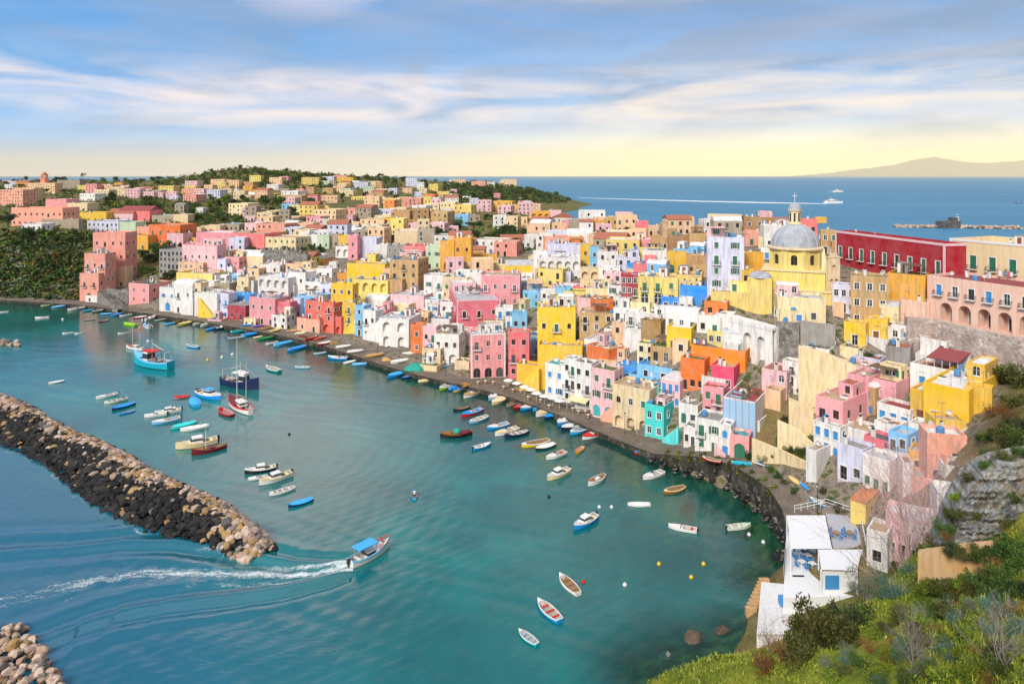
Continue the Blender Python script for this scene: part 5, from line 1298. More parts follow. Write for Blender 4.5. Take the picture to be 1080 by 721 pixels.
for(x0,x1,y0,y1,n)in[(0,90,193,200,7),(85,160,198,206,7),(160,300,197,211,22),(300,400,196,216,22),(395,480,203,226,30),(470,560,208,228,16),(340,480,224,247,26),(470,545,191,197,5),(250,350,224,240,14),(560,640,238,262,16),(640,800,236,262,18),(300,460,238,262,16),(200,330,256,300,10),(430,540,262,300,10),(560,700,262,320,12)]:
 tries=0;k=0
 while k<n and tries<n*14:
  tries+=1
  px,py=fr.uniform(x0,x1),y0+(y1-y0)*fr.random()
  g=ray(px,py,240)
  if g.y>1700 or g.z<4:continue
  wm=fr.uniform(7,15);hm=fr.choice([3.6,3.6,6.8,6.8,9.6])
  if g.y>700:wm*=1.35;hm*=1.15
  if not clear_of(g,wm*0.55,0.9):continue
  pw=wm*F/g.y;ph=hm*F/g.y
  h(px-pw/2,px+pw/2,py-ph,py,fr.uniform(-25,8),None,fr.choice(FARCOL),fr.choice(['flat:grey','flat:tan','flat:red','flat:palegrey','flat:white','flat:moss','gable:red','vault:white','flat:tan']),fr.choice(['d','d','dg','w']),None,ymin=240,far=True,clutter=fr.random()<0.3,fd=3,wear=0.5,bal=0.1,depth=wm*fr.uniform(0.7,1.1))
  k+=1;placed+=1
for(x0,x1,y0,y1,n)in[(640,770,330,430,26),(760,862,345,480,16),(862,1010,370,505,26),(560,700,290,380,16),(430,560,300,395,12),(200,440,285,350,18),(690,860,250,330,14),(900,1000,330,400,10)]:
 tries=0;k=0
 while k<n and tries<n*16:
  tries+=1
  px,py=fr.uniform(x0,x1),fr.uniform(y0,y1);g=ray(px,py,100)
  wm,hm=fr.uniform(3.6,6.0),fr.choice([2.6,3.4,5.6])
  if not clear_of(g,wm*0.5,0.80):continue
  if 800<px<860 and 420<py<500:continue
  pw=wm*F/g.y;ph=hm*F/g.y;yw=-20 if px<560 else(-33 if px<860 else-50)
  h(px-pw/2,px+pw/2,py-ph,py,yw+fr.uniform(-8,8),None,fr.choice(['white']*5+['cream']*3+['palepink']*2+['lilac','peach','pink','lemon','stone','tan','ltblue']),fr.choice(['flat:tan','flat:white','flat:palegrey','flat:red','flat:moss','vault:white','flat:brown']),fr.choice(['d','w','g','b','d']),None,ymin=100,wear=0.7,bal=0.2,depth=wm*fr.uniform(0.8,1.3))
  k+=1
def leafmat(name,c0,c1,c2):
 m=bpy.data.materials.new(name);nt,_,L=nodes_of(m)
 g=nt.nodes.new('ShaderNodeNewGeometry');oi=nt.nodes.new('ShaderNodeObjectInfo')
 a=ramp(nt,g.outputs['Random Per Island'],[(0.0,c0),(0.5,c1),(1.0,c2)]).outputs[0]
 hs=nt.nodes.new('ShaderNodeHueSaturation');L.new(a,hs.inputs['Color'])
 mr=nt.nodes.new('ShaderNodeMapRange');mr.inputs[3].default_value=0.485;mr.inputs[4].default_value=0.525;L.new(oi.outputs['Random'],mr.inputs[0]);L.new(mr.outputs[0],hs.inputs['Hue'])
 mv=nt.nodes.new('ShaderNodeMapRange');mv.inputs[3].default_value=0.75;mv.inputs[4].default_value=1.25;L.new(oi.outputs['Random'],mv.inputs[0]);L.new(mv.outputs[0],hs.inputs['Value'])
 p=finish(nt,hs.outputs[0],0.7,None,spec=0.25)
 return m
LEAF=dict(dark=leafmat('leaf_dark',(0.012,0.030,0.010),(0.028,0.060,0.016),(0.06,0.10,0.025)),mid=leafmat('leaf_mid',(0.025,0.055,0.010),(0.055,0.105,0.018),(0.13,0.17,0.03)),lime=leafmat('leaf_lime',(0.06,0.09,0.008),(0.14,0.19,0.012),(0.30,0.34,0.03)),blue=leafmat('leaf_blue',(0.03,0.085,0.055),(0.06,0.15,0.10),(0.13,0.24,0.17)),grey=leafmat('leaf_grey',(0.06,0.085,0.05),(0.12,0.15,0.09),(0.22,0.25,0.17)),rust=leafmat('leaf_rust',(0.10,0.035,0.012),(0.22,0.085,0.02),(0.36,0.17,0.04)),olive=leafmat('leaf_olive',(0.035,0.045,0.010),(0.075,0.085,0.018),(0.15,0.14,0.03)),gold=leafmat('leaf_gold',(0.14,0.10,0.008),(0.28,0.20,0.015),(0.42,0.32,0.04)))
BARK=simple('bark',(0.09,0.065,0.045),0.9,0.4,6.0)
TWIG=simple('bare_twig',(0.46,0.29,0.28),0.9,0.3,6.0)
TWIGG=simple('grey_twig',(0.24,0.20,0.18),0.9,0.3,6.0)
def leaf_cloud(mb,rng,lobes,n,size,m=0,flat=1.0):
 for _ in range(n):
  c,r=rng.choice(lobes)
  d=Vector((rng.gauss(0,1),rng.gauss(0,1),rng.gauss(0,1))).normalized()
  rr=r*(rng.random()**0.35)*rng.uniform(0.75,1.12)
  p=Vector(c)+Vector((d.x*rr,d.y*rr,d.z*rr*flat))
  a=Vector((rng.gauss(0,1),rng.gauss(0,1),rng.gauss(0,0.7))).normalized();b=a.orthogonal().normalized()
  b=(Matrix.Rotation(rng.uniform(0,6.28),3,a)@b)
  s=size*rng.uniform(0.6,1.4)
  mb.poly([p-a*s,p+b*s*0.55,p+a*s,p-b*s*0.55],m)
_tp={}
def tree_proto(kind,i):
 key=(kind,i)
 if key in _tp:return _tp[key]
 r=random.Random(hash(kind)%1000+i*31 if False else sum(map(ord,kind))*7+i*31)
 cr,tr=MB(),MB()
 if kind=='round':
  lobes=[((0,0,4.6),1.9)]+[((r.uniform(-1.9,1.9),r.uniform(-1.9,1.9),r.uniform(3.0,5.6)),r.uniform(0.9,1.5))for _ in range(9)]
  leaf_cloud(cr,r,lobes,700,0.36);mat='mid'
  tr.tube([(0,0,-0.5),(0.1,0,1.2),(0,0.1,2.4),(0.1,0.1,4.0)],[0.26,0.2,0.16,0.08],6)
  for _ in range(5):
   a=r.uniform(0,6.28);tr.tube([(0,0.1,2.2),(math.cos(a)*0.8,math.sin(a)*0.8,3.2),(math.cos(a)*1.6,math.sin(a)*1.6,4.2)],[0.11,0.08,0.03],5)
 elif kind=='dark':
  lobes=[((r.uniform(-2.2,2.2),r.uniform(-2.2,2.2),r.uniform(2.2,5.2)),r.uniform(1.0,1.8))for _ in range(9)]
  leaf_cloud(cr,r,lobes,750,0.40);mat='dark'
  tr.tube([(0,0,-0.5),(0,0,1.5),(0.2,0,3.2)],[0.3,0.24,0.12],6)
  for _ in range(4):
   a=r.uniform(0,6.28);tr.tube([(0,0,1.4),(math.cos(a),math.sin(a),2.6),(math.cos(a)*1.9,math.sin(a)*1.9,3.6)],[0.14,0.1,0.03],5)
 elif kind=='cypress':
  lobes=[((r.uniform(-.15,.15),r.uniform(-.15,.15),0.9+k*0.75),0.85*(1-(k/11)**1.6)+0.12)for k in range(11)]
  leaf_cloud(cr,r,lobes,520,0.28,flat=1.3);mat='dark';tr.tube([(0,0,-0.5),(0,0,8)],[0.18,0.03],6)
 elif kind=='pine':
  lobes=[((r.uniform(-3,3),r.uniform(-3,3),6.4+r.uniform(-0.4,0.7)),r.uniform(1.1,1.7))for _ in range(13)]
  leaf_cloud(cr,r,lobes,850,0.36,flat=0.55);mat='dark'
  tr.tube([(0,0,-0.5),(0.2,0,2),(0,0.2,4.2),(0.1,0.1,5.8)],[0.32,0.26,0.2,0.1],7)
  for _ in range(6):
   a=r.uniform(0,6.28);tr.tube([(0,0.2,4.0),(math.cos(a)*1.2,math.sin(a)*1.2,5.2),(math.cos(a)*2.4,math.sin(a)*2.4,6.1)],[0.14,0.09,0.03],5)
 elif kind=='lime':
  lobes=[((r.uniform(-1.6,1.6),r.uniform(-1.6,1.6),r.uniform(1.8,4.6)),r.uniform(0.8,1.3))for _ in range(9)]
  leaf_cloud(cr,r,lobes,600,0.34);mat='lime';tr.tube([(0,0,-0.5),(0,0,1.2),(0.1,0.1,2.8)],[0.2,0.15,0.07],6)
  for _ in range(4):
   a=r.uniform(0,6.28);tr.tube([(0,0,1.2),(math.cos(a)*1.2,math.sin(a)*1.2,3.0)],[0.09,0.03],5)
 elif kind=='shrub':
  lobes=[((r.uniform(-1.1,1.1),r.uniform(-1.1,1.1),r.uniform(0.3,1.3)),r.uniform(0.5,0.9))for _ in range(7)]
  leaf_cloud(cr,r,lobes,420,0.24);mat=r.choice(['mid','olive','dark','grey'])
  for _ in range(5):
   a=r.uniform(0,6.28);tr.tube([(0,0,-0.3),(math.cos(a)*0.8,math.sin(a)*0.8,1.0)],[0.06,0.02],4)
 elif kind=='palm':
  mat='mid'
  tr.tube([(0,0,-1),(0.1,0,2),(0,0.1,4),(0.05,0.05,6.2)],[0.34,0.26,0.24,0.28],8)
  for k in range(30):
   a=k*2.4;e=r.uniform(-0.5,1.1);L_=r.uniform(2.0,2.6);pr=None
   for j in range(8):
    t=j/7;rr=L_*t*math.cos(e*0.7);z=6.2+L_*t*math.sin(e)-1.5*t*t
    q=Vector((rr*math.cos(a),rr*math.sin(a),z));sd=Vector((-math.sin(a),math.cos(a),0))*(0.36*(1-t*0.8));dr=Vector((0,0,-0.22))
    if pr is not None:
     cr.poly([pr[0],q,q+sd+dr,pr[0]+pr[1]+dr]);cr.poly([q,pr[0],pr[0]-pr[1]+dr,q-sd+dr])
    pr=(q,sd)
 _tp[key]=(cr.mesh('crown',LEAF[mat]),tr.mesh('trunk',BARK));return _tp[key]
TREES=[]
TWORD=dict(round='round leafy tree',dark='dark evergreen tree',cypress='slender dark cypress',pine='flat topped umbrella pine',lime='bright yellow green tree',shrub='low green bush',palm='palm tree')
def tree(kind,p,s,rng,label=None,sink=0.2):
 if p.y>300 and label is None:sink=1.3*s
 root=thing(dict(shrub='bush',pine='pine_tree',dark='evergreen_tree',round='broadleaf_tree',lime='young_tree',cypress='cypress_tree',palm='palm_tree')[kind],(p.x,p.y,p.z-sink),rng.uniform(0,6.28),label,'bush' if kind=='shrub' else'tree',None,s)
 c,t=tree_proto(kind,rng.randrange(3)if kind!='palm' else 0)
 link('trunk',t,root);link('crown',c,root)
 TREES.append((root,kind,p));return root
tr_=random.Random(11)
def grove(x0,x1,y0,y1,n,kinds,s0,s1,ymin=240,clear=1.0):
 k=t=0
 while k<n and t<n*10:
  t+=1;px,py=tr_.uniform(x0,x1),tr_.uniform(y0,y1);g=ray(px,py,ymin)
  if g.y>1750 or g.z<1.5:continue
  s=tr_.uniform(s0,s1)*(1+max(0,g.y-500)/1500)
  if clear and not clear_of(g,1.2*s*clear,0.8):continue
  tree(tr_.choice(kinds),g,s,tr_);k+=1
grove(0,100,190,198,12,['dark','round','round'],0.9,1.5)
grove(100,205,190,199,18,['dark','round','lime'],0.9,1.5)
grove(205,310,179,190,34,['dark','round','round','lime'],0.8,1.3)
grove(310,440,186,194,26,['dark','round','lime'],0.8,1.3)
grove(440,560,194,200,18,['dark','round'],0.8,1.3)
grove(540,592,198,208,18,['dark','round'],1.0,1.6)
grove(500,590,200,213,16,['dark','round','olive' if False else'dark'],1.2,2.0)
grove(90,300,207,224,34,['dark','round','lime','round'],1.0,1.7)
grove(200,330,214,236,30,['dark','round','lime','round'],0.9,1.5)
grove(0,90,200,214,9,['dark','round','pine'],1.0,1.6)
grove(300,480,190,216,30,['dark','round','lime'],0.8,1.4)
grove(160,300,190,214,16,['dark','round','lime'],0.8,1.3)
grove(400,560,204,236,24,['dark','round','lime'],0.6,1.0)
grove(330,470,222,256,16,['dark','round'],0.5,0.8)
grove(440,560,238,262,34,['round','dark','lime','dark'],0.8,1.25)
grove(560,640,246,262,8,['round','dark'],0.7,1.1)
grove(640,770,240,256,7,['round','dark'],0.7,1.1)
grove(145,192,262,300,26,['dark','round','shrub','dark'],0.5,0.95,250,0.6)
grove(0,95,243,262,18,['lime','round','shrub','dark'],0.6,1.1,250,0.5)
grove(225,345,258,270,14,['shrub','dark','round'],0.5,0.9,240,0.5)
for(px,py,kind,s,lab)in[(8,268,'pine',1.35,'umbrella pine beside the salmon institute wall'),(56,234,'cypress',0.8,'small dark conifer in front of the salmon institute'),(627,237,'cypress',1.0,'lone dark cypress on the skyline above the ochre house'),(712,244,'dark',1.25,'broad round tree on the skyline behind the brown stone houses'),(940,243,'palm',1.0,'palm tree standing beyond the long red palace'),(500,250,'pine',1.2,'dark bushy tree above the central gardens'),(88,187,'dark',2.4,'large tree clump behind the bell tower row'),(545,262,'dark',0.9,'round dark tree beside the red roofed garden house')]:
 g=ray(px,py,160 if px>900 else 200)
 if px==940:g=Vector((X_(940,235),235,24.5))
 if px==8:g=ray(8,246,250)
 tree(kind,g,s,tr_,lab)
sm=MB();sr=random.Random(5);smats=['mid','dark','olive','rust','grey']
for _ in range(900):
 px,py=sr.uniform(-5,100),sr.uniform(246,317);g=ray(px,py,200)
 if g.z<0.8 or g.y>520 or(px>84 and py>262):continue
 s=sr.uniform(0.6,2.2);mi=sr.choices(range(5),[5,3,4,0.8,2.2])[0]
 leaf_cloud(sm,sr,[((g.x+sr.uniform(-.7,.7)*s,g.y+sr.uniform(-.7,.7)*s,g.z+sr.uniform(0.1,1.0)*s),0.8*s)for _ in range(3)],46,0.34*s+0.1,mi)
for _ in range(800):
 px,py=sr.uniform(470,600),sr.uniform(194,214);g=ray(px,py,700)
 if g.z<1 or g.y>1700:continue
 leaf_cloud(sm,sr,[((g.x+sr.uniform(-4,4),g.y+sr.uniform(-4,4),g.z+sr.uniform(0,3)),4.4)for _ in range(3)],34,1.9,sr.choice([0,1,1,2]))
for _ in range(700):
 px,py=sr.uniform(150,345),sr.uniform(206,240);g=ray(px,py,300)
 if not clear_of(g,2,0.8):continue
 leaf_cloud(sm,sr,[((g.x+sr.uniform(-2,2),g.y+sr.uniform(-2,2),g.z+sr.uniform(0,1.5)),1.6)for _ in range(3)],26,0.8,sr.choice([0,1,2,2]))
for _ in range(380):
 px,py=sr.uniform(440,600),sr.uniform(236,264);g=ray(px,py,300)
 if not clear_of(g,1.5,0.8):continue
 leaf_cloud(sm,sr,[((g.x+sr.uniform(-1,1),g.y+sr.uniform(-1,1),g.z+sr.uniform(0,1.0)),1.0)for _ in range(3)],26,0.5,sr.choice([0,0,1,2]))
for _ in range(700):
 px,py=sr.uniform(170,420),sr.uniform(178,200);g=ray(px,py,700)
 if g.y>1500 or not clear_of(g,5,0.8):continue
 leaf_cloud(sm,sr,[((g.x+sr.uniform(-4,4),g.y+sr.uniform(-4,4),g.z+sr.uniform(0,3)),3.0)for _ in range(3)],26,1.4,sr.choice([0,1,1,2]))
for _ in range(700):
 px,py=sr.uniform(-5,175),sr.uniform(189,236);g=ray(px,py,300)
 if not clear_of(g,3,0.8)or g.y>1500:continue
 leaf_cloud(sm,sr,[((g.x+sr.uniform(-3,3),g.y+sr.uniform(-3,3),g.z+sr.uniform(0,2)),2.2*max(1,g.y/700))for _ in range(3)],26,0.9*max(1,g.y/700),sr.choice([0,0,1,2]))
o=sm.build('undergrowth',[LEAF[k]for k in smats]);tag(o,'dense scrub covering the cliff, the gardens and the far hill','undergrowth',kind='stuff')
def rockmat(name,c0,c1,c2,stain=None):
 m=bpy.data.materials.new(name);nt,_,L=nodes_of(m)
 v,rnd=obj_vec(nt);g=nt.nodes.new('ShaderNodeNewGeometry')
 r2=math_(nt,'FRACT',math_(nt,'ADD',g.outputs['Random Per Island'],rnd))
 n=noise_(nt,v,1.4,5,0.65);n2=noise_(nt,v,6,4,0.6)
 a=ramp(nt,r2,[(0.0,c0),(0.5,c1),(1.0,c2)]).outputs[0]
 a=mixc(nt,math_(nt,'MULTIPLY',ramp(nt,n.outputs[0],[(0.4,(0,0,0)),(0.65,(1,1,1))]).outputs[0],0.5),a,tuple(x*0.45 for x in c1))
 if stain:a=mixc(nt,math_(nt,'MULTIPLY',ramp(nt,n2.outputs[0],[(0.52,(0,0,0)),(0.66,(1,1,1))]).outputs[0],0.6),a,stain)
 finish(nt,a,0.85,n2.outputs[0],0.5,0.08,0.3);return m
ROCKM=dict(tan=rockmat('boulder_tan',(0.32,0.21,0.15),(0.48,0.345,0.265),(0.62,0.49,0.40)),ochre=rockmat('boulder_ochre',(0.26,0.16,0.09),(0.36,0.23,0.12),(0.42,0.28,0.10),(0.45,0.24,0.03)),brown=rockmat('boulder_brown',(0.06,0.045,0.03),(0.10,0.075,0.05),(0.15,0.11,0.07)),grey=rockmat('boulder_grey',(0.10,0.095,0.09),(0.16,0.15,0.14),(0.24,0.22,0.20)),black=rockmat('boulder_black',(0.006,0.006,0.007),(0.016,0.016,0.017),(0.045,0.042,0.04)))
def rock_geo(seed,sub=2):
 r=random.Random(seed);bm=bmesh.new();bmesh.ops.create_icosphere(bm,subdivisions=sub,radius=1.0)
 planes=[(Vector((r.gauss(0,1),r.gauss(0,1),r.gauss(0,1))).normalized(),r.uniform(0.55,0.85))for _ in range(9)]
 sc=Vector((r.uniform(0.85,1.25),r.uniform(0.7,1.0),r.uniform(0.6,0.85)))
 for v in bm.verts:
  for n,d in planes:
   q=v.co.dot(n)
   if q>d:v.co-=n*(q-d)
  v.co+=v.co.normalized()*0.05*mnoise.noise(v.co*2.3+Vector((seed,0,0)))
  v.co=Vector((v.co.x*sc.x,v.co.y*sc.y,v.co.z*sc.z))
 V=[v.co.copy()for v in bm.verts];Fc=[tuple(v.index for v in f.verts)for f in bm.faces];bm.free();return V,Fc
ROCKG=[rock_geo(i)for i in range(10)];ROCKG1=[rock_geo(40+i,1)for i in range(10)]
_rm={}
def rock_mesh(i,mat):
 if(i,mat)in _rm:return _rm[(i,mat)]
 mb=MB();mb.v=[tuple(v)for v in ROCKG[i][0]];mb.f=list(ROCKG[i][1]);mb.m=[0]*len(mb.f)
 _rm[(i,mat)]=mb.mesh('boulder',ROCKM[mat]);return _rm[(i,mat)]
rr=random.Random(17)
AX0,AX1=at0(-70,388,2.2),at0(281,568,2.2)
axd=(AX1-AX0);axd.z=0;AXL=axd.length;axd.normalize();axn=Vector((axd.y,-axd.x,0))
if axn.dot(Vector((0,-1,0)))<0:axn=-axn
def section(t):
 taper=1.0 if t<0.86 else max(0.5,1-((t-0.86)/0.14)*0.5)
 return 5.0*taper+0.7*math.sin(t*23),7.9*taper+0.9*math.sin(t*17+1),3.6-0.5*t
allr=[]
for _ in range(4300):
 t=rr.random()**0.93;hb,hs,cz=section(t)
 q=rr.uniform(-hb,hs);a=q/(hs if q>0 else hb)
 z=cz*(1-abs(a)**1.5)
 endr=(1-t)*AXL
 if endr<4.5:z*=max(0.05,endr/4.5)**0.6
 P=AX0+axd*(t*AXL)+axn*q
 s=min(1.2,max(0.30,rr.lognormvariate(-0.42,0.32)))*(1.12 if a>0.2 else 1.0)*(0.88 if t>0.8 else 1.0)
 tone='tan';u=rr.random()
 darkp=1/(1+math.exp(-(a-0.15+0.12*math.sin(t*31)+0.10*math.sin(t*70))*8.5))
 if t>0.93:darkp*=max(0.0,(1.0-t)/0.07)*0.9
 if a<-0.72:darkp=max(darkp,0.5)
 if u<darkp:tone='black'
 elif rr.random()<0.13:tone='grey'
 elif rr.random()<0.26:tone='ochre'
 if tone=='black' and rr.random()<0.03:tone='ochre'
 allr.append((P.x,P.y,z-0.25,s,tone,'mole',a,t))
for _ in range(240):
 px,py=rr.uniform(-40,64),rr.uniform(655,735);g=at0(px,py,0.8)
 e=(px-(8+(py-655)*0.72))/18 if py>655 else 1
 if e>1:continue
 allr.append((g.x,g.y,0.1+rr.uniform(0.0,1.3)*(1-max(0,e)*0.8),rr.uniform(0.45,0.85),'tan' if rr.random()<0.75 else rr.choice(['ochre','grey','ochre']),'corner',0,1))
for _ in range(26):
 px,py=rr.uniform(-25,19),rr.uniform(359,365);g=at0(px,py,0.2);allr.append((g.x,g.y,rr.uniform(-0.1,0.8),rr.uniform(0.9,1.5),rr.choice(['tan','tan','grey']),'reef',0,0))
for _ in range(14):
 px,py=rr.uniform(-40,70),rr.uniform(315,321);
allr.sort(key=lambda q:q[1]-q[3]*6)
inview=[q for q in allr if-12<to_px(q)[0]<1092 and to_px(q)[1]<733]
ind=set(id(q)for q in inview[:292])
RL={('tan','mole'):'pale tan boulder on the rounded head of the long mole',('ochre','mole'):'ochre stained boulder near the head of the long mole',('grey','mole'):'dull grey boulder among tan ones near the mole head',('black','mole'):'black wet boulder on the seaward foot of the mole head',('tan','corner'):'pale tan boulder of the small breakwater in the corner',('ochre','corner'):'rusty ochre boulder of the small breakwater in the corner',('grey','corner'):'grey boulder of the small breakwater in the corner'}
rest=MB();tones=['tan','ochre','grey','black']
for q in allr:
 x,y,z,s,tone,where,a,t=q
 rot=Matrix.LocRotScale((x,y,z),Matrix.Rotation(rr.uniform(0,6.28),3,'Z').to_quaternion()@Matrix.Rotation(rr.uniform(-0.5,0.5),3,'X').to_quaternion(),(s,s,s))
 if id(q)in ind:
  o=link('boulder',rock_mesh(rr.randrange(10),tone));o.matrix_world=rot
  tag(o,RL[(tone,where)],'boulder','boulders of the mole head' if where=='mole' else'boulders of the small breakwater')
 else:
  V,Fc=ROCKG1[rr.randrange(10)];b=len(rest.v)
  for v in V:w_=rot@v;rest.v.append((w_.x,w_.y,w_.z))
  mi=tones.index(tone)
  for f in Fc:rest.f.append(tuple(b+i for i in f));rest.m.append(mi)
for k in range(60):
 t0,t1=k/60,(k+1)/60
 def pt(t,q,z):P=AX0+axd*(t*AXL)+axn*q;return(P.x,P.y,z)
 hb0,hs0,c0=section(t0);hb1,hs1,c1=section(t1)
 if(1-t1)*AXL<2.0:break
 rest.poly([pt(t0,hs0,-1.5),pt(t1,hs1,-1.5),pt(t1,hs1*0.4,c1-1.3),pt(t0,hs0*0.4,c0-1.3)],3)
 rest.poly([pt(t0,hs0*0.4,c0-1.3),pt(t1,hs1*0.4,c1-1.3),pt(t1,-hb1*0.5,c1-1.3),pt(t0,-hb0*0.5,c0-1.3)],2)
 rest.poly([pt(t0,-hb0*0.5,c0-1.3),pt(t1,-hb1*0.5,c1-1.3),pt(t1,-hb1,-1.5),pt(t0,-hb0,-1.5)],2)
o=rest.build('rubble',[ROCKM[k]for k in tones]);tag(o,'long mole of tan and black boulders crossing the water towards the harbour mouth','breakwater',kind='stuff')
for(px,py,s,tone,lab)in[(731,673,1.5,'brown','larger brown rock rising from the shallows below the pavilion'),(761,665,1.1,'brown','smaller brown rock in the shallows beside the shore'),(703,689,1.0,'grey','half sunken rock in the clear shallows')]:
 g=at0(px,py,0.0);o=link('shore_rock',rock_mesh(rr.randrange(10),tone));o.location=(g.x,g.y,-0.1 if px!=703 else-0.45);o.scale=(s,s,s*0.8);tag(o,lab,'rock')
tm=MB()
for(p,t,n)in ql:
 px=to_px(p)[0]
 if px<684:continue
 for _ in range(9):
  s=rr.uniform(0.35,0.95);q=p-n*rr.uniform(-0.3,1.6);z=rr.uniform(-0.3,0.9)+(rr.random()**2)*2.5*(1 if px>740 else 0.3);
  if z>1.2:q=p-n*rr.uniform(-0.3,0.35)
  M=Matrix.LocRotScale((q.x,q.y,z),Matrix.Rotation(rr.uniform(0,6.28),3,'Z').to_quaternion(),(s,s,s));V,Fc=ROCKG1[rr.randrange(10)];b=len(tm.v)
  for v in V:w_=M@v;tm.v.append((w_.x,w_.y,w_.z))
  for f in Fc:tm.f.append(tuple(b+i for i in f));tm.m.append(0 if rr.random()<0.7 else 1)
o=tm.build('rubble',[ROCKM['black'],ROCKM['grey']]);tag(o,'dark tumbled rocks along the foot of the embankment','rocks',kind='stuff')
wm=MB()
for(p,t,n)in ql:
 px=to_px(p)[0]
 if px<696 or px>812:continue
 for _ in range(9):
  q=p+n*rr.uniform(-0.25,1.3);z=t+rr.uniform(-1.2,0.3)if rr.random()<0.6 else t+0.1
  if z<t-0.2:q=p-n*0.15
  leaf_cloud(wm,rr,[((q.x,q.y,z),rr.uniform(0.3,0.6))],24,0.17,rr.choice([0,0,1,2]))
o=wm.build('weeds',[LEAF['olive'],LEAF['mid'],LEAF['lime']]);tag(o,'weeds hanging over the edge of the raised embankment','weeds',kind='stuff')
def bpaint(c):
 key=('bp',c)
 if key in _mats:return _mats[key]
 m=bpy.data.materials.new('boat_paint_'+c);nt,_,L=nodes_of(m);col=PAL[c]
 v,rnd=obj_vec(nt);n=noise_(nt,v,9.0,4,0.65)
 a=mixc(nt,math_(nt,'MULTIPLY',ramp(nt,n.outputs[0],[(0.45,(0,0,0)),(0.7,(1,1,1))]).outputs[0],0.35),tuple(min(.82,x)for x in col),tuple(x*0.55+0.02 for x in col))
 finish(nt,a,0.42,None);_mats[key]=m;return m
BW=simple('boat_wood',(0.30,0.18,0.09),0.6,0.3,8)
BIN=simple('boat_inside',(0.42,0.40,0.37),0.7,0.3,8)
BLK=simple('black_engine',(0.02,0.02,0.022),0.4)
BGL=simple('boat_window',(0.03,0.04,0.05),0.1)
STN=13
def hull_shape(beam,free,tw,sheer):
 out=[]
 for i in range(STN):
  t=i/(STN-1);x=t-0.5
  b=beam/2*min(1.0,tw+(1-tw)*math.sin(min(t/0.45,1)*math.pi/2))
  if t>0.45:b*=1-((t-0.45)/0.55)**2.3
  z=free*(1+sheer*max(0,(t-0.35)/0.65)**2+0.25*max(0,(0.3-t)/0.3)**2)
  out.append((x,max(b,0.004),z))
 return out
_bp={}
def hull_parts(kind):
 big=kind in('trawler','ferry')
 p=dict(row=(0.36,0.085,0.55,0.6),cover=(0.36,0.085,0.6,0.5),dinghy=(0.42,0.09,0.75,0.4),gozzo=(0.34,0.11,0.30,0.75),cabin=(0.33,0.115,0.72,0.55),motor=(0.36,0.10,0.78,0.5),trawler=(0.29,0.12,0.6,1.0),sail=(0.27,0.09,0.35,0.6),tour=(0.32,0.12,0.7,0.7),wood=(0.38,0.10,0.5,0.5),rib=(0.40,0.09,0.8,0.35),canopy=(0.34,0.10,0.6,0.6))[kind]
 return p
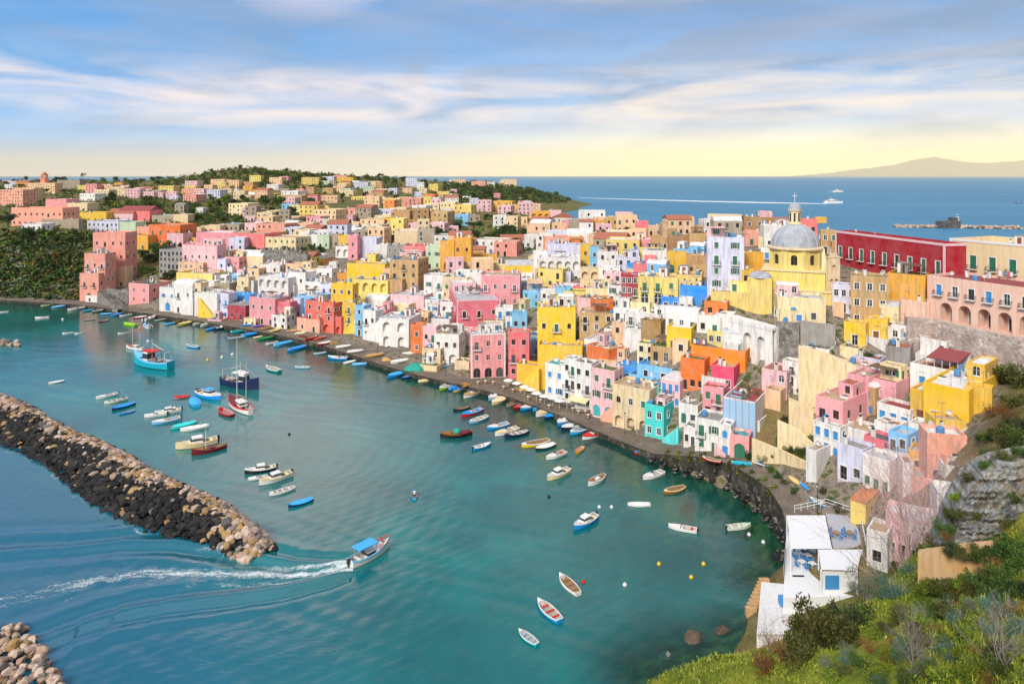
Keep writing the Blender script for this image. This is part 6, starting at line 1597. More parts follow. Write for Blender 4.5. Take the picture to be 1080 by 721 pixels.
def boat_meshes(kind,hull,trim,ex):
 key=(kind,hull,trim,ex)
 if key in _bp:return _bp[key]
 beam,free,tw,sheer=hull_parts(kind);S=hull_shape(beam,free,tw,sheer);P=[]
 mb=MB()
 prof=lambda x,b,z:[(b,z),(b*1.015,z*0.80),(b*0.97,z*0.76),(b*0.90,0.010),(b*0.55,-0.035),(0.0,-0.05)]
 for(x0,b0,z0),(x1,b1,z1)in zip(S,S[1:]):
  A,B=prof(x0,b0,z0),prof(x1,b1,z1)
  for k in range(5):
   m=1 if k==0 else(2 if k>=3 else 0)
   for sg in(1,-1):
    q=[(x0,sg*A[k][0],A[k][1]),(x0,sg*A[k+1][0],A[k+1][1]),(x1,sg*B[k+1][0],B[k+1][1]),(x1,sg*B[k][0],B[k][1])]
    mb.poly(q if sg<0 else q[::-1],m)
 x0,b0,z0=S[0];A=prof(x0,b0,z0)
 mb.poly([(x0,a,z)for a,z in A]+[(x0,-a,z)for a,z in reversed(A[:-1])],0)
 fz=free*0.30;inn=0.84
 for(x0,b0,z0),(x1,b1,z1)in zip(S,S[1:]):
  for sg in(1,-1):
   q=[(x0,sg*b0,z0),(x1,sg*b1,z1),(x1,sg*b1*inn,z1),(x0,sg*b0*inn,z0)];mb.poly(q if sg<0 else q[::-1],1)
   q=[(x0,sg*b0*inn,z0),(x1,sg*b1*inn,z1),(x1,sg*b1*inn*0.9,fz),(x0,sg*b0*inn*0.9,fz)];mb.poly(q if sg<0 else q[::-1],3)
 x0,b0,z0=S[0];mb.poly([(x0+0.02,-b0*inn,z0),(x0+0.02,b0*inn,z0),(x0+0.02,b0*inn*0.9,fz),(x0+0.02,-b0*inn*0.9,fz)],3);mb.poly([(x0,b0,z0),(x0+0.02,b0*inn,z0),(x0+0.02,-b0*inn,z0),(x0,-b0,z0)],1)
 inside=BW if kind in('wood','gozzo')or ex=='wood' else BIN
 P.append(('hull',mb.mesh('hull',[bpaint(hull),bpaint(trim),simple('antifoul',(0.05,0.03,0.03),0.6)if hull not in('red','maroon')else bpaint('maroon'),inside])))
 mb=MB()
 mb.poly([(x,-b*inn*0.9,fz)for x,b,z in S]+[(x,b*inn*0.9,fz)for x,b,z in reversed(S)]);P.append(('deck',mb.mesh('deck',inside)))
 def at_t(t):
  i=min(STN-2,int(t*(STN-1)));f=t*(STN-1)-i;a,b=S[i],S[i+1];return tuple(a[k]*(1-f)+b[k]*f for k in range(3))
 def thwart(t,w=0.045):
  x,b,z=at_t(t);m2=MB();m2.box(x-w/2,x+w/2,-b*inn*0.97,b*inn*0.97,z*0.72,z*0.72+0.012);return m2
 def foredeck(t0,m,ta=1.0):
  m2=MB();pts=[at_t(t0+(ta-t0)*k/5)for k in range(6)]
  for a,b in zip(pts,pts[1:]):m2.poly([(a[0],-a[1]*0.95,a[2]+0.004),(b[0],-b[1]*0.95,b[2]+0.004),(b[0],0,b[2]+0.016),(a[0],0,a[2]+0.016)]);m2.poly([(a[0],0,a[2]+0.016),(b[0],0,b[2]+0.016),(b[0],b[1]*0.95,b[2]+0.004),(a[0],a[1]*0.95,a[2]+0.004)])
  a=pts[0];m2.poly([(a[0],a[1]*0.95,a[2]+0.004),(a[0],-a[1]*0.95,a[2]+0.004),(a[0],-a[1]*0.9,fz),(a[0],a[1]*0.9,fz)])
  return('foredeck',m2.mesh('foredeck',m))
 def outboard():
  m2=MB();m2.box(-0.565,-0.505,-0.025,0.025,free*0.7,free*1.55);m2.box(-0.55,-0.52,-0.012,0.012,-0.05,free*0.7);return('outboard_motor',m2.mesh('outboard_motor',BLK))
 def cover(t0,t1,mat,ridge=0.05):
  m2=MB();n=9;rows=[]
  for k in range(n+1):
   x,b,z=at_t(t0+(t1-t0)*k/n);r_=ridge*(1-abs(2*k/n-1)**3)*(1+0.18*math.sin(k*2.4))
   rows.append([(x,-b*1.03,z-0.02),(x,-b*1.02,z+0.008),(x,-b*0.5,z+r_*0.75+0.006*math.sin(k*1.7)),(x,0,z+r_),(x,b*0.5,z+r_*0.75-0.005*math.sin(k*2.1)),(x,b*1.02,z+0.008),(x,b*1.03,z-0.02)])
  for a,b in zip(rows,rows[1:]):
   for i in range(6):m2.poly([a[i],b[i],b[i+1],a[i+1]][::-1])
  m2.poly(rows[0]);m2.poly(rows[-1][::-1])
  return('tarpaulin',m2.mesh('tarpaulin',mat))
 def cabin(x0,x1,w,z0,hgt,mat,roofm,rake=0.05,bandm=BGL):
  m2=MB();z1=z0+hgt
  lo=[(x0,-w),(x1,-w*0.85),(x1,w*0.85),(x0,w)];hi=[(x0+0.01,-w*0.9),(x1-rake,-w*0.78),(x1-rake,w*0.78),(x0+0.01,w*0.9)]
  def lerp(k):return[(a[0]*(1-k)+b[0]*k,a[1]*(1-k)+b[1]*k,z0+hgt*k)for a,b in zip(lo,hi)]
  lev=[lerp(0),lerp(0.45),lerp(0.85),lerp(1.0)]
  for li,(A,B)in enumerate(zip(lev,lev[1:])):
   for i in range(4):m2.poly([A[i],A[(i+1)%4],B[(i+1)%4],B[i]],1 if li==1 else 0)
  o=0.02;T_=lev[3];cx=(T_[0][0]+T_[1][0])/2
  base=[(cx+(p[0]-cx)*1.08,p[1]*1.1,z1+0.001)for p in T_];top=[(p[0],p[1],z1+0.02)for p in base]
  for i in range(4):m2.poly([base[i],base[(i+1)%4],top[(i+1)%4],top[i]],2)
  m2.poly(top,2);m2.poly(base[::-1],2)
  return('cabin',m2.mesh('cabin',[mat,bandm,roofm]))
 def mast(x,hgt,r_=0.006):
  m2=MB();m2.tube([(x,0,fz),(x,0,hgt)],[r_,r_*0.6],6);return('mast',m2.mesh('mast',simple('mast_paint',(0.55,0.50,0.44),0.5)))
 E=bpaint(ex)if ex in PAL else bpaint('white')
 if kind in('row','wood','dinghy'):
  for t in(0.22,0.46,0.68):P.append(('seat',thwart(t).mesh('seat',BW if kind=='wood' or ex=='wood' else bpaint(ex if ex in PAL else trim))))
  P.append(foredeck(0.84,bpaint(trim)))
  m2=MB()
  for sg in(-1,1):m2.tube([(-0.25,sg*0.05,fz+0.03),(0.3,sg*0.07,fz+0.06)],0.006,5)
  P.append(('oar',m2.mesh('oar',BW)))
  if kind=='dinghy':P.append(outboard())
 elif kind=='rib':
  m2=MB()
  pts=[(x,b*0.96,z)for x,b,z in S];pts=pts+[(x,-b,z)for x,b,z in reversed(pts)]
  m2.tube(pts,0.055,7);P.append(('inflated_tube',m2.mesh('inflated_tube',bpaint(ex if ex in PAL else hull))));P.append(outboard());P.append(('seat',thwart(0.4).mesh('seat',BIN)))
 elif kind=='cover':
  P.append(cover(0.04,0.93,E,0.055));P.append(foredeck(0.93,bpaint(trim)))
 elif kind=='motor':
  P.append(foredeck(0.58,bpaint(trim)));P.append(('seat',thwart(0.18,0.07).mesh('seat',E)))
  m2=MB();m2.box(-0.02,0.05,-0.06,0.06,fz,free*1.5,0);m2.poly([(0.05,-0.07,free*1.5),(0.05,0.07,free*1.5),(0.02,0.06,free*2.1),(0.02,-0.06,free*2.1)],1);m2.poly([(0.048,0.07,free*1.5),(0.048,-0.07,free*1.5),(0.018,-0.06,free*2.1),(0.018,0.06,free*2.1)],1)
  P.append(('console',m2.mesh('console',[bpaint('white'),BGL])));P.append(outboard())
 elif kind=='gozzo':
  P.append(foredeck(0.66,bpaint('wood')));P.append(('engine_box',(lambda m2:(m2.box(-0.16,0.02,-0.06,0.06,fz,free*1.15),m2)[1])(MB()).mesh('engine_box',bpaint(trim))))
  for t in(0.12,0.5):P.append(('seat',thwart(t).mesh('seat',BW)))
  if ex in PAL:P.append(cover(0.04,0.42,E,0.05))
 elif kind=='cabin':
  P.append(foredeck(0.55,bpaint(trim),1.0));P.append(cabin(-0.14,0.20,0.115,free*0.9,0.12,bpaint('white'),E,0.10));P.append(outboard())
  P.append(('seat',thwart(0.14,0.09).mesh('seat',bpaint('cream'))));m2=MB()
  for sg in(-1,1):m2.tube([(0.22,sg*0.10,free*1.25),(0.36,sg*0.07,free*1.6),(0.47,sg*0.015,free*1.95)],0.004,4)
  P.append(('handrail',m2.mesh('handrail',simple('rail_steel',(0.5,0.5,0.5),0.3,metal=0.8))))
 elif kind=='canopy':
  P.append(foredeck(0.70,bpaint(trim)));P.append(('seat',thwart(0.16,0.07).mesh('seat',bpaint(trim))));P.append(('engine_box',(lambda m2:(m2.box(-0.12,0.02,-0.06,0.06,fz,free*1.2),m2)[1])(MB()).mesh('engine_box',bpaint('white'))))
  m2=MB()
  for x in(-0.22,0.12):
   for sg in(-1,1):m2.tube([(x,sg*0.11,free),(x,sg*0.11,free+0.15)],0.005,4)
  n=6
  for k in range(n):
   a0_,a1_=-0.13+0.26*k/n,-0.13+0.26*(k+1)/n;zz=lambda y:free+0.15+0.03*(1-(y/0.13)**2)
   m2.poly([(-0.26,a0_,zz(a0_)),(0.17,a0_,zz(a0_)),(0.17,a1_,zz(a1_)),(-0.26,a1_,zz(a1_))],1);m2.poly([(-0.26,a1_,zz(a1_)-0.006),(0.17,a1_,zz(a1_)-0.006),(0.17,a0_,zz(a0_)-0.006),(-0.26,a0_,zz(a0_)-0.006)],1)
  P.append(('canopy',m2.mesh('canopy',[BIN,E])))
 elif kind=='sail':
  P.append(foredeck(0.45,bpaint(ex if ex in PAL else'wood')));P.append(cabin(-0.2,0.08,0.075,free*0.9,0.06,bpaint('white'),bpaint('white'),0.04))
  P.append(mast(0.12,1.25,0.011));P.append(mast(-0.30,0.95,0.009));m2=MB();m2.tube([(0.12,0,free+0.14),(-0.25,0,free+0.16)],0.012,6);m2.tube([(0.45,0,free*1.5),(0.68,0,free*2.0)],[0.008,0.004],5)
  P.append(('boom',m2.mesh('boom',BW)))
 elif kind=='trawler':
  P.append(foredeck(0.70,bpaint(trim)));P.append(cabin(0.02,0.19,0.085,fz,0.235,bpaint('white'),E,0.02))
  m2=MB();m2.tube([(0.0,0,fz),(0.0,0,0.50)],[0.008,0.004],6);m2.tube([(-0.42,-0.07,free),(-0.42,-0.07,0.30)],0.008,5);m2.tube([(-0.42,0.07,free),(-0.42,0.07,0.30)],0.008,5);m2.tube([(-0.42,-0.07,0.30),(-0.42,0.07,0.30)],0.008,5);m2.tube([(0,0,0.42),(-0.30,0,0.32)],0.006,5);m2.tube([(0,0,0.48),(0.45,0,free*2)],0.002,3)
  P.append(('mast',m2.mesh('mast',simple('mast_paint',(0.55,0.50,0.44),0.5))))
  m2=MB();m2.tube([(-0.20,-0.09,fz+0.05),(-0.20,0.09,fz+0.05)],0.035,9);m2.box(-0.30,-0.26,-0.05,0.05,fz,fz+0.07,0);P.append(('winch',m2.mesh('winch',simple('rusty_steel',(0.16,0.09,0.06),0.8))))
  m2=MB();r=random.Random(4)
  for _ in range(14):x,y=r.uniform(-0.40,-0.06),r.uniform(-0.08,0.08);s=r.uniform(0.015,0.035);m2.box(x-s,x+s,y-s,y+s,fz+0.001,fz+r.uniform(0.03,0.06),r.randrange(3))
  P.append(('fish_crates',m2.mesh('fish_crates',[bpaint('white'),bpaint('orange'),bpaint('blue')])))
  P.append(('awning',(lambda m3:([m3.box(-0.14,0.03,-0.10,0.10,0.285,0.295)]and[m3.tube([(-0.13,s*0.095,free),(-0.13,s*0.095,0.285)],0.005,4)for s in(-1,1)],m3)[1])(MB()).mesh('awning',E)))
 elif kind=='tour':
  P.append(foredeck(0.62,bpaint('white')));P.append(cabin(-0.12,0.16,0.10,fz,0.12,bpaint('white'),bpaint('white'),0.07))
  m2=MB()
  for x in(-0.30,0.08):
   for sg in(-1,1):m2.tube([(x,sg*0.12,free*0.9),(x,sg*0.12,free+0.19)],0.006,4)
  m2.box(-0.36,0.12,-0.14,0.14,free+0.19,free+0.205,1);P.append(('canopy',m2.mesh('canopy',[BIN,E])));P.append(('seat',thwart(0.2,0.06).mesh('seat',bpaint('white'))));P.append(outboard())
  m2=MB()
  for sg in(-1,1):m2.tube([(0.15,sg*0.13,free*1.3),(0.34,sg*0.085,free*1.95),(0.49,sg*0.01,free*2.4)],0.008,5)
  P.append(('handrail',m2.mesh('handrail',bpaint('red'))))
 _bp[key]=P;return P
BOATS=[]
def boat(kind,hull,trim,ex,xb,yb,xs,ys,label,z=0.0,flip=False,roll=0.0,name=None):
 """bow pixel, stern pixel, on the plane z"""
 B_,S_=at0(xb,yb,z),at0(xs,ys,z)
 d=B_-S_;L_=d.length;d.normalize();C=(B_+S_)/2;C.z=z
 lo=dict(trawler=9.0,tour=7.0,cabin=6.0,sail=9.0).get(kind,3.6);hi=dict(trawler=17.0,tour=9.5,cabin=10.5,sail=14.0).get(kind,7.5)
 sc=min(max(L_,lo),hi)
 nm=name or dict(row='rowing_boat',wood='rowing_boat',dinghy='dinghy',cover='covered_boat',gozzo='wooden_fishing_boat',cabin='cabin_cruiser',motor='motorboat',trawler='fishing_trawler',sail='schooner',tour='tour_boat',rib='inflatable_boat',canopy='canopied_boat')[kind]
 root=thing(nm,C,math.atan2(d.y,d.x),label,dict(trawler='fishing boat',sail='sailing boat',row='rowing boat',wood='rowing boat',rib='inflatable boat').get(kind,'boat'),'boats moored in the harbour',sc)
 if roll:root.rotation_euler.x=roll
 for n,me in boat_meshes(kind,hull,trim,ex):link(n,me,root)
 BOATS.append(root);return root
b=boat
b('tour','white','ltblue','sky',410,577,369,598,'white motor launch with a blue canopy speeding out past the mole')
rower=b('row','sky','blue','wood',437,518,437,527,'small blue rowing boat with a rower in the middle of the basin')
b('cabin','cream','white','white',577,507,600,497,'cream cabin cruiser at anchor in the middle of the bay')
b('gozzo','white','white','none',620,513,638,503,'white open boat with a dark wooden inside, beside the cream cabin cruiser')
b('motor','white','white','white',678,506,699,499,'long white motorboat with rounded tubes near the embankment')
b('wood','wood','cream','wood',700,521,722,515,'brown wooden rowing boat near the embankment')
b('cover','white','white','white',662,533,686,533,'white boat under a smooth white cover, broadside on')
b('cabin','blue','white','white',607,558,627,547,'white cabin boat with a blue hull stripe below the bay centre')
b('motor','white','white','red',705,556,735,561,'white speedboat with red seat lying broadside on')
b('motor','white','palegreen','white',792,555,767,558,'pale white motorboat over the green shallows')
b('row','white','white','wood',590,608,610,628,'white rowing boat with brown boards, lowest white one but one')
b('row','blue','white','red',567,635,591,657,'bright blue rowing boat with a red bundle aboard')
b('row','turq','white','ltblue',547,666,567,681,'white and turquoise rowing boat nearest to the viewer')
b('cabin','black','white','white',262,499,287,495,'small black hulled cabin boat behind the white ones at the mole head')
b('motor','white','white','white',263,506,281,503,'low white boat hidden behind the larger white cabin boat')
b('cabin','white','cream','white',273,512,307,501,'white cabin boat with dark outboard at the mole head')
b('row','white','white','white',284,523,311,515,'white open boat third out from the mole head')
b('cover','navy','blue','sky',304,535,330,527,'navy boat with a bright blue cover next to the mole head')
b('trawler','turq','ltblue','red',138,382,184,390,'large turquoise fishing trawler anchored across the basin')
b('trawler','navy','navy','white',273,411,235,404,'navy fishing trawler with a white wheelhouse awning')
b('cabin','blue','white','sky',233,422,209,416,'blue work boat with white cabin and blue tarpaulin')
b('cover','sky','blue','sky',203,421,208,430,'stubby sky blue boat seen end on')
b('rib','white','white','red',185,420,197,419,'tiny white inflatable with a red mark')
b('sail','white','red','maroon',241,423,265,438,'white two masted schooner with a red deck')
b('row','maroon','red','red',231,433,245,440,'dark red rowing boat tied beside the schooner')
b('motor','white','white','white',101,421,124,416,'white boat with a raised top, leftmost of the three by the mole')
b('row','white','palegreen','white',110,426,135,421,'white open boat in the middle of the three by the mole')
b('cover','navy','blue','blue',118,433,142,426,'blue boat with pale rim, nearest of the three by the mole')
b('row','blue','blue','blue',128,437,140,434,'tiny blue dinghy floating off the three boats')
b('cover','white','white','white',51,405,68,402,'lone white covered boat off the long mole')
b('motor','white','white','cream',152,440,176,437,'long white motor launch, first of the row by the mole')
b('cabin','white','white','white',168,437,186,434,'white cabin boat tucked behind the first launch')
b('motor','ltblue','white','sky',160,448,190,442,'pale blue and white boat second in the row by the mole')
b('cover','cyan','red','cyan',180,453,207,446,'turquoise covered boat with a red stripe third in the row')
b('cover','white','white','white',190,455,220,450,'long white boat fourth in the row by the mole')
b('cabin','cream','cream','white',185,474,229,466,'big cream cabin cruiser with white roof, nearest row by the mole')
b('gozzo','maroon','maroon','none',202,480,239,472,'dark maroon boat with a thin white mast beside the cream cruiser')
b('row','white','white','white',-4,330,9,329,'white boat at the very left edge below the cliff')
b('motor','white','white','white',37,336,52,335,'white motorboat with low cabin below the overgrown cliff')
b('row','lime','white','white',43,323,53,322,'pale green boat close under the cliff')
b('cover','ltblue','blue','ltblue',54,325,69,323,'light blue boat close under the cliff beside the green one')
b('motor','white','palepink','white',71,328,89,325,'white boat with pinkish deck at the salmon house landing')
b('row','white','white','white',66,352,77,351,'small white rowing boat off the salmon house')
b('row','white','white','wood',80,352,89,351,'second small white rowing boat off the salmon house')
b('row','black','white','wood',90,338,100,337,'black and white rowing boat before the salmon reflection')
b('row','maroon','red','white',104,340,114,338,'red rowing boat before the salmon reflection')
b('row','white','white','wood',125,352,135,351,'white open boat before the pink reflection')
b('cover','lime','lime','lime',130,342,144,344,'lime green boat off the pink quay house')
b('motor','white','ltblue','blue',151,343,160,347,'little white and blue boat off the pink quay house')
b('sail','white','white','wood',136,367,148,369,'tiny white sailing boat with a bare mast',name='sailing_boat')
b('row','blue','white','ltblue',197,365,210,367,'blue and white boat alone before the yellow reflection')
b('row','teal','white','palegreen',280,388,296,393,'dark green open boat floating in mid channel')
b('row','ltblue','white','white',311,388,327,388,'pale blue white open boat floating in mid channel')
Q=[('cover','turq','white','turq',87,329,98,327,'turquoise boat on the landing by the white boathouse'),('row','grey','white','white',97,330,109,327,'grey boat by the salmon house steps'),('cover','violet','blue','violet',128,323,115,325,'violet covered boat at the foot of the steps'),('cover','blue','white','ltblue',106,332,118,331,'blue boat moored below the steps'),('cover','ltblue','blue','blue',116,334,128,331,'second blue boat moored below the steps, nearer the pink house'),('row','white','white','white',126,334,139,332,'white boat moored below the pink quay house'),('cover','red','white','white',141,336,155,334,'red hulled boat with white cover below the pink quay house'),('motor','white','palepink','white',166,334,150,339,'white boat with long bow between pink quay house and white cottages'),('cover','grey','white','grey',163,339,175,337,'grey covered boat before the white cottages'),('cover','ltblue','white','sky',173,343,184,341,'sky blue boat before the white cottages'),('row','tan','wood','wood',182,341,193,338,'tan wooden boat drawn up before the white cottages'),('cover','straw','tan','straw',187,344,203,340,'straw coloured covered boat before the arcaded white house'),('row','white','white','white',203,344,215,340,'white boat before the arcaded white house'),('motor','white','palegreen','white',211,345,226,341,'white and pale green boat by the yellow stair'),('cover','blue','white','blue',217,349,229,346,'blue boat by the yellow stair'),('motor','navy','white','white',240,344,227,348,'white boat with navy hull before the lilac house'),('cover','turq','white','teal',243,351,260,349,'turquoise covered boat before the crimson house'),('row','grey','ltblue','grey',240,358,258,356,'grey blue boat outside the turquoise one'),('cover','blue','white','blue',254,355,272,352,'blue covered boat before the square pink house'),('cover','cream','white','cream',267,357,277,355,'cream boat before the square pink house'),('cover','green','teal','green',272,359,288,356,'green covered boat before the square pink house'),('row','white','white','white',280,364,293,361,'white boat right of the green covered one'),('cover','ltblue','white','sky',287,366,308,361,'long pale blue boat below the heap of nets'),('cover','blue','white','blue',303,371,322,366,'blue boat moored below the coral house'),('row','ltblue','white','white',331,374,344,372,'small pale boat against the wall below the coral house'),('motor','blue','white','blue',346,378,367,379,'blue and white boat below the white tarpaulins'),('cover','white','white','white',362,384,375,381,'white boat below the white tarpaulins'),('cover','ltblue','ltblue','ltblue',371,385,387,384,'pale blue boat moored beside the white one below the tarpaulins'),('cover','blue','navy','sky',408,399,428,393,'bright blue boat moored under the green tarpaulin'),('row','navy','blue','blue',424,400,435,396,'small dark blue boat beside the bright blue one'),('cover','cream','white','cream',441,403,456,401,'cream boat at the corner of the landing'),('row','lime','white','white',462,413,480,404,'lime green rowing boat moored at the landing'),('cover','blue','white','blue',473,412,486,407,'blue boat between the lime and the yellow ones'),('row','yellow','blue','blue',478,414,491,409,'yellow and blue rowing boat at the landing'),('motor','white','tan','maroon',487,421,509,412,'white motorboat with brown deck below the pink quay house of bands'),('motor','ltblue','white','blue',513,424,533,414,'blue and white boat below the cafe tables'),('cover','cream','white','cream',518,428,535,419,'cream boat tied to the blue and white one'),('row','black','navy','wood',478,434,495,430,'black rowing boat off the pink quay house'),('motor','red','blue','blue',487,440,508,433,'red boat with blue cover off the pink quay house'),('row','ltblue','white','white',495,447,514,440,'light blue boat with white rim off the pink quay house'),('gozzo','black','wood','maroon',464,462,498,458,'black wooden boat with red stern and a green hood'),('motor','blue','white','white',518,469,499,474,'white and blue boat beside the green hooded one'),('row','grey','grey','wood',534,430,546,424,'grey boat below the stair of the golden house'),('row','maroon','red','red',541,433,558,426,'red rowing boat below the stair of the golden house'),('motor','blue','white','white',549,433,568,427,'blue and white boat next to the red one'),('cover','sky','blue','sky',562,434,577,428,'sky blue covered boat below the golden house'),('motor','white','cream','white',565,440,585,432,'white boat with cream seats below the white quay houses'),('cover','navy','blue','blue',574,442,591,436,'navy boat with blue cover below the white quay houses'),('motor','blue','white','blue',586,451,605,439,'blue and white boat before the awning'),('motor','navy','white','white',592,454,615,447,'white motorboat with navy hull before the awning'),('row','sky','white','ltblue',601,459,623,450,'light blue open boat before the tall arch'),('motor','white','red','red',614,464,636,456,'white boat with red seats, last of the quay row'),('motor','blue','white','sky',514,453,536,448,'blue and white motorboat in the cluster of three'),('motor','white','cream','white',522,460,546,453,'white motorboat in the cluster of three'),('row','navy','navy','white',532,462,557,456,'dark navy open boat in the cluster of three'),('row','yellow','white','wood',550,472,579,466,'long yellow and white rowing boat before the golden reflection'),('cover','black','white','white',565,475,585,469,'white boat with dark hull beside the long yellow one'),('motor','white','white','red',576,485,596,478,'white boat with a red canopy bundle'),('row','yellow','orange','orange',607,479,615,472,'tiny orange and yellow dinghy'),('cover','red','blue','blue',669,479,685,474,'red boat with a blue tarpaulin against the embankment'),('rib','red','red','red',685,477,696,484,'red inflatable boat against the embankment')]
for q in Q:b(*q[:8],q[8])
for q in[('cover','blue','blue','blue',255,343.5,264,343,'small blue boat hauled out before the pink house'),('cover','violet','white','violet',266,344.5,278,343.5,'violet boat hauled out before the pink house'),('row','tan','tan','wood',275,347.5,287,345.5,'tan boat hauled out by the nets'),('cover','straw','white','straw',284,350.5,295,348,'straw coloured boat hauled out by the nets'),('row','red','maroon','red',322,359.5,334,355,'flat red boat hauled out before the coral house'),('row','coral','red','red',331,359,343,355.5,'coral red boat hauled out beside the flat red one'),('cover','red','white','white',335,364,349,361,'red boat with white cover on the quay edge'),('wood','tan','tan','wood',372,358.5,387,356.5,'long wooden boat beached before the white stair house'),('cover','white','white','white',354,367,370,365,'white tarpaulin covered boat on the quay'),('cover','white','white','white',366,372,383,370,'second white tarpaulin covered boat on the quay, nearer the villa'),('cover','tan','tan','tan',385,377,404,374,'boat under a tan tarpaulin on the quay before the villa'),('cover','white','white','white',412,383,431,380,'white covered boat beside the round green tarpaulin'),('cover','grey','white','white',424,375,448,373,'pale boats under a long sheet near the yellow awning'),('row','turq','blue','white',466,387.5,478,385,'blue boat standing on the landing before the pink quay house'),('cover','sky','blue','sky',446,379.5,456,377,'small sky blue covered boat under the yellow awning')]:
 b(*q[:8],q[8],z=1.75)
for q in[('cover','turq','white','turq',772,488.5,792,490,5.0,'turquoise covered boat hauled out on the raised walk by the little pink house'),('row','white','blue','wood',800,489,816,492,5.5,'white rowing boat hauled out under the low cream railing wall'),('cover','blue','white','blue',846,512,858,519,6.2,'blue covered boat parked on the walk above the embankment'),('row','sky','white','white',858,528,872,534,6.7,'pale blue rowing boat parked on the walk just over the pavilion'),('cover','straw','tan','straw',834,505,844,511,6.0,'straw coloured covered boat parked on the walk'),('row','red','white','wood',744,484,757,487,4.4,'red and white rowing boat drawn up before the narrow white house')]:
 b(*q[:8],q[9],z=q[8]+0.45)
def round_tarp():
 g=at0(440,389,1.55);root=thing('tarpaulin_heap',g,0.4,'big round green tarpaulin over gear on the quay edge','tarpaulin');mb=MB();n=24
 for j in range(6):
  for k in range(n):
   def q(j,k):
    t=math.pi/2*j/6;a=2*math.pi*k/n;r_=(3.4+0.16*math.sin(a*7))*math.cos(t);return(r_*1.15*math.cos(a),r_*0.8*math.sin(a),1.75*math.sin(t)+0.06*math.sin(a*5+j))
   mb.poly([q(j,k),q(j,k+1),q(j+1,k+1),q(j+1,k)])
 mb.build('sheet',simple('green_tarpaulin',(0.012,0.30,0.23),0.6,0.3,1.5),root);mb=MB();mb.box(-3.2,3.2,-1.9,1.9,-0.02,0.12);mb.build('pallet',BW,root)
round_tarp()
for o_ in BOATS:
 if o_.get('label','').startswith('black wooden boat'):
  mb=MB()
  for k in range(8):
   for j in range(6):
    def q(j,k):t=math.pi/2*j/6;a=2*math.pi*k/8;return(-0.03+0.13*math.cos(t)*math.cos(a),0.12*math.cos(t)*math.sin(a),0.13+0.13*math.sin(t))
    mb.poly([q(j,k),q(j,k+1),q(j+1,k+1),q(j+1,k)])
  mb.build('hood',simple('green_tarpaulin',(0.012,0.30,0.23),0.6),o_)
 if'thin white mast' in o_.get('label',''):
  mb=MB();mb.tube([(0.1,0,0.05),(0.1,0,0.75)],0.008,5);mb.build('mast',bpaint('white'),o_)
bm_={}
for(px,py,c,lab)in[(695,595,'yellow','yellow buoy, middle of the three in the near bay'),(742,595,'yellow','yellow buoy closest to the green shallows'),(729,609,'yellow','yellow buoy nearest to the shore rocks'),(659,617,'white','white buoy right of the white rowing boat'),(615,614,'red','small red buoy beside the white rowing boat'),(579,524,'black','black mooring drum near the cream cabin cruiser'),(632,535,'white','first white float off the wooden boat'),(645,535,'white','second white float off the wooden boat'),(805,572,'white','white float in the green shallows'),(790,564,'white','small white float off the pale motorboat'),(130,421,'black','dark mooring float behind the three boats'),(184,431,'white','white mooring ball behind the launches'),(219,380,'yellow','yellow buoy before the yellow reflection'),(234,377,'white','small white buoy before the yellow reflection'),(245,374,'white','white marker buoy nearest to the navy trawler'),(156,360,'white','white marker off the pink reflection'),(147,347,'orange','orange buoy off the lime green boat'),(66,337,'white','white marker below the cliff'),(305,458,'black','dark float alone in the pale reflection'),(250,320,'white','x')]:
 if lab=='x':continue
 g=at0(px,py,0);mb=MB()
 if c not in bm_:
  mb.lathe([(0,-0.25),(0.32,-0.1),(0.4,0.1),(0.32,0.34),(0.1,0.46),(0.07,0.62),(0,0.64)],12);bm_[c]=mb.mesh('buoy',bpaint(c))
 o=link('buoy',bm_[c]);s=1.0 if py>450 else 1.5;o.location=g;o.scale=(s*0.8,)*3;tag(o,lab,'buoy','mooring buoys')
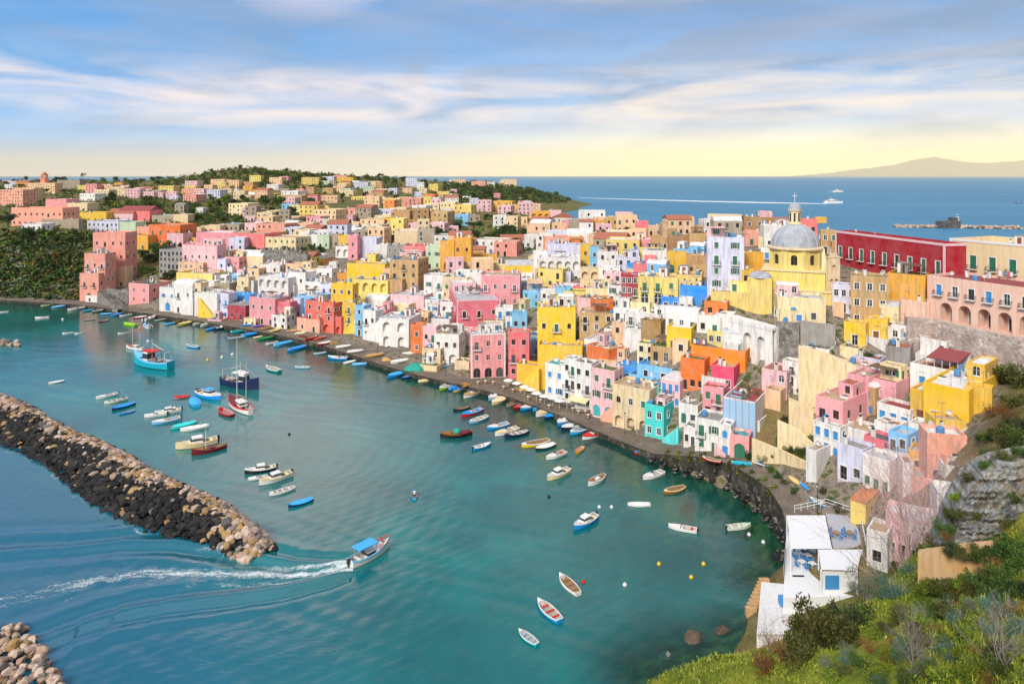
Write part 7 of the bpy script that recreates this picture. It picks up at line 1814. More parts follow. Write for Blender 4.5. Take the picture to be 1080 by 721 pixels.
def person(name_parent_loc,pose,shirt,trousers,label,rz=0.0,scale=1.0):
 J=dict(sit=dict(pel=(0,0,0.45),waist=(0,0.02,0.62),chest=(0,0.05,0.85),neck=(0,0.06,1.02),head=(0,0.09,1.18),sl=(-.19,0.05,0.98),el=(-.27,0.25,0.82),hl=(-.22,0.48,0.80),sr=(.19,0.05,0.98),er=(.27,0.25,0.82),hr=(.22,0.48,0.80),kl=(-.12,0.42,0.47),al=(-.12,0.62,0.10),fl=(-.12,0.75,0.06),kr=(.12,0.42,0.47),ar=(.12,0.62,0.10),fr=(.12,0.75,0.06)),stand=dict(pel=(0,0,0.92),waist=(0,0,1.10),chest=(0,0.01,1.32),neck=(0,0.01,1.48),head=(0,0.03,1.63),sl=(-.19,0,1.43),el=(-.24,0.02,1.15),hl=(-.23,0.12,0.92),sr=(.19,0,1.43),er=(.25,0.05,1.16),hr=(.20,0.22,0.98),kl=(-.10,0.03,0.50),al=(-.11,-0.02,0.09),fl=(-.12,0.13,0.04),kr=(.10,0.08,0.50),ar=(.11,0.06,0.09),fr=(.12,0.21,0.04)))[pose]
 names=list(J);rad=dict(pel=.13,waist=.115,chest=.145,neck=.055,head=.095,sl=.065,el=.045,hl=.035,sr=.065,er=.045,hr=.035,kl=.065,al=.045,fl=.035,kr=.065,ar=.045,fr=.035)
 edges=[('pel','waist'),('waist','chest'),('chest','neck'),('neck','head'),('chest','sl'),('sl','el'),('el','hl'),('chest','sr'),('sr','er'),('er','hr'),('pel','kl'),('kl','al'),('al','fl'),('pel','kr'),('kr','ar'),('ar','fr')]
 me=bpy.data.meshes.new('person_body');me.from_pydata([J[n]for n in names],[(names.index(a),names.index(c))for a,c in edges],[])
 o=bpy.data.objects.new('person',me);COL.objects.link(o)
 md=o.modifiers.new('skin','SKIN');sv=me.skin_vertices[0].data if me.skin_vertices else None
 if sv is None:
  bm=bmesh.new();bm.from_mesh(me);bm.verts.layers.skin.verify();bm.to_mesh(me);bm.free();sv=me.skin_vertices[0].data
 for i,n in enumerate(names):sv[i].radius=(rad[n],)*2
 sv[0].use_root=True
 ss=o.modifiers.new('smooth','SUBSURF');ss.levels=1;ss.render_levels=1
 dg=bpy.context.evaluated_depsgraph_get();ev=o.evaluated_get(dg);m2=bpy.data.meshes.new_from_object(ev);bpy.data.objects.remove(o)
 skin=simple('skin',(0.50,0.30,0.21),0.6);mats=[skin,simple('cloth_'+shirt,PAL[shirt],0.9),simple('cloth_'+trousers,PAL[trousers],0.9)]
 m2.materials.clear()
 for mt in mats:m2.materials.append(mt)
 hz=J['neck'][2]+0.02;pz=J['pel'][2]+0.06
 for p in m2.polygons:
  c=p.center;mi=1
  if c.z>hz:mi=0
  elif abs(c.x)>0.2 and min((Vector(J['hl'])-c).length,(Vector(J['hr'])-c).length)<0.12:mi=0
  elif c.z<pz and not(abs(c.x)>0.19 and pose=='stand'):mi=2
  p.material_index=mi;p.use_smooth=True
 o=link('person',m2);o.location=name_parent_loc;o.rotation_euler=(0,0,rz);o.scale=(scale,)*3;tag(o,label,'person')
 hm=MB();hd=J['head'];hm.lathe([(0.10,-0.02),(0.105,0.04),(0.08,0.10),(0.0,0.125)],10,0,hd[0],hd[1]-0.015);hm.v=[(x,y,z+hd[2])for x,y,z in hm.v];hm.build('hair',simple('dark_hair',(0.03,0.02,0.015),0.8),o)
 return o
person(Vector((rower.location.x,rower.location.y,-0.10)),'sit','white','navy','person in a white shirt rowing the small blue boat',rz=math.pi)
lch=BOATS[0]
person(lch.matrix_basis@Vector((-0.16,0.03,0.055)),'stand','navy','darkgrey','person in dark clothes standing at the helm of the speeding launch',rz=lch.rotation_euler.z-math.pi/2)
person(lch.matrix_basis@Vector((0.30,0.0,0.135)),'sit','red','navy','person in red sitting on the bow of the speeding launch',rz=lch.rotation_euler.z-math.pi/2)
fo=random.Random(9)
_bp2={}
def bush_mesh(kind,i):
 key=(kind,i)
 if key in _bp2:return _bp2[key]
 r=random.Random(sum(map(ord,kind))*3+i*17);cr,tw=MB(),MB()
 lobes=[((r.uniform(-0.62,0.62),r.uniform(-0.62,0.62),r.uniform(0.15,0.95)),r.uniform(0.22,0.46))for _ in range(14)]
 n=2300 if kind not in('grey','rust')else 1500
 for _ in range(n):
  c,q=r.choice(lobes);d=Vector((r.gauss(0,1),r.gauss(0,1),r.gauss(0,1))).normalized()
  p=Vector(c)+d*q*(r.random()**0.3)*r.uniform(0.8,1.15)
  if p.z<-0.05:continue
  up=(d*0.7+Vector((r.gauss(0,0.5),r.gauss(0,0.5),0.5+r.gauss(0,0.4)))).normalized();s=r.uniform(0.035,0.075);sd=up.orthogonal().normalized();sd=Matrix.Rotation(r.uniform(0,6.28),3,up)@sd
  wd=0.42 if kind in('dark','mid','lime','olive')else 0.2
  cr.poly([p-up*s,p+sd*s*wd,p+up*s*1.3,p-sd*s*wd])
 for _ in range(14):
  a=r.uniform(0,6.28);rr_=r.uniform(0.2,0.75);pts=[Vector((0,0,-0.1)),Vector((math.cos(a)*rr_*0.5,math.sin(a)*rr_*0.5,0.45)),Vector((math.cos(a)*rr_,math.sin(a)*rr_,r.uniform(0.7,1.25)))]
  tw.tube(pts,[0.022,0.014,0.004],4)
 _bp2[key]=(cr.mesh('foliage',LEAF[kind]),tw.mesh('branches',TWIGG if kind in('grey','blue')else BARK));return _bp2[key]
BW_=dict(dark='dark green',mid='leafy green',lime='bright lime green',blue='blue green',grey='grey green',rust='rusty brown',olive='olive green',gold='golden')
FBUSH=[]
def fbush(px,py,rpx,kind,ymin=14.0,squash=1.0,label=None,Y=None):
 g=atY(px,py,Y)if Y else ray(px,py,ymin);s=rpx*g.y/F
 root=thing('bush',(g.x,g.y,g.z-0.05*s),fo.uniform(0,6.28),label,'bush',None,s)
 root.scale=(s,s,s*squash)
 c,t=bush_mesh(kind,fo.randrange(3));link('foliage',c,root);link('branches',t,root)
 FBUSH.append((root,kind,px,py,s));return root
for(px,py,r_,k,sq,lab)in[(868,682,42,'olive',1.0,'big round olive bush above the white pavilion'),(893,668,30,'dark',1.0,'dark bush hugging the big round olive one'),(846,696,30,'olive',0.9,'olive bush at the lower flank of the big round one'),(826,698,26,'rust',0.9,'rusty bush nearest to the shallow water'),(846,676,24,'rust',0.9,'rusty bush on the shoulder of the big round olive one'),(806,708,20,'rust',0.8,'low rusty bush at the tip of the grassy crest'),(918,634,24,'grey',1.2,'grey twiggy bush beside the white pavilion roof'),(905,628,14,'grey',1.1,None),(946,630,20,'blue',1.0,'blue green bush left of the tan retaining wall'),(936,632,14,'blue',0.8,None),(958,606,13,'blue',0.9,None),(1015,658,16,'blue',1.0,'round blue green spurge in the middle of the slope'),(1062,650,24,'blue',0.9,'large blue green bush at the edge below the rock'),(1048,668,16,'blue',0.8,None),(955,694,18,'blue',1.0,'pale blue green bush around bare stems'),(998,690,16,'blue',0.9,None),(1008,700,14,'blue',0.8,None),(1075,672,18,'blue',0.9,None),(918,686,13,'rust',0.7,'rusty orange patch of bush on the lime grass'),(988,668,11,'rust',0.7,None),(1012,606,13,'rust',0.7,'rust orange bush on top of the tan wall'),(1040,592,12,'rust',0.8,None),(1060,585,13,'rust',0.7,None),(1030,690,12,'rust',0.7,None),(940,702,12,'rust',0.7,None),(996,722,22,'lime',0.9,None),(1030,716,20,'lime',0.9,None),(920,724,18,'lime',0.8,None),(1062,716,20,'mid',0.9,None),(960,728,18,'mid',0.9,None),(884,722,16,'lime',0.7,None),(990,626,15,'lime',0.8,None),(974,622,13,'olive',0.8,None),(1006,636,13,'mid',0.8,None),(1060,618,20,'mid',1.0,'leafy green bush right above the tan wall'),(1078,600,20,'mid',1.0,None),(1040,628,15,'mid',0.9,None),(1076,630,18,'dark',0.9,None),(1026,642,13,'grey',0.8,None),(1044,700,16,'mid',0.9,None),(1076,700,18,'lime',0.9,None),(980,704,14,'grey',0.8,None),(966,660,12,'mid',0.8,None),(950,650,12,'olive',0.8,None),(1000,652,10,'olive',0.8,None),(902,700,12,'mid',0.7,None),(892,688,11,'grey',0.7,None),(870,704,12,'grey',0.7,None),(930,668,11,'grey',0.7,None),(944,676,12,'grey',0.8,None),(1056,690,14,'dark',0.8,None),(1016,676,12,'dark',0.8,None),(1036,664,12,'olive',0.7,None),(984,572,10,'olive',0.9,None),(992,556,10,'lime',0.9,None),(1004,538,11,'olive',0.9,None),(1016,518,11,'lime',0.9,None),(1030,500,11,'olive',1.0,None),(1046,486,14,'mid',1.0,'leafy bush on the crest over the rock face'),(1064,476,16,'olive',1.0,None),(1078,470,16,'mid',1.0,None),(975,584,9,'mid',0.8,None)]:
 fbush(px,py,r_,k,squash=sq,label=lab)
for(px,py,r_,k,sq,lab)in[(1022,396,15,'dark',0.9,'dark bush beside the red veranda canopy'),(1040,400,17,'dark',0.9,'second dark bush right of the red veranda canopy'),(1058,404,18,'olive',0.9,'olive bush under the old stone wall'),(1076,408,20,'olive',1.0,'olive bush at the frame edge under the old stone wall'),(1046,440,14,'rust',0.9,'rusty bush beside the big yellow house'),(1064,445,18,'rust',0.9,'brown bush at the frame edge beside the big yellow house'),(1078,455,18,'dark',0.9,None),(1052,462,16,'olive',0.9,None),(1040,468,13,'mid',0.9,None),(1068,430,16,'olive',0.9,None)]:
 fbush(px,py,r_,k,ymin=74,squash=sq,label=lab)
for(px,py,r_,k,Y_)in[(972,622,12,'lime',44.5),(984,624,11,'mid',44.2),(997,622,13,'olive',43.8),(1012,620,12,'lime',43.6),(1026,617,13,'mid',43.2),(1041,614,12,'olive',43),(1004,585,11,'dark',45.5),(1018,590,11,'olive',45.2),(1034,590,13,'mid',44.8),(1052,588,14,'dark',44.5),(1070,585,16,'mid',44),(1060,556,9,'olive',45.6),(1030,548,7,'olive',46.4),(1072,530,9,'mid',46.2),(1000,572,9,'rust',47),(1010,545,8,'olive',48.6),(990,588,15,'olive',48.2),(996,566,13,'mid',49),(1003,548,12,'olive',50),(1012,530,12,'lime',50.6),(1024,512,11,'olive',51),(1042,498,11,'mid',51),(1060,489,12,'olive',51),(1078,484,13,'mid',51),(984,602,13,'lime',47.5)]:fbush(px,py,r_,k,Y=Y_)
for(px,py,r_,k)in[(976,636,15,'lime'),(992,634,14,'mid'),(1010,630,15,'rust'),(1028,628,14,'olive'),(1044,622,16,'mid'),(998,598,13,'olive'),(1014,594,12,'rust'),(1034,590,14,'dark'),(1050,584,14,'mid'),(1070,590,20,'mid'),(988,600,11,'lime')]:fbush(px,py,r_,k)
for _ in range(150):
 px,py=fo.uniform(840,1085),fo.uniform(600,725)
 if py<715-(px-850)*0.60:continue
 fbush(px,py,fo.uniform(7,17),fo.choice(['mid','lime','olive','grey','blue','rust','mid','lime']),squash=fo.uniform(0.6,1.0))
for(px,py,r_,k)in[(832,446,9,'dark'),(812,497,6,'mid'),(822,504,6,'dark'),(828,512,6,'olive'),(838,520,6,'mid'),(876,530,6,'mid'),(886,540,7,'dark'),(868,520,6,'olive'),(856,500,6,'mid'),(846,413,9,'mid'),(858,416,8,'dark'),(872,418,8,'mid'),(840,408,7,'olive'),(888,424,7,'mid'),(828,462,8,'mid'),(842,468,8,'lime'),(852,470,9,'dark'),(834,458,7,'mid'),(842,452,8,'mid'),(852,456,8,'dark'),(826,470,9,'mid'),(836,476,9,'dark'),(846,480,8,'mid'),(812,478,8,'olive'),(820,484,8,'dark'),(860,372,8,'mid'),(872,374,7,'mid'),(925,384,8,'dark'),(915,378,7,'mid'),(905,500,6,'mid'),(806,488,8,'mid'),(792,484,7,'dark')]:
 fbush(px,py,r_,k,ymin=100)
GR=leafmat('grass_blades',(0.07,0.10,0.008),(0.17,0.21,0.012),(0.34,0.32,0.04))
gm_v,gm_f=[],[]
cnt=0
for _ in range(78000):
 px=fo.uniform(660,1110);py=fo.uniform(470,735)
 k=(px-CX)/F
 Yg=fo.uniform(9,84);Xg=fo.uniform(0.08*Yg,0.86*Yg)
 if fo.random()>min(1.0,22.0/Yg+0.35)or(Yg>60 and Xg<0.17*Yg):continue
 gm_v.append((Xg,Yg));cnt+=1
GXY=np.array(gm_v);GZ=T(GXY[:,0],GXY[:,1])+0.22*rough2(GXY[:,0],GXY[:,1],0.9,2.0)+0.2*np.clip(GXY[:,1]/400,0.05,1.2)*rough2(GXY[:,0],GXY[:,1],0.25)
gv,gf=[],[]
for(x,y),z in zip(GXY,GZ):
 den=mnoise.noise(Vector((x*0.22,y*0.22,1.5)))
 if den<-0.28:continue
 for _ in range(3):
  a=fo.uniform(0,6.28);hh=fo.uniform(0.05,0.17)*(1+den);w_=0.022*y/30+0.012;dx,dy=math.cos(a),math.sin(a);ox,oy=fo.gauss(0,0.14),fo.gauss(0,0.14);ln=fo.uniform(0.05,0.28)
  c_=len(gv);gv+=[(x+ox-dy*w_,y+oy+dx*w_,z-0.06),(x+ox+dy*w_,y+oy-dx*w_,z-0.06),(x+ox+dx*ln,y+oy+dy*ln,z+hh)];gf.append((c_,c_+1,c_+2))
gme=bpy.data.meshes.new('grass');gme.from_pydata(gv,[],gf);gme.materials.append(GR);gme.update()
o=link('grass',gme);tag(o,'long yellow green grass growing over the near slope','grass',kind='stuff')
def mat_rockface():
 m=bpy.data.materials.new('layered_rock');nt,_,L=nodes_of(m);g=nt.nodes.new('ShaderNodeNewGeometry');pos=g.outputs['Position']
 n1=noise_(nt,vmul(nt,pos,(0.5,0.5,3.0)),0.9,6,0.7,0.6);n2=noise_(nt,pos,1.4,5,0.65)
 a=ramp(nt,n1.outputs[0],[(0.3,(0.10,0.105,0.10)),(0.5,(0.30,0.315,0.315)),(0.7,(0.55,0.56,0.55))]).outputs[0]
 a=mixc(nt,math_(nt,'MULTIPLY',ramp(nt,n2.outputs[0],[(0.44,(0,0,0)),(0.62,(1,1,1))]).outputs[0],0.75),a,(0.23,0.165,0.08))
 finish(nt,a,0.9,n1.outputs[0],0.9,0.35,0.2);return m
top=[(985,596),(998,566),(1012,534),(1026,510),(1044,497),(1060,491),(1084,486),(1115,482)]
def topy(px):
 for(a,p),(c,q)in zip(top,top[1:]):
  if a<=px<=c:return p+(q-p)*(px-a)/(c-a)
 return 482
mb=MB();nu,nv=56,34;gi={}
for i in range(nu+1):
 px=986+126*i/nu
 for j in range(nv+1):
  py=600+(topy(px)-600)*j/nv;f_=j/nv
  Y=47.0+2.6*f_+0.55*mnoise.noise(Vector((px*0.04,py*0.05,0.3)))+0.75*mnoise.noise(Vector((px*0.015,py*0.30,4.0)))+0.30*mnoise.noise(Vector((px*0.22,py*0.45,7.0)))+max(0,(1006-px)*0.16)
  p=atY(px,py,Y);gi[i,j]=mb.vert(p)
for i in range(nu):
 for j in range(nv):mb.f.append((gi[i,j],gi[i+1,j],gi[i+1,j+1],gi[i,j+1]));mb.m.append(0)
tops=[mb.vert(Vector(mb.v[gi[i,nv]])+Vector((2.0,4.5,-0.8)))for i in range(nu+1)]
for i in range(nu):mb.f.append((gi[i,nv],gi[i+1,nv],tops[i+1],tops[i]));mb.m.append(0)
for i in range(nu):pass
o=mb.build('rock_outcrop',mat_rockface(),smooth=False);tag(o,'grey layered rock face jutting from the slope at the frame edge','rock face')
wall_strip('retaining_wall',[wp(968,583,622,47.0),wp(1000,579,620,46.0),wp(1049,574,616,45.0)],'tan plastered retaining wall on the grassy slope under the rock face',plaster('tan',0.9),0.6)
def bare(px,py,ymin,hgt,seed,mat,label,spread=0.5,stems=5,depth=6,Y=None,th=0.05):
 g=atY(px,py,Y)if Y else ray(px,py,ymin)
 if Y:g.z=Tz(g.x,g.y)
 root=thing('bare_tree',(g.x,g.y,g.z-0.2),0,label,'bare tree');r=random.Random(seed);tk,tw=MB(),MB()
 def grow(p,d,ln,rad,lev):
  q=p+d*ln*0.5+Vector((r.gauss(0,.05),r.gauss(0,.05),r.gauss(0,.03)))*ln;e=q+d*ln*0.5
  rad_=rad*(1.4 if Y else 1.0);(tk if lev<2 else tw).tube([p,q,e],[rad_,rad_*0.85,rad_*0.65],5 if lev<2 else 3,cap=False)
  if lev>=depth:return
  for _ in range(r.choice([2,2,3])if lev else 3):
   nd=(d+Vector((r.gauss(0,spread),r.gauss(0,spread),r.gauss(0.12,spread*0.5)))).normalized()
   grow(e if r.random()<0.7 else q,nd,ln*r.uniform(0.62,0.85),rad*0.6,lev+1)
 for _ in range(stems+(0 if Y else 0)):
  grow(Vector((r.gauss(0,0.3),r.gauss(0,0.3),0)),Vector((r.gauss(0,0.3),r.gauss(0,0.3),1)).normalized(),hgt*0.30,th,0)
 tk.build('trunk',mat,root);tw.build('twigs',mat,root);return root
bare(945,600,60,15,1,TWIG,'leafless pinkish tree right behind the grey twiggy bush',Y=66)
bare(968,560,60,17,2,TWIG,'tall leafless pinkish tree in front of the salmon house',Y=70)
bare(990,540,60,15,3,TWIG,'leafless tree before the white roof terrace',Y=70)
bare(1008,520,60,13,6,TWIGG,'grey leafless tree beside the crest by the rock face',Y=68)
bare(960,600,60,11,4,TWIG,'low tangle of pinkish bare twigs over the blue green bush',Y=60)
bare(962,706,14,3.4,5,TWIGG,'bare grey stems standing in the pale blue green bush',th=0.03)
bare(1058,716,14,3.0,7,TWIGG,'bare grey shrub in the bottom corner',th=0.025)
bare(915,612,60,4.0,8,TWIGG,'thin bare shrub beside the pavilion roof',th=0.03,Y=56)
bare(815,690,14,3.2,10,TWIGG,'bare twigs rising by the shallow water',th=0.025)
def pavilion():
 WP=simple('white_boards',(0.74,0.75,0.77),0.6,0.12,3);GD=simple('grey_deck',(0.40,0.42,0.46),0.7,0.2,2);BLU=simple('blue_paint',(0.05,0.25,0.55),0.5);GLS=simple('pale_glazing',(0.35,0.50,0.60),0.15)
 base=at0(868,575,6.0);root=thing('restaurant',base,0,'white timber restaurant pavilion with slatted roofs and blue chairs on the shore shelf','restaurant');o_=base
 def L_(px,py,z):return at0(px,py,z)-o_
 def slab(mb,pts,thick,m=0):
  mb.poly(pts,m);bt=[p-Vector((0,0,thick))for p in pts];mb.poly(bt[::-1],m)
  for i in range(len(pts)):j=(i+1)%len(pts);mb.poly([pts[i],bt[i],bt[j],pts[j]],m)
 def slats(name,c,n,mat,gap=0.1):
  mb=MB();a,b2,c2,d=c
  for k in range(n):
   t0,t1=(k+gap/2)/n,(k+1-gap/2)/n
   slab(mb,[a.lerp(d,t0),b2.lerp(c2,t0),b2.lerp(c2,t1),a.lerp(d,t1)],0.06)
  for s in(0.02,0.33,0.66,0.98):
   p,q=a.lerp(b2,s),d.lerp(c2,s);mb.tube([p-Vector((0,0,0.14)),q-Vector((0,0,0.14))],0.06,4)
  mb.build(name,mat,root)
 A=[L_(830,543,9.2),L_(870,543,9.2),L_(877.5,578,9.2),L_(834,578,9.2)];B2=[L_(863.5,579,9.2),L_(909,579,9.2),L_(904,601,9.2),L_(866,600,9.2)]
 slats('roof',A,26,WP,0.05);slats('roof',B2,16,WP,0.05)
 mb=MB()
 fl=[L_(830,560,5.9),L_(912,560,5.9),L_(909,628,5.9),L_(826,630,5.9)];slab(mb,fl,4.5,0);slab(mb,[L_(871,541,7.9),L_(906,545,7.9),L_(912,577,7.9),L_(878.5,577,7.9)],0.25,1);mb.build('deck',[WP,GD],root)
 mb=MB()
 for c in A+B2:mb.tube([Vector((c.x,c.y,-1.0)),c-Vector((0,0,0.07))],0.11,6)
 mb.build('post',WP,root)
 mb=MB()
 rail=[L_(838,540,7.9)+Vector((0,0,0)),L_(872,533,7.9),L_(907,545,7.9),L_(913,576,7.9)]
 for p,q in zip(rail,rail[1:]):
  for z in(0.55,1.05):mb.tube([p+Vector((0,0,z)),q+Vector((0,0,z))],0.05,4)
  n=max(2,int((q-p).length/1.2))
  for k in range(n+1):r0=p.lerp(q,k/n);mb.tube([r0,r0+Vector((0,0,1.08))],0.05,4)
 mb.build('railing',WP,root)
 mb=MB()
 p,q=L_(829,578,5.9),L_(826,612,5.9);n=6
 for k in range(n):
  a,c=p.lerp(q,k/n+0.01),p.lerp(q,(k+1)/n-0.01);mb.poly([a,c,c+Vector((0,0,1.6)),a+Vector((0,0,1.6))])
 mb.build('glazing',GLS,root);mb=MB()
 p,q=L_(867,625,5.91),L_(904,625,5.91);mb.poly([p,q,q+Vector((0,0,2.9)),p+Vector((0,0,2.9))],0);mb.build('wall',WP,root);mb=MB();mb.box(p.x+0.4,p.x+2.2,p.y-0.06,p.y-0.01,p.z+0.5,p.z+2.3);mb.build('window',BLU,root)
 mb=MB()
 a,c=L_(842,608,5.9),L_(848,620,4.0)
 for k in range(8):t=k/8;q=L_(842+5*t,607+14*t,5.9-1.9*t);mb.box(q.x-0.8,q.x+0.8,q.y-0.2,q.y+0.2,q.z-0.15,q.z)
 mb.build('steps',WP,root)
 cm=MB();cm.box(-.24,.24,-.24,.24,.42,.47);cm.box(-.24,.24,.2,.24,.47,.92);[cm.box(x-.02,x+.02,y-.02,y+.02,0,.42)for x in(-.2,.2)for y in(-.2,.2)];cme=cm.mesh('chair',BLU)
 tm_=MB();tm_.box(-.45,.45,-.45,.45,.70,.75);[tm_.box(x-.03,x+.03,y-.03,y+.03,0,.70)for x in(-.38,.38)for y in(-.38,.38)];tme=tm_.mesh('table',WP);tmb=tm_.mesh('table',BW)
 i=0
 for(px,py,z,me_)in[(843,588,5.9,tme),(852,590,5.9,tme),(858,586,5.9,tme),(846,597,5.9,tme),(857,599,5.9,tme),(882,566,7.9,tmb),(896,566,7.9,tmb)]:
  g=at0(px,py,z);t_=link('table',me_);t_.location=g;t_.rotation_euler.z=0.3;tag(t_,'wooden table on the grey upper terrace of the pavilion' if me_ is tmb else'white table under the open gap of the pavilion roof','table','tables of the pavilion')
  for a in(0,1.57,3.14,4.71):
   c_=link('chair',cme);c_.location=g+Vector((math.cos(a+0.3)*0.85,math.sin(a+0.3)*0.85,0));c_.rotation_euler.z=a+0.3-math.pi/2;tag(c_,'bright blue chair at a table of the white pavilion','chair','blue chairs of the pavilion')
 base2=at0(820,640,3.0);r2=thing('bathing_platform',base2,0,'lower whitewashed shed and platform stepping down to the sea','shed');o_=base2
 mb=MB();slab(mb,[L_(803,613,4.6),L_(842,617,4.6),L_(836,668,3.6),L_(798,668,3.6)],0.15);mb.build('roof',simple('worn_white_boards',(0.62,0.62,0.62),0.8,0.3,2.5),r2)
 mb=MB();lo=[L_(803,613,4.4),L_(842,617,4.4),L_(836,668,3.4),L_(798,668,3.4)]
 for i in range(4):
  p,q=lo[i],lo[(i+1)%4];mb.poly([p-Vector((0,0,5)),q-Vector((0,0,5)),q,p])
 mb.build('wall',plaster('white',0.9),r2)
 p=L_(826,636,4.5);mb=MB();mb.box(p.x-0.5,p.x+0.5,p.y-0.45,p.y+0.45,p.z-0.1,p.z+0.9);mb.build('hatch',BLU,r2)
 mb=MB()
 q0,q1=L_(792,640,1.2),L_(806,610,2.2)
 for k in range(9):c=q0.lerp(q1,k/8);mb.box(c.x-0.7,c.x+0.7,c.y-0.35,c.y+0.35,c.z-1.5,c.z)
 mb.build('steps',plaster('tan',0.9),r2)
pavilion()
def awning():
 g=at0(611,432,1.6);root=thing('awning',g,R(-36),'cream canvas awning over cafe tables on the quay','awning');mb=MB()
 w_,d_=5.4,3.0
 n=8
 for k in range(n):
  x0,x1=-w_/2+w_*k/n,-w_/2+w_*(k+1)/n;s=0.03*(k%2)
  mb.poly([(x0,-d_/2,2.55-s),(x1,-d_/2,2.52+s),(x1,d_/2,3.15+s),(x0,d_/2,3.18-s)]);mb.poly([(x0,-d_/2,2.55-s),(x0,-d_/2,2.25),(x1,-d_/2,2.25),(x1,-d_/2,2.52+s)])
 mb.build('canvas',simple('cream_canvas',(0.72,0.62,0.36),0.9,0.1),root);mb=MB()
 for x in(-w_/2,0,w_/2):
  mb.tube([(x,-d_/2,0),(x,-d_/2,2.5)],0.05,5);mb.tube([(x,d_/2,0),(x,d_/2,3.1)],0.05,5)
 mb.build('pole',MAT_PALE,root)
awning()
pm_=MB();pm_.tube([(0,0,0),(0,0,2.5)],0.04,6);pole_me=pm_.mesh('pole',MAT_PALE)
pm_=MB();pm_.lathe([(1.35,2.05),(1.3,2.12),(0.7,2.36),(0.05,2.56),(0,2.56)],8);top_me=pm_.mesh('canopy',simple('white_canvas',(0.74,0.72,0.68),0.9,0.1))
tbm=MB();tbm.lathe([(0.42,0.72),(0.42,0.75),(0,0.75)],12);tbm.tube([(0,0,0),(0,0,0.72)],0.04,5);tbm.lathe([(0.25,0.0),(0.25,0.04),(0,0.04)],10);tb_me=tbm.mesh('table',MAT_PALE)
chm=MB();chm.box(-.2,.2,-.2,.2,.42,.46);chm.box(-.2,.2,.17,.2,.46,.88);[chm.box(x-.02,x+.02,y-.02,y+.02,0,.42)for x in(-.17,.17)for y in(-.17,.17)];ch_me=chm.mesh('chair',BW)
i=0
for(px,py)in[(536,409),(545,412),(553,416),(560,419),(566,423),(574,426),(583,428),(590,431)]:
 g=at0(px,py,1.62);r0=thing('parasol',g,0,'white parasol over cafe tables on the quay below the golden house','parasol','white cafe parasols');link('pole',pole_me,r0);link('canopy',top_me,r0)
for(px,py)in[(531,410),(541,413),(549,414),(557,421),(570,424),(579,430),(604,433),(610,436),(617,436),(620,440),(520,405),(512,404),(504,405)]:
 g=at0(px,py,1.62);t_=link('table',tb_me);t_.location=g;tag(t_,'small round white cafe table on the quay','table','cafe tables on the quay')
 for a in(0.4,2.5,4.6):
  c_=link('chair',ch_me);c_.location=g+Vector((math.cos(a)*0.75,math.sin(a)*0.75,0));c_.rotation_euler.z=a-math.pi/2;tag(c_,'wooden chair at a cafe table on the quay','chair','cafe chairs on the quay')
lm=MB();lm.tube([(0,0,0),(0,0,0.5),(0,0,3.9)],[0.09,0.06,0.045],8);lm.lathe([(0.16,0),(0.16,0.12),(0.09,0.2)],8);post_me=lm.mesh('post',MAT_IRON)
lm=MB();lm.lathe([(0.0,3.9),(0.13,3.95),(0.22,4.35),(0.0,4.35)],8,0);lm.lathe([(0.26,4.351),(0.12,4.55),(0,4.6)],8,1);head_me=lm.mesh('lantern',[simple('lamp_glass',(0.6,0.58,0.5),0.2),MAT_IRON])
for(px,py,z,lab)in[(659,456,1.65,'iron street lamp before the peeling yellow house'),(601,430,1.65,'iron street lamp beside the cream awning'),(470,396,1.6,'iron street lamp on the landing'),(398,376,1.6,'iron street lamp before the white arched villa'),(738,488,4.3,'iron street lamp on the raised walk'),(862,540,6.8,'iron street lamp above the pavilion')]:
 g=at0(px,py,z);r0=thing('street_lamp',g,0,lab,'street lamp','quay street lamps');link('post',post_me,r0);link('lantern',head_me,r0)
for(px,py,s,c,lab)in[(306,349,1.3,'tan','heap of tan fishing nets before the coral house'),(313,352,1.5,'cream','pale heap of nets beside the coral house'),(320,355,1.1,'maroon','dark red heap of nets by the coral house'),(296,346,1.0,'straw','yellowish heap of nets before the pink house'),(350,362,1.2,'brown','brown net heap on the quay edge'),(404,380,1.2,'tan','net heap beside the tan tarpaulin'),(415,384,1.0,'grey','grey net heap beside the white covered boat'),(493,406,1.0,'brown','brown net heap on the landing before the pink quay house')]:
 g=at0(px,py,1.5);mb=MB();r=random.Random(int(px));
 for k in range(5):
  V,Fc=ROCKG[r.randrange(10)];b0=len(mb.v);ox,oy,sc_=r.gauss(0,0.7)*s,r.gauss(0,0.5)*s,r.uniform(0.5,0.9)*s
  for v in V:mb.v.append((v.x*sc_*1.3+ox,v.y*sc_+oy,max(0,(v.z+0.3)*sc_*0.6)))
  for f in Fc:mb.f.append(tuple(b0+i_ for i_ in f));mb.m.append(0)
 o=mb.build('net_heap',simple('net_'+c,PAL[c],0.95,0.5,8));o.location=g;tag(o,lab,'nets')
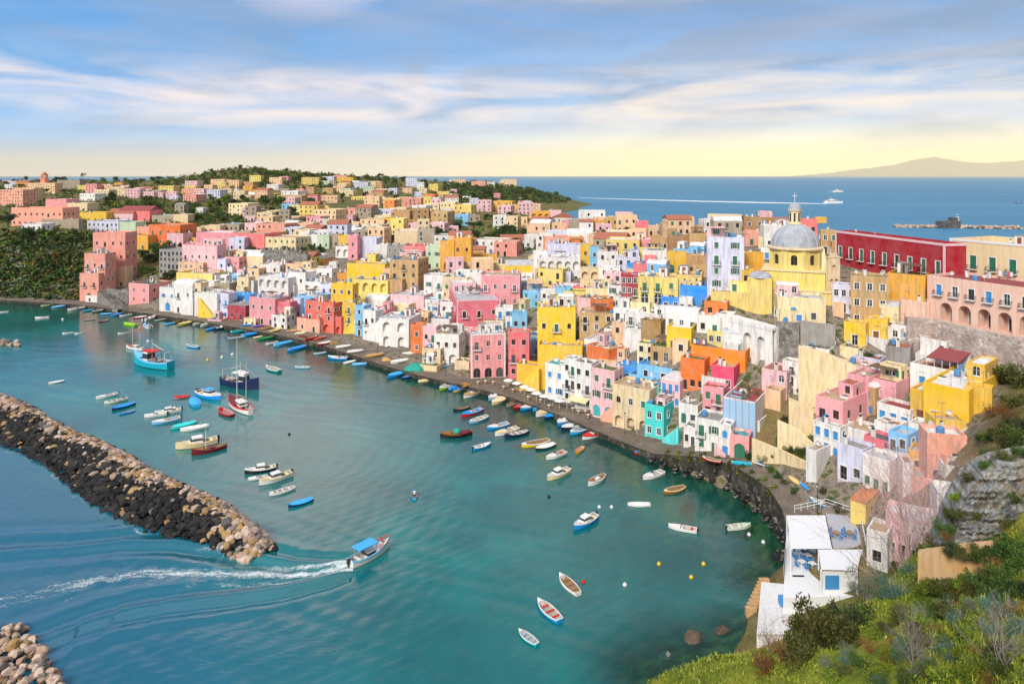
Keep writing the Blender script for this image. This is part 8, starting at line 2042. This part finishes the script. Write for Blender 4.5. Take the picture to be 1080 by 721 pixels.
def quay_steps():
 p0,p1=at0(108,306,7.0),at0(130,326,1.5)
 root=thing('stone_steps',(p1.x,p1.y,1.5),0,'long grey stone stair climbing from the quay to the salmon house','steps');mb=MB();n=26
 d=(p0-p1)
 for k in range(n):
  a,c=d*(k/n),d*((k+1)/n);w_=Vector((d.y,-d.x,0)).normalized()*2.2;z=d.z*(k+1)/n
  q=[a-w_,a+w_,c+w_,c-w_];mb.poly([(v.x,v.y,z)for v in q]);
  mb.poly([(q[1].x,q[1].y,z),(q[0].x,q[0].y,z),(q[0].x,q[0].y,z-d.z/n),(q[1].x,q[1].y,z-d.z/n)])
  for s in(0,1):
   e=(q[0],q[3])if s==0 else(q[2],q[1]);mb.poly([(e[0].x,e[0].y,-3),(e[1].x,e[1].y,-3),(e[1].x,e[1].y,z),(e[0].x,e[0].y,z)])
 mb.build('flight',MAT_GREYWALL,root)
quay_steps()
h(90,108,312,320,-14,None,'white','flat:white','d:2x1','low white boathouse on the landing below the salmon house',far=False,parapet=0.3,clutter=False)
wall_strip('quay_wall',[wr(112,304,320),wr(124,306,322),wr(135,304,321)],'rubble stone wall under the steps by the pink quay house',MAT_GREYWALL,1.0)
def ferry(px,py,lpx,label,s=1.0):
 g=at0(px,py,0);k=g.y/F;L0=lpx*k;root=thing('ferry',g,0,label,'ferry');mb=MB();bmx=0.16
 S=hull_shape(0.2,0.09,0.8,0.4)
 for(x0,b0,z0),(x1,b1,z1)in zip(S,S[1:]):
  for sg in(1,-1):
   q=[(x0,sg*b0,z0),(x0,sg*b0*0.9,-0.02),(x1,sg*b1*0.9,-0.02),(x1,sg*b1,z1)];mb.poly(q if sg<0 else q[::-1])
  mb.poly([(x0,-b0,z0),(x1,-b1,z1),(x1,b1,z1),(x0,b0,z0)])
 x0,b0,z0=S[0];mb.poly([(x0,-b0,z0),(x0,b0,z0),(x0,b0*0.9,-0.02),(x0,-b0*0.9,-0.02)]);mb.build('hull',bpaint('white'),root)
 mb=MB();mb.box(-0.40,0.22,-0.085,0.085,0.10,0.165,0);mb.box(-0.38,0.225,-0.0865,0.0865,0.12,0.145,1);mb.box(-0.22,0.12,-0.07,0.07,0.165,0.22,0);mb.box(-0.02,0.125,-0.0715,0.0715,0.18,0.205,1);mb.tube([(-0.12,0,0.22),(-0.14,0,0.33)],0.012,6);mb.build('superstructure',[bpaint('white'),BGL],root)
 root.scale=(L0,)*3;return root
ferry(879,214.5,20,'white fast ferry drawing a long wake across the sea');ferry(884,202.5,11,'smaller white ferry far out beyond the fast one')
for(px,py,l,c,lab)in[(1074,214.5,6,'navy','small dark boat far out at the frame edge'),(1055,206.5,4,'grey','speck of a grey boat near the horizon')]:
 g=at0(px,py,0);root=thing('motorboat',g,0,lab,'boat',None,l*g.y/F)
 for n,me in boat_meshes('cabin',c,c,'white'):link(n,me,root)
def foam_strip(name,pts,label,mat,kindname='foam'):
 mb=MB()
 for(a,wa),(c,wc)in zip(pts,pts[1:]):
  d=(c-a);n=Vector((-d.y,d.x,0)).normalized();mb.poly([a-n*wa,a+n*wa,c+n*wc,c-n*wc])
 o=mb.build(name,mat);tag(o,label,'wake',kind='stuff');return o
FOAMM=simple('distant_foam',(0.72,0.76,0.78),0.9,0.1,0.05)
foam_strip('wake',[(at0(872,214.9,0.12),14),(at0(800,213.6,0.12),30),(at0(740,212.3,0.12),26),(at0(680,210.6,0.12),20),(at0(610,208.6,0.12),8)],'long white wake of the fast ferry',FOAMM)
foam_strip('wake',[(at0(880,202.7,0.12),12),(at0(873,202.5,0.12),10)],'short wake behind the smaller ferry',FOAMM)
def far_mole():
 p0,p1=at0(945,239.5,0),at0(1075,241.5,0);root=thing('harbour_mole',p0,0,'long low rubble mole of the far harbour','breakwater');mb=MB();r=random.Random(3);d=p1-p0
 for k in range(260):
  t=r.random();q=d*t;s=r.uniform(1.6,3.2);V,Fc=ROCKG1[r.randrange(10)];b0=len(mb.v);ox,oy,oz=r.gauss(0,1.5),r.uniform(-5,5),r.uniform(-0.5,2.6)
  for v in V:mb.v.append((q.x+ox+v.x*s,q.y+oy+v.y*s,oz+v.z*s))
  for f in Fc:mb.f.append(tuple(b0+i_ for i_ in f));mb.m.append(r.randrange(2)if False else 0)
 mb.build('rubble',ROCKM['tan'],root)
 g=at0(1000,240.5,0);root=thing('fort',g,0.1,'dark low fort at the head of the far mole','fort');mb=MB();mb.box(-11,11,-6,6,-1,8);mb.box(3,9,-4,4,8,12);mb.build('wall',plaster((0.03,0.032,0.035),0.4),root)
 g=at0(1005,240,0)+Vector((0,-8,0));root=thing('lighthouse',g,0,'small white lighthouse on the far mole','lighthouse');mb=MB();mb.lathe([(1.9,0),(1.3,12.5),(1.9,12.6),(1.9,13.0),(0.9,13.1)],12);mb.build('tower',plaster('white',0.3),root);mb=MB();mb.lathe([(0.9,13.1),(0.9,14.6)],10,0);mb.lathe([(1.1,14.6),(0,15.8)],10,1);mb.build('lantern',[BGL,bpaint('white')],root)
far_mole()
def mat_foam():
 m=bpy.data.materials.new('launch_foam');nt,_,L=nodes_of(m);at_=nt.nodes.new('ShaderNodeAttribute');at_.attribute_name='foam_amount';g=nt.nodes.new('ShaderNodeNewGeometry')
 uv=nt.nodes.new('ShaderNodeAttribute');uv.attribute_name='along'
 n=noise_(nt,uv.outputs['Vector'],0.75,6,0.78,0.8);n2=noise_(nt,g.outputs['Position'],2.4,5,0.75)
 s=math_(nt,'ADD',math_(nt,'MULTIPLY',n.outputs[0],0.6),math_(nt,'MULTIPLY',n2.outputs[0],0.4))
 f=math_(nt,'MULTIPLY',math_(nt,'ADD',math_(nt,'MULTIPLY',math_(nt,'SUBTRACT',s,0.5),2.0),math_(nt,'SUBTRACT',at_.outputs['Fac'],0.33)),2.4,True)
 p=nt.nodes.new('ShaderNodeBsdfPrincipled');p.inputs['Base Color'].default_value=(0.72,0.80,0.82,1);p.inputs['Roughness'].default_value=0.9
 tr=nt.nodes.new('ShaderNodeBsdfTransparent');mx=nt.nodes.new('ShaderNodeMixShader');L.new(f,mx.inputs[0]);L.new(tr.outputs[0],mx.inputs[1]);L.new(p.outputs[0],mx.inputs[2])
 o=nt.nodes.new('ShaderNodeOutputMaterial');L.new(mx.outputs[0],o.inputs['Surface']);return m
sel=WKA[::1];lat=np.linspace(-1,1,27)
fx,fy,fd,fa=[],[],[],[]
for i in range(len(sel)):
 x,y,s,dx,dy=sel[i];hw=2.0+s*0.12
 for l in lat:
  q=l*hw;fx.append(x-dy*q);fy.append(y+dx*q)
  core=math.exp(-(abs(l)/0.28)**2);arm_=math.exp(-((abs(l)-0.62)/0.20)**2)
  d=(0.44*core*math.exp(-s/100)+0.50*arm_*math.exp(-s/30)+0.16*math.exp(-(abs(l)/0.7)**2)*math.exp(-s/110)+0.18*math.exp(-s/5))*(1-abs(l)**6)
  fd.append(d if abs(l)<0.99 else-1);fa.append((s*0.28,q*1.1,0))
fx=np.array(fx).reshape(len(sel),27);fy=np.array(fy).reshape(len(sel),27)
fz=chop(fx,fy)*np.clip(1.6-fy/230,0.35,1)+wake_height(fx,fy)+0.07
FM=grid_mesh('foam',fx,fy,fz,mat_foam())
a_=FM.attributes.new('foam_amount','FLOAT','POINT');a_.data.foreach_set('value',np.array(fd,dtype=np.float32))
a_=FM.attributes.new('along','FLOAT_VECTOR','POINT');a_.data.foreach_set('vector',np.array(fa,dtype=np.float32).ravel())
o=link('foam',FM);tag(o,'white churned foam trailing behind the launch','foam',kind='stuff')
wx,wy,wd,wa=[],[],[],[]
ts=np.linspace(0.2,0.995,240);la=np.linspace(-1,1,9)
for t in ts:
 hb,hs,cz=section(t)
 for l in la:
  P=AX0+axd*(t*AXL)+axn*(hs+0.5+l*1.5+0.5*math.sin(t*90));wx.append(P.x);wy.append(P.y);wd.append(0.24*(1-abs(l)**2)+0.10*math.sin(t*61)*(1-abs(l))if abs(l)<0.99 else-1);wa.append((t*60,l*1.5,3))
wx=np.array(wx).reshape(240,9);wy=np.array(wy).reshape(240,9)
WM=grid_mesh('foam',wx,wy,chop(wx,wy)*np.clip(1.6-wy/230,0.35,1)+wake_height(wx,wy)+0.06,FM.materials[0])
a_=WM.attributes.new('foam_amount','FLOAT','POINT');a_.data.foreach_set('value',np.array(wd,dtype=np.float32))
a_=WM.attributes.new('along','FLOAT_VECTOR','POINT');a_.data.foreach_set('vector',np.array(wa,dtype=np.float32).ravel())
o=link('wash',WM);tag(o,'thin white wash at the seaward foot of the mole','foam',kind='stuff')
SUN_EL,SUN_AZ=38.0,-152.0
w=bpy.data.worlds.new('World');scene.world=w;w.use_nodes=True;nt=w.node_tree;nt.nodes.clear();L=nt.links
tc=nt.nodes.new('ShaderNodeTexCoord');sp=nt.nodes.new('ShaderNodeSeparateXYZ');L.new(tc.outputs['Generated'],sp.inputs[0])
sky=nt.nodes.new('ShaderNodeTexSky');sky.sky_type='NISHITA';sky.sun_disc=False;sky.sun_elevation=R(SUN_EL);sky.sun_rotation=R(SUN_AZ);sky.air_density=1.0;sky.dust_density=1.2;sky.ozone_density=2.0
X,Y,Z=sp.outputs
el=math_(nt,'MAXIMUM',Z,0.0)
den=math_(nt,'ADD',el,0.045)
cv=nt.nodes.new('ShaderNodeCombineXYZ');L.new(math_(nt,'DIVIDE',X,den),cv.inputs[0]);L.new(math_(nt,'DIVIDE',Y,den),cv.inputs[1])
n1=noise_(nt,vmul(nt,cv.outputs[0],(0.30,0.42,1)),1.0,7,0.60,0.6)
dv=nt.nodes.new('ShaderNodeCombineXYZ');L.new(math_(nt,'MULTIPLY',X,5.0),dv.inputs[0]);L.new(math_(nt,'MULTIPLY',Z,30.0),dv.inputs[1]);L.new(math_(nt,'MULTIPLY',Y,3.0),dv.inputs[2])
n2=noise_(nt,dv.outputs[0],0.85,7,0.55,0.5);n3=noise_(nt,vmul(nt,dv.outputs[0],(0.8,0.55,0.8)),1.0,7,0.60,0.7)
rt=ramp(nt,math_(nt,'ADD',math_(nt,'MULTIPLY',X,0.75),0.5),[(0.0,(0,0,0)),(0.36,(0.25,0.25,0.25)),(0.62,(0.9,0.9,0.9)),(1.0,(1,1,1))]).outputs[0]
blue=ramp(nt,el,[(0.0,(4.4,4.2,4.7)),(0.02,(2.9,3.6,5.0)),(0.05,(0.9,3.0,6.2)),(0.13,(0.16,1.9,4.6)),(0.25,(0.10,1.35,3.5)),(0.5,(0.28,0.8,1.6)),(0.68,(0.4,0.9,1.8)),(0.82,(4.8,4.8,5.1)),(1.0,(5.6,5.5,5.8))]).outputs[0]  # blue and glow: white overhead, out of view, added for soft top light
glow=ramp(nt,el,[(0.0,(8.6,6.0,2.5)),(0.025,(8.2,6.3,2.9)),(0.045,(6.4,5.6,3.8)),(0.072,(2.5,3.2,4.5)),(0.14,(0.6,1.95,4.1)),(0.25,(0.28,1.35,3.3)),(0.5,(0.30,0.8,1.6)),(0.68,(0.4,0.9,1.8)),(0.82,(4.8,4.8,5.1)),(1.0,(5.6,5.5,5.8))]).outputs[0]
base=mixc(nt,rt,blue,glow)
base=mixc(nt,0.12,base,sky.outputs[0])
c1=ramp(nt,n3.outputs[0],[(0.40,(0,0,0)),(0.60,(1,1,1))]).outputs[0]
c2=ramp(nt,n2.outputs[0],[(0.38,(0,0,0)),(0.64,(1,1,1))]).outputs[0]
ccol=mixc(nt,rt,(0.80,1.75,3.2),(1.05,1.6,2.6))
base=mixc(nt,math_(nt,'MULTIPLY',math_(nt,'MULTIPLY',c1,ramp(nt,el,[(0.015,(0,0,0)),(0.09,(1,1,1))]).outputs[0]),0.7),base,ccol)
band=ramp(nt,el,[(0.02,(0,0,0)),(0.06,(0.30,0.30,0.30)),(0.085,(1,1,1)),(0.125,(0.9,0.9,0.9)),(0.16,(0.10,0.10,0.10)),(0.24,(0.10,0.10,0.10)),(0.29,(1,1,1)),(0.42,(1,1,1)),(0.6,(0.3,0.3,0.3))]).outputs[0]
lit=mixc(nt,rt,(5.2,4.5,4.6),(5.7,4.7,3.9))
base=mixc(nt,math_(nt,'MULTIPLY',math_(nt,'MULTIPLY',c2,band),0.9),base,lit)
bk=nt.nodes.new('ShaderNodeVectorMath');bk.operation='DISTANCE';L.new(tc.outputs['Generated'],bk.inputs[0]);bk.inputs[1].default_value=(-0.27,0.885,0.38)
bf=ramp(nt,math_(nt,'ADD',bk.outputs['Value'],math_(nt,'MULTIPLY',n1.outputs[0],0.10)),[(0.11,(1,1,1)),(0.235,(0,0,0))]).outputs[0]
base=mixc(nt,math_(nt,'MULTIPLY',bf,0.85),base,(7.6,5.7,5.4))
bg=nt.nodes.new('ShaderNodeBackground');L.new(base,bg.inputs[0]);bg.inputs[1].default_value=0.11
ow=nt.nodes.new('ShaderNodeOutputWorld');L.new(bg.outputs[0],ow.inputs[0])
sl=bpy.data.lights.new('sun','SUN');sl.energy=2.1;sl.angle=R(17);sl.color=(1.0,0.93,0.82)
so=bpy.data.objects.new('sun',sl);COL.objects.link(so)
az,e_=R(SUN_AZ),R(SUN_EL)
dirv=Vector((math.sin(az)*math.cos(e_),math.cos(az)*math.cos(e_),math.sin(e_)))
so.rotation_euler=(-dirv).to_track_quat('-Z','Y').to_euler();so.location=(0,-50,200)
cd=bpy.data.cameras.new('camera');cam=bpy.data.objects.new('camera',cd);COL.objects.link(cam);scene.camera=cam
cam.location=(0,0,H0);cam.rotation_euler=(R(90),0,0)
cd.sensor_width=36;cd.lens=36*F/1080;cd.shift_x=0.0;cd.shift_y=-(360.5-HY)/1080;cd.clip_start=0.5;cd.clip_end=120000
scene.view_settings.view_transform='Standard';scene.view_settings.look='None';scene.view_settings.exposure=0.97;scene.view_settings.gamma=1.0;scene.view_settings.use_curve_mapping=False
scene.render.resolution_x,scene.render.resolution_y=1024,683
scene.render.engine='CYCLES'
try:
 scene.cycles.use_denoising=True;scene.cycles.denoiser='OPENIMAGEDENOISE'
except Exception:pass
scene.cycles.max_bounces=6;scene.cycles.diffuse_bounces=3;scene.cycles.glossy_bounces=3;scene.cycles.transparent_max_bounces=10
scene.cycles.caustics_reflective=False;scene.cycles.caustics_refractive=False
mp=[(840,184),(870,181.5),(900,177.5),(925,175),(945,172),(962,167.5),(985,164),(1003,167),(1020,169.5),(1042,170.5),(1062,169),(1085,167),(1120,170),(1160,176),(1220,184)]
mb=MB();YM=53000.0;mr_=random.Random(8);fine=[]
for(a,p),(c,q)in zip(mp,mp[1:]):
 for k in range(6):t=k/6;fine.append((a+(c-a)*t,p+(q-p)*t+(mr_.uniform(-0.5,0.5)if k else 0)))
for(a,p),(c,q)in zip(fine,fine[1:]):
 for j in range(4):
  def V_(px,py,t):g=atY(px,py+1.5,YM);return(g.x+(1-t)*mr_.uniform(-150,150)*0,YM-2600*(1-t),-25+(g.z+25)*t)
  mb.poly([V_(a,p,j/4),V_(c,q,j/4),V_(c,q,(j+1)/4),V_(a,p,(j+1)/4)])
 g0,g1=atY(a,p+1.5,YM),atY(c,q+1.5,YM);mb.poly([(g1.x,YM+3000,-25),(g0.x,YM+3000,-25),(g0.x,YM,g0.z),(g1.x,YM,g1.z)])
o=mb.build('mountains',simple('mountain_earth',(0.10,0.10,0.07),0.95,0.3,0.001));tag(o,'faint mountain island on the horizon','mountains',kind='structure')
hz=bpy.data.materials.new('haze');nt=hz.node_tree if hz.use_nodes else None;hz.use_nodes=True;nt=hz.node_tree;nt.nodes.clear()
pv=nt.nodes.new('ShaderNodeVolumePrincipled');pv.inputs['Color'].default_value=(1.0,0.84,0.56,1);pv.inputs['Density'].default_value=2.0e-5;pv.inputs['Anisotropy'].default_value=-0.32
oo=nt.nodes.new('ShaderNodeOutputMaterial');nt.links.new(pv.outputs[0],oo.inputs['Volume'])
mb=MB();mb.box(-47000,60000,-900,58000,-31,1750);o=mb.build('haze',hz);tag(o,'thin evening haze in the air over the sea','haze',kind='stuff')
scene.cycles.volume_bounces=1
bpy.context.view_layer.update()
from mathutils.bvhtree import BVHTree
bv,bf_,bo=[],[],[]
def add_bvh(o,idx):
 W4=o.matrix_world;b0=len(bv);bv.extend(W4@v.co for v in o.data.vertices)
 for p in o.data.polygons:bf_.append([b0+i for i in p.vertices]);bo.append(idx)
for k_,H in enumerate(HOUSES):
 for o in H['o'].children:
  if o.name.split('.')[0]in('wall','roof','nave','drum','dome','crossing'):add_bvh(o,k_)
add_bvh(scene.objects['hillside_terrain'],-1)
TREE=BVHTree.FromPolygons(bv,bf_);del bv,bf_
eye=Vector((0,0,H0))
for k_,H in enumerate(HOUSES):
 M=H['o'].matrix_world;w_,d_,h_=H['w'],H.get('d',8),H['h'];vis=0;pts=[]
 if H.get('landmark')or'x2' not in H:H['vis']=1e9;H['pt']=to_px(H['C']+Vector((0,0,h_*0.6)));continue
 for i in range(6):
  for j in range(5):pts.append((Vector(((i+0.5)/6*w_-w_/2,-d_/2,h_*(j+0.5)/5)),1.0))
 for i in range(4):
  for j in range(3):pts.append((Vector((w_/2,(i+0.5)/4*d_-d_/2,h_*(j+0.5)/3)),0.6));pts.append((Vector(((i+0.5)/4*w_-w_/2,(j+0.5)/3*d_-d_/2,h_)),0.5))
 sx=sy=0.0
 for p,wt in pts:
  q=M@p;px,py=to_px(q)
  if not(0<=px<=1080 and 0<=py<=721):continue
  dr=q-eye;L=dr.length;dr.normalize()
  loc,nor,idx,dist=TREE.ray_cast(eye,dr,L+2)
  if loc is not None and bo[idx]==k_ and(loc-q).length<1.2:vis+=wt;sx+=px*wt;sy+=py*wt
 H['vis']=vis/45*(w_*F/H['C'].y)*(h_*F/H['C'].y)
 H['pt']=(sx/vis,sy/vis)if vis>0 else to_px(M@Vector((0,0,h_*0.5)))
order=sorted(HOUSES,key=lambda H:-H['vis'])
KEEP,REST=order[:296],order[296:]
mats_i,mv,mf,mm,gone={},[],[],[],[]
for H in REST:
 stack=[H['o']];allo=[]
 while stack:
  o=stack.pop();allo.append(o);stack+=list(o.children)
 for o in allo:
  if o.type=='MESH' and o.name.split('.')[0]in('wall','roof','window','door','pane','shutter','chimney','stair_hut'):
   me=o.data;b0=len(mv);W4=o.matrix_world
   mv.extend(tuple(W4@v.co)for v in me.vertices)
   ix=[mats_i.setdefault(mt,len(mats_i))for mt in me.materials]
   for p in me.polygons:mf.append(tuple(b0+i for i in p.vertices));mm.append(ix[p.material_index])
 gone+=allo
bpy.data.batch_remove(gone)
rest_me=bpy.data.meshes.new('distant_houses');rest_me.from_pydata(mv,[],mf)
for mt in mats_i:rest_me.materials.append(mt)
rest_me.polygons.foreach_set('material_index',mm);rest_me.update()
o=link('distant_houses',rest_me);tag(o,'crowd of small half hidden pastel houses filling the far parts of the town','houses',kind='stuff')
AREAS=[(0,95,180,246,'on the far left plateau'),(95,165,180,216,'past the bell tower'),(165,300,175,216,'under the hilltop'),(300,400,175,204,'on the hill shoulder'),(400,560,175,204,'on the far ridge'),(300,410,204,262,'below the wooded hill'),(410,500,204,256,'behind the gardens'),(500,620,204,250,'before the headland'),(95,300,216,262,'on the upper lanes'),(600,830,220,265,'on the skyline against the sea'),(160,300,262,345,'among the left quay houses'),(300,420,262,345,'around the golden stepped house'),(420,560,250,330,'around the big pink house'),(420,560,330,410,'by the pink quay house'),(560,700,258,330,'under the lavender terraces'),(560,640,330,440,'near the tall golden house'),(640,720,330,480,'above the peeling house'),(700,780,325,490,'around the orange house'),(690,800,262,330,'beside the lilac mansion'),(780,880,225,420,'around the church'),(780,900,420,560,'by the raised walk'),(860,1000,280,400,'below the red palace'),(900,1080,380,560,'above the pavilion')]
ROOFW=dict(grey='a grey flat roof',white='a white flat roof',moss='a mossy flat roof',red='a red roof terrace',tan='a sandy flat roof',brown='a brown shaded roof',blue='a blue roof',teal='a turquoise roof',dark='a dark roof',orange='an orange roof',palegrey='a pale grey roof',yellow='a yellow roof',green='a green roof',maroon='a maroon roof',dome='a dome')
def art(w_):return('an ' if w_[0]in'aeiou' else'a ')+w_
used=set(H['o'].get('label')for H in KEEP if H['o'].get('label'))
cnt_key={}
for H in KEEP:
 x,y=H['pt'];a=next((p for x0,x1,y0,y1,p in AREAS if x0<=x<x1 and y0<=y<y1),None)
 if a is None:a=min(AREAS,key=lambda A:abs((A[0]+A[1])/2-x)+abs((A[2]+A[3])/2-y))[4]
 H['area']=a
for H in sorted(KEEP,key=lambda H:H['pt'][0]):
 if H['o'].get('label'):continue
 x,y=H['pt'];c=CWORD[H['col']];rk,rc=(H['roof'].split(':')+['grey'])[:2]
 rw={'vault':'a vaulted roof','gable':'a tiled gable roof'}.get(rk,ROOFW[rc])
 near=sorted((G for G in KEEP if G is not H),key=lambda G:math.hypot(G['pt'][0]-x,(G['pt'][1]-y)*1.5))
 lf=next((CWORD[G['col']]for G in near if G['pt'][0]<x-2 and abs(G['pt'][1]-y)<9),None);rg=next((CWORD[G['col']]for G in near if G['pt'][0]>x+2 and abs(G['pt'][1]-y)<9),None)
 sz='low' if H['h']<3.7 else('tall' if H['h']>8.5 else'two storey')
 cand=[f'{sz} {c} house with {rw} {a}']
 if lf and rg and lf!=rg:cand=[f'{sz} {c} house with {rw} between {art(lf)} and {art(rg)} one {a}',f'{c} house between {art(lf)} and {art(rg)} one {a}']+cand
 if near:n0=CWORD[near[0]['col']];cand+=[f'{sz} {c} house with {rw} close to {art(n0)} house {a}',f'{c} house with {rw} right by {art(n0)} house {a}']
 lab=next((q for q in cand if q not in used and 4<=len(q.split())<=16),None)
 if lab is None:
  k=cnt_key[(c,a)]=cnt_key.get((c,a),1)+1
  lab=f"{['','','second','third','fourth','fifth','sixth','seventh','eighth','ninth','tenth'][min(k,10)]} {c} house from the left {a}"
 used.add(lab);H['o']['label']=lab
TA=[(0,100,'on the far left plateau'),(100,205,'on the ridge beside the bell tower row'),(205,330,'on the wooded hill'),(330,460,'on the shoulder beyond the far quarter'),(460,600,'around the gardens before the headland'),(600,800,'among the skyline houses')]
for root,kind,p in TREES:
 px,py=to_px(p)
 if root.get('label'):root['group']='trees standing in the town';continue
 if kind=='shrub' or(px<350 and py>240):ar='on the overgrown cliff' if px<100 else('on the slope above the pink quay house' if px<200 else'in front of the battlements')
 else:ar=next((q for a,c,q in TA if a<=px<c),'among the skyline houses')
 root['label']=f'{TWORD[kind]} {ar}';root['group']=f'{TWORD[kind]}s {ar}'
LMK=[('the white pavilion',890,600),('the tan retaining wall',1008,592),('the grey rock face',1048,540),('the big round olive bush',868,650),('the round blue green spurge',1015,652),('the bare stems on the slope',962,690),('the bare shrub in the corner',1058,705),('the big yellow house',1010,430),('the red veranda canopy',1000,380),('the shallow water',806,702),('the cream ramp wall',838,452),('the grey retaining wall',866,372),('the raised walk',800,484)]
for r_,k,px,py,s in sorted(FBUSH,key=lambda q:-q[4]):
 if r_.get('label'):r_['group']='bushes of the near slope';continue
 n_,hx,hy=min(LMK,key=lambda H:math.hypot(H[1]-px,H[2]-py));dy=py-hy
 base=f"{'tiny ' if s < 0.42 else 'small ' if s < 0.6 else 'broad ' if s > 0.95 else ''}{BW_[k]} bush {'below' if dy > 6 else 'above' if dy < -6 else 'beside'} {n_}"
 r_['label']=base;r_['group']=base
for o in list(scene.objects):
 if o.parent is None and o.get('category')=='bush' and not o.get('group'):o['group']='bushes'
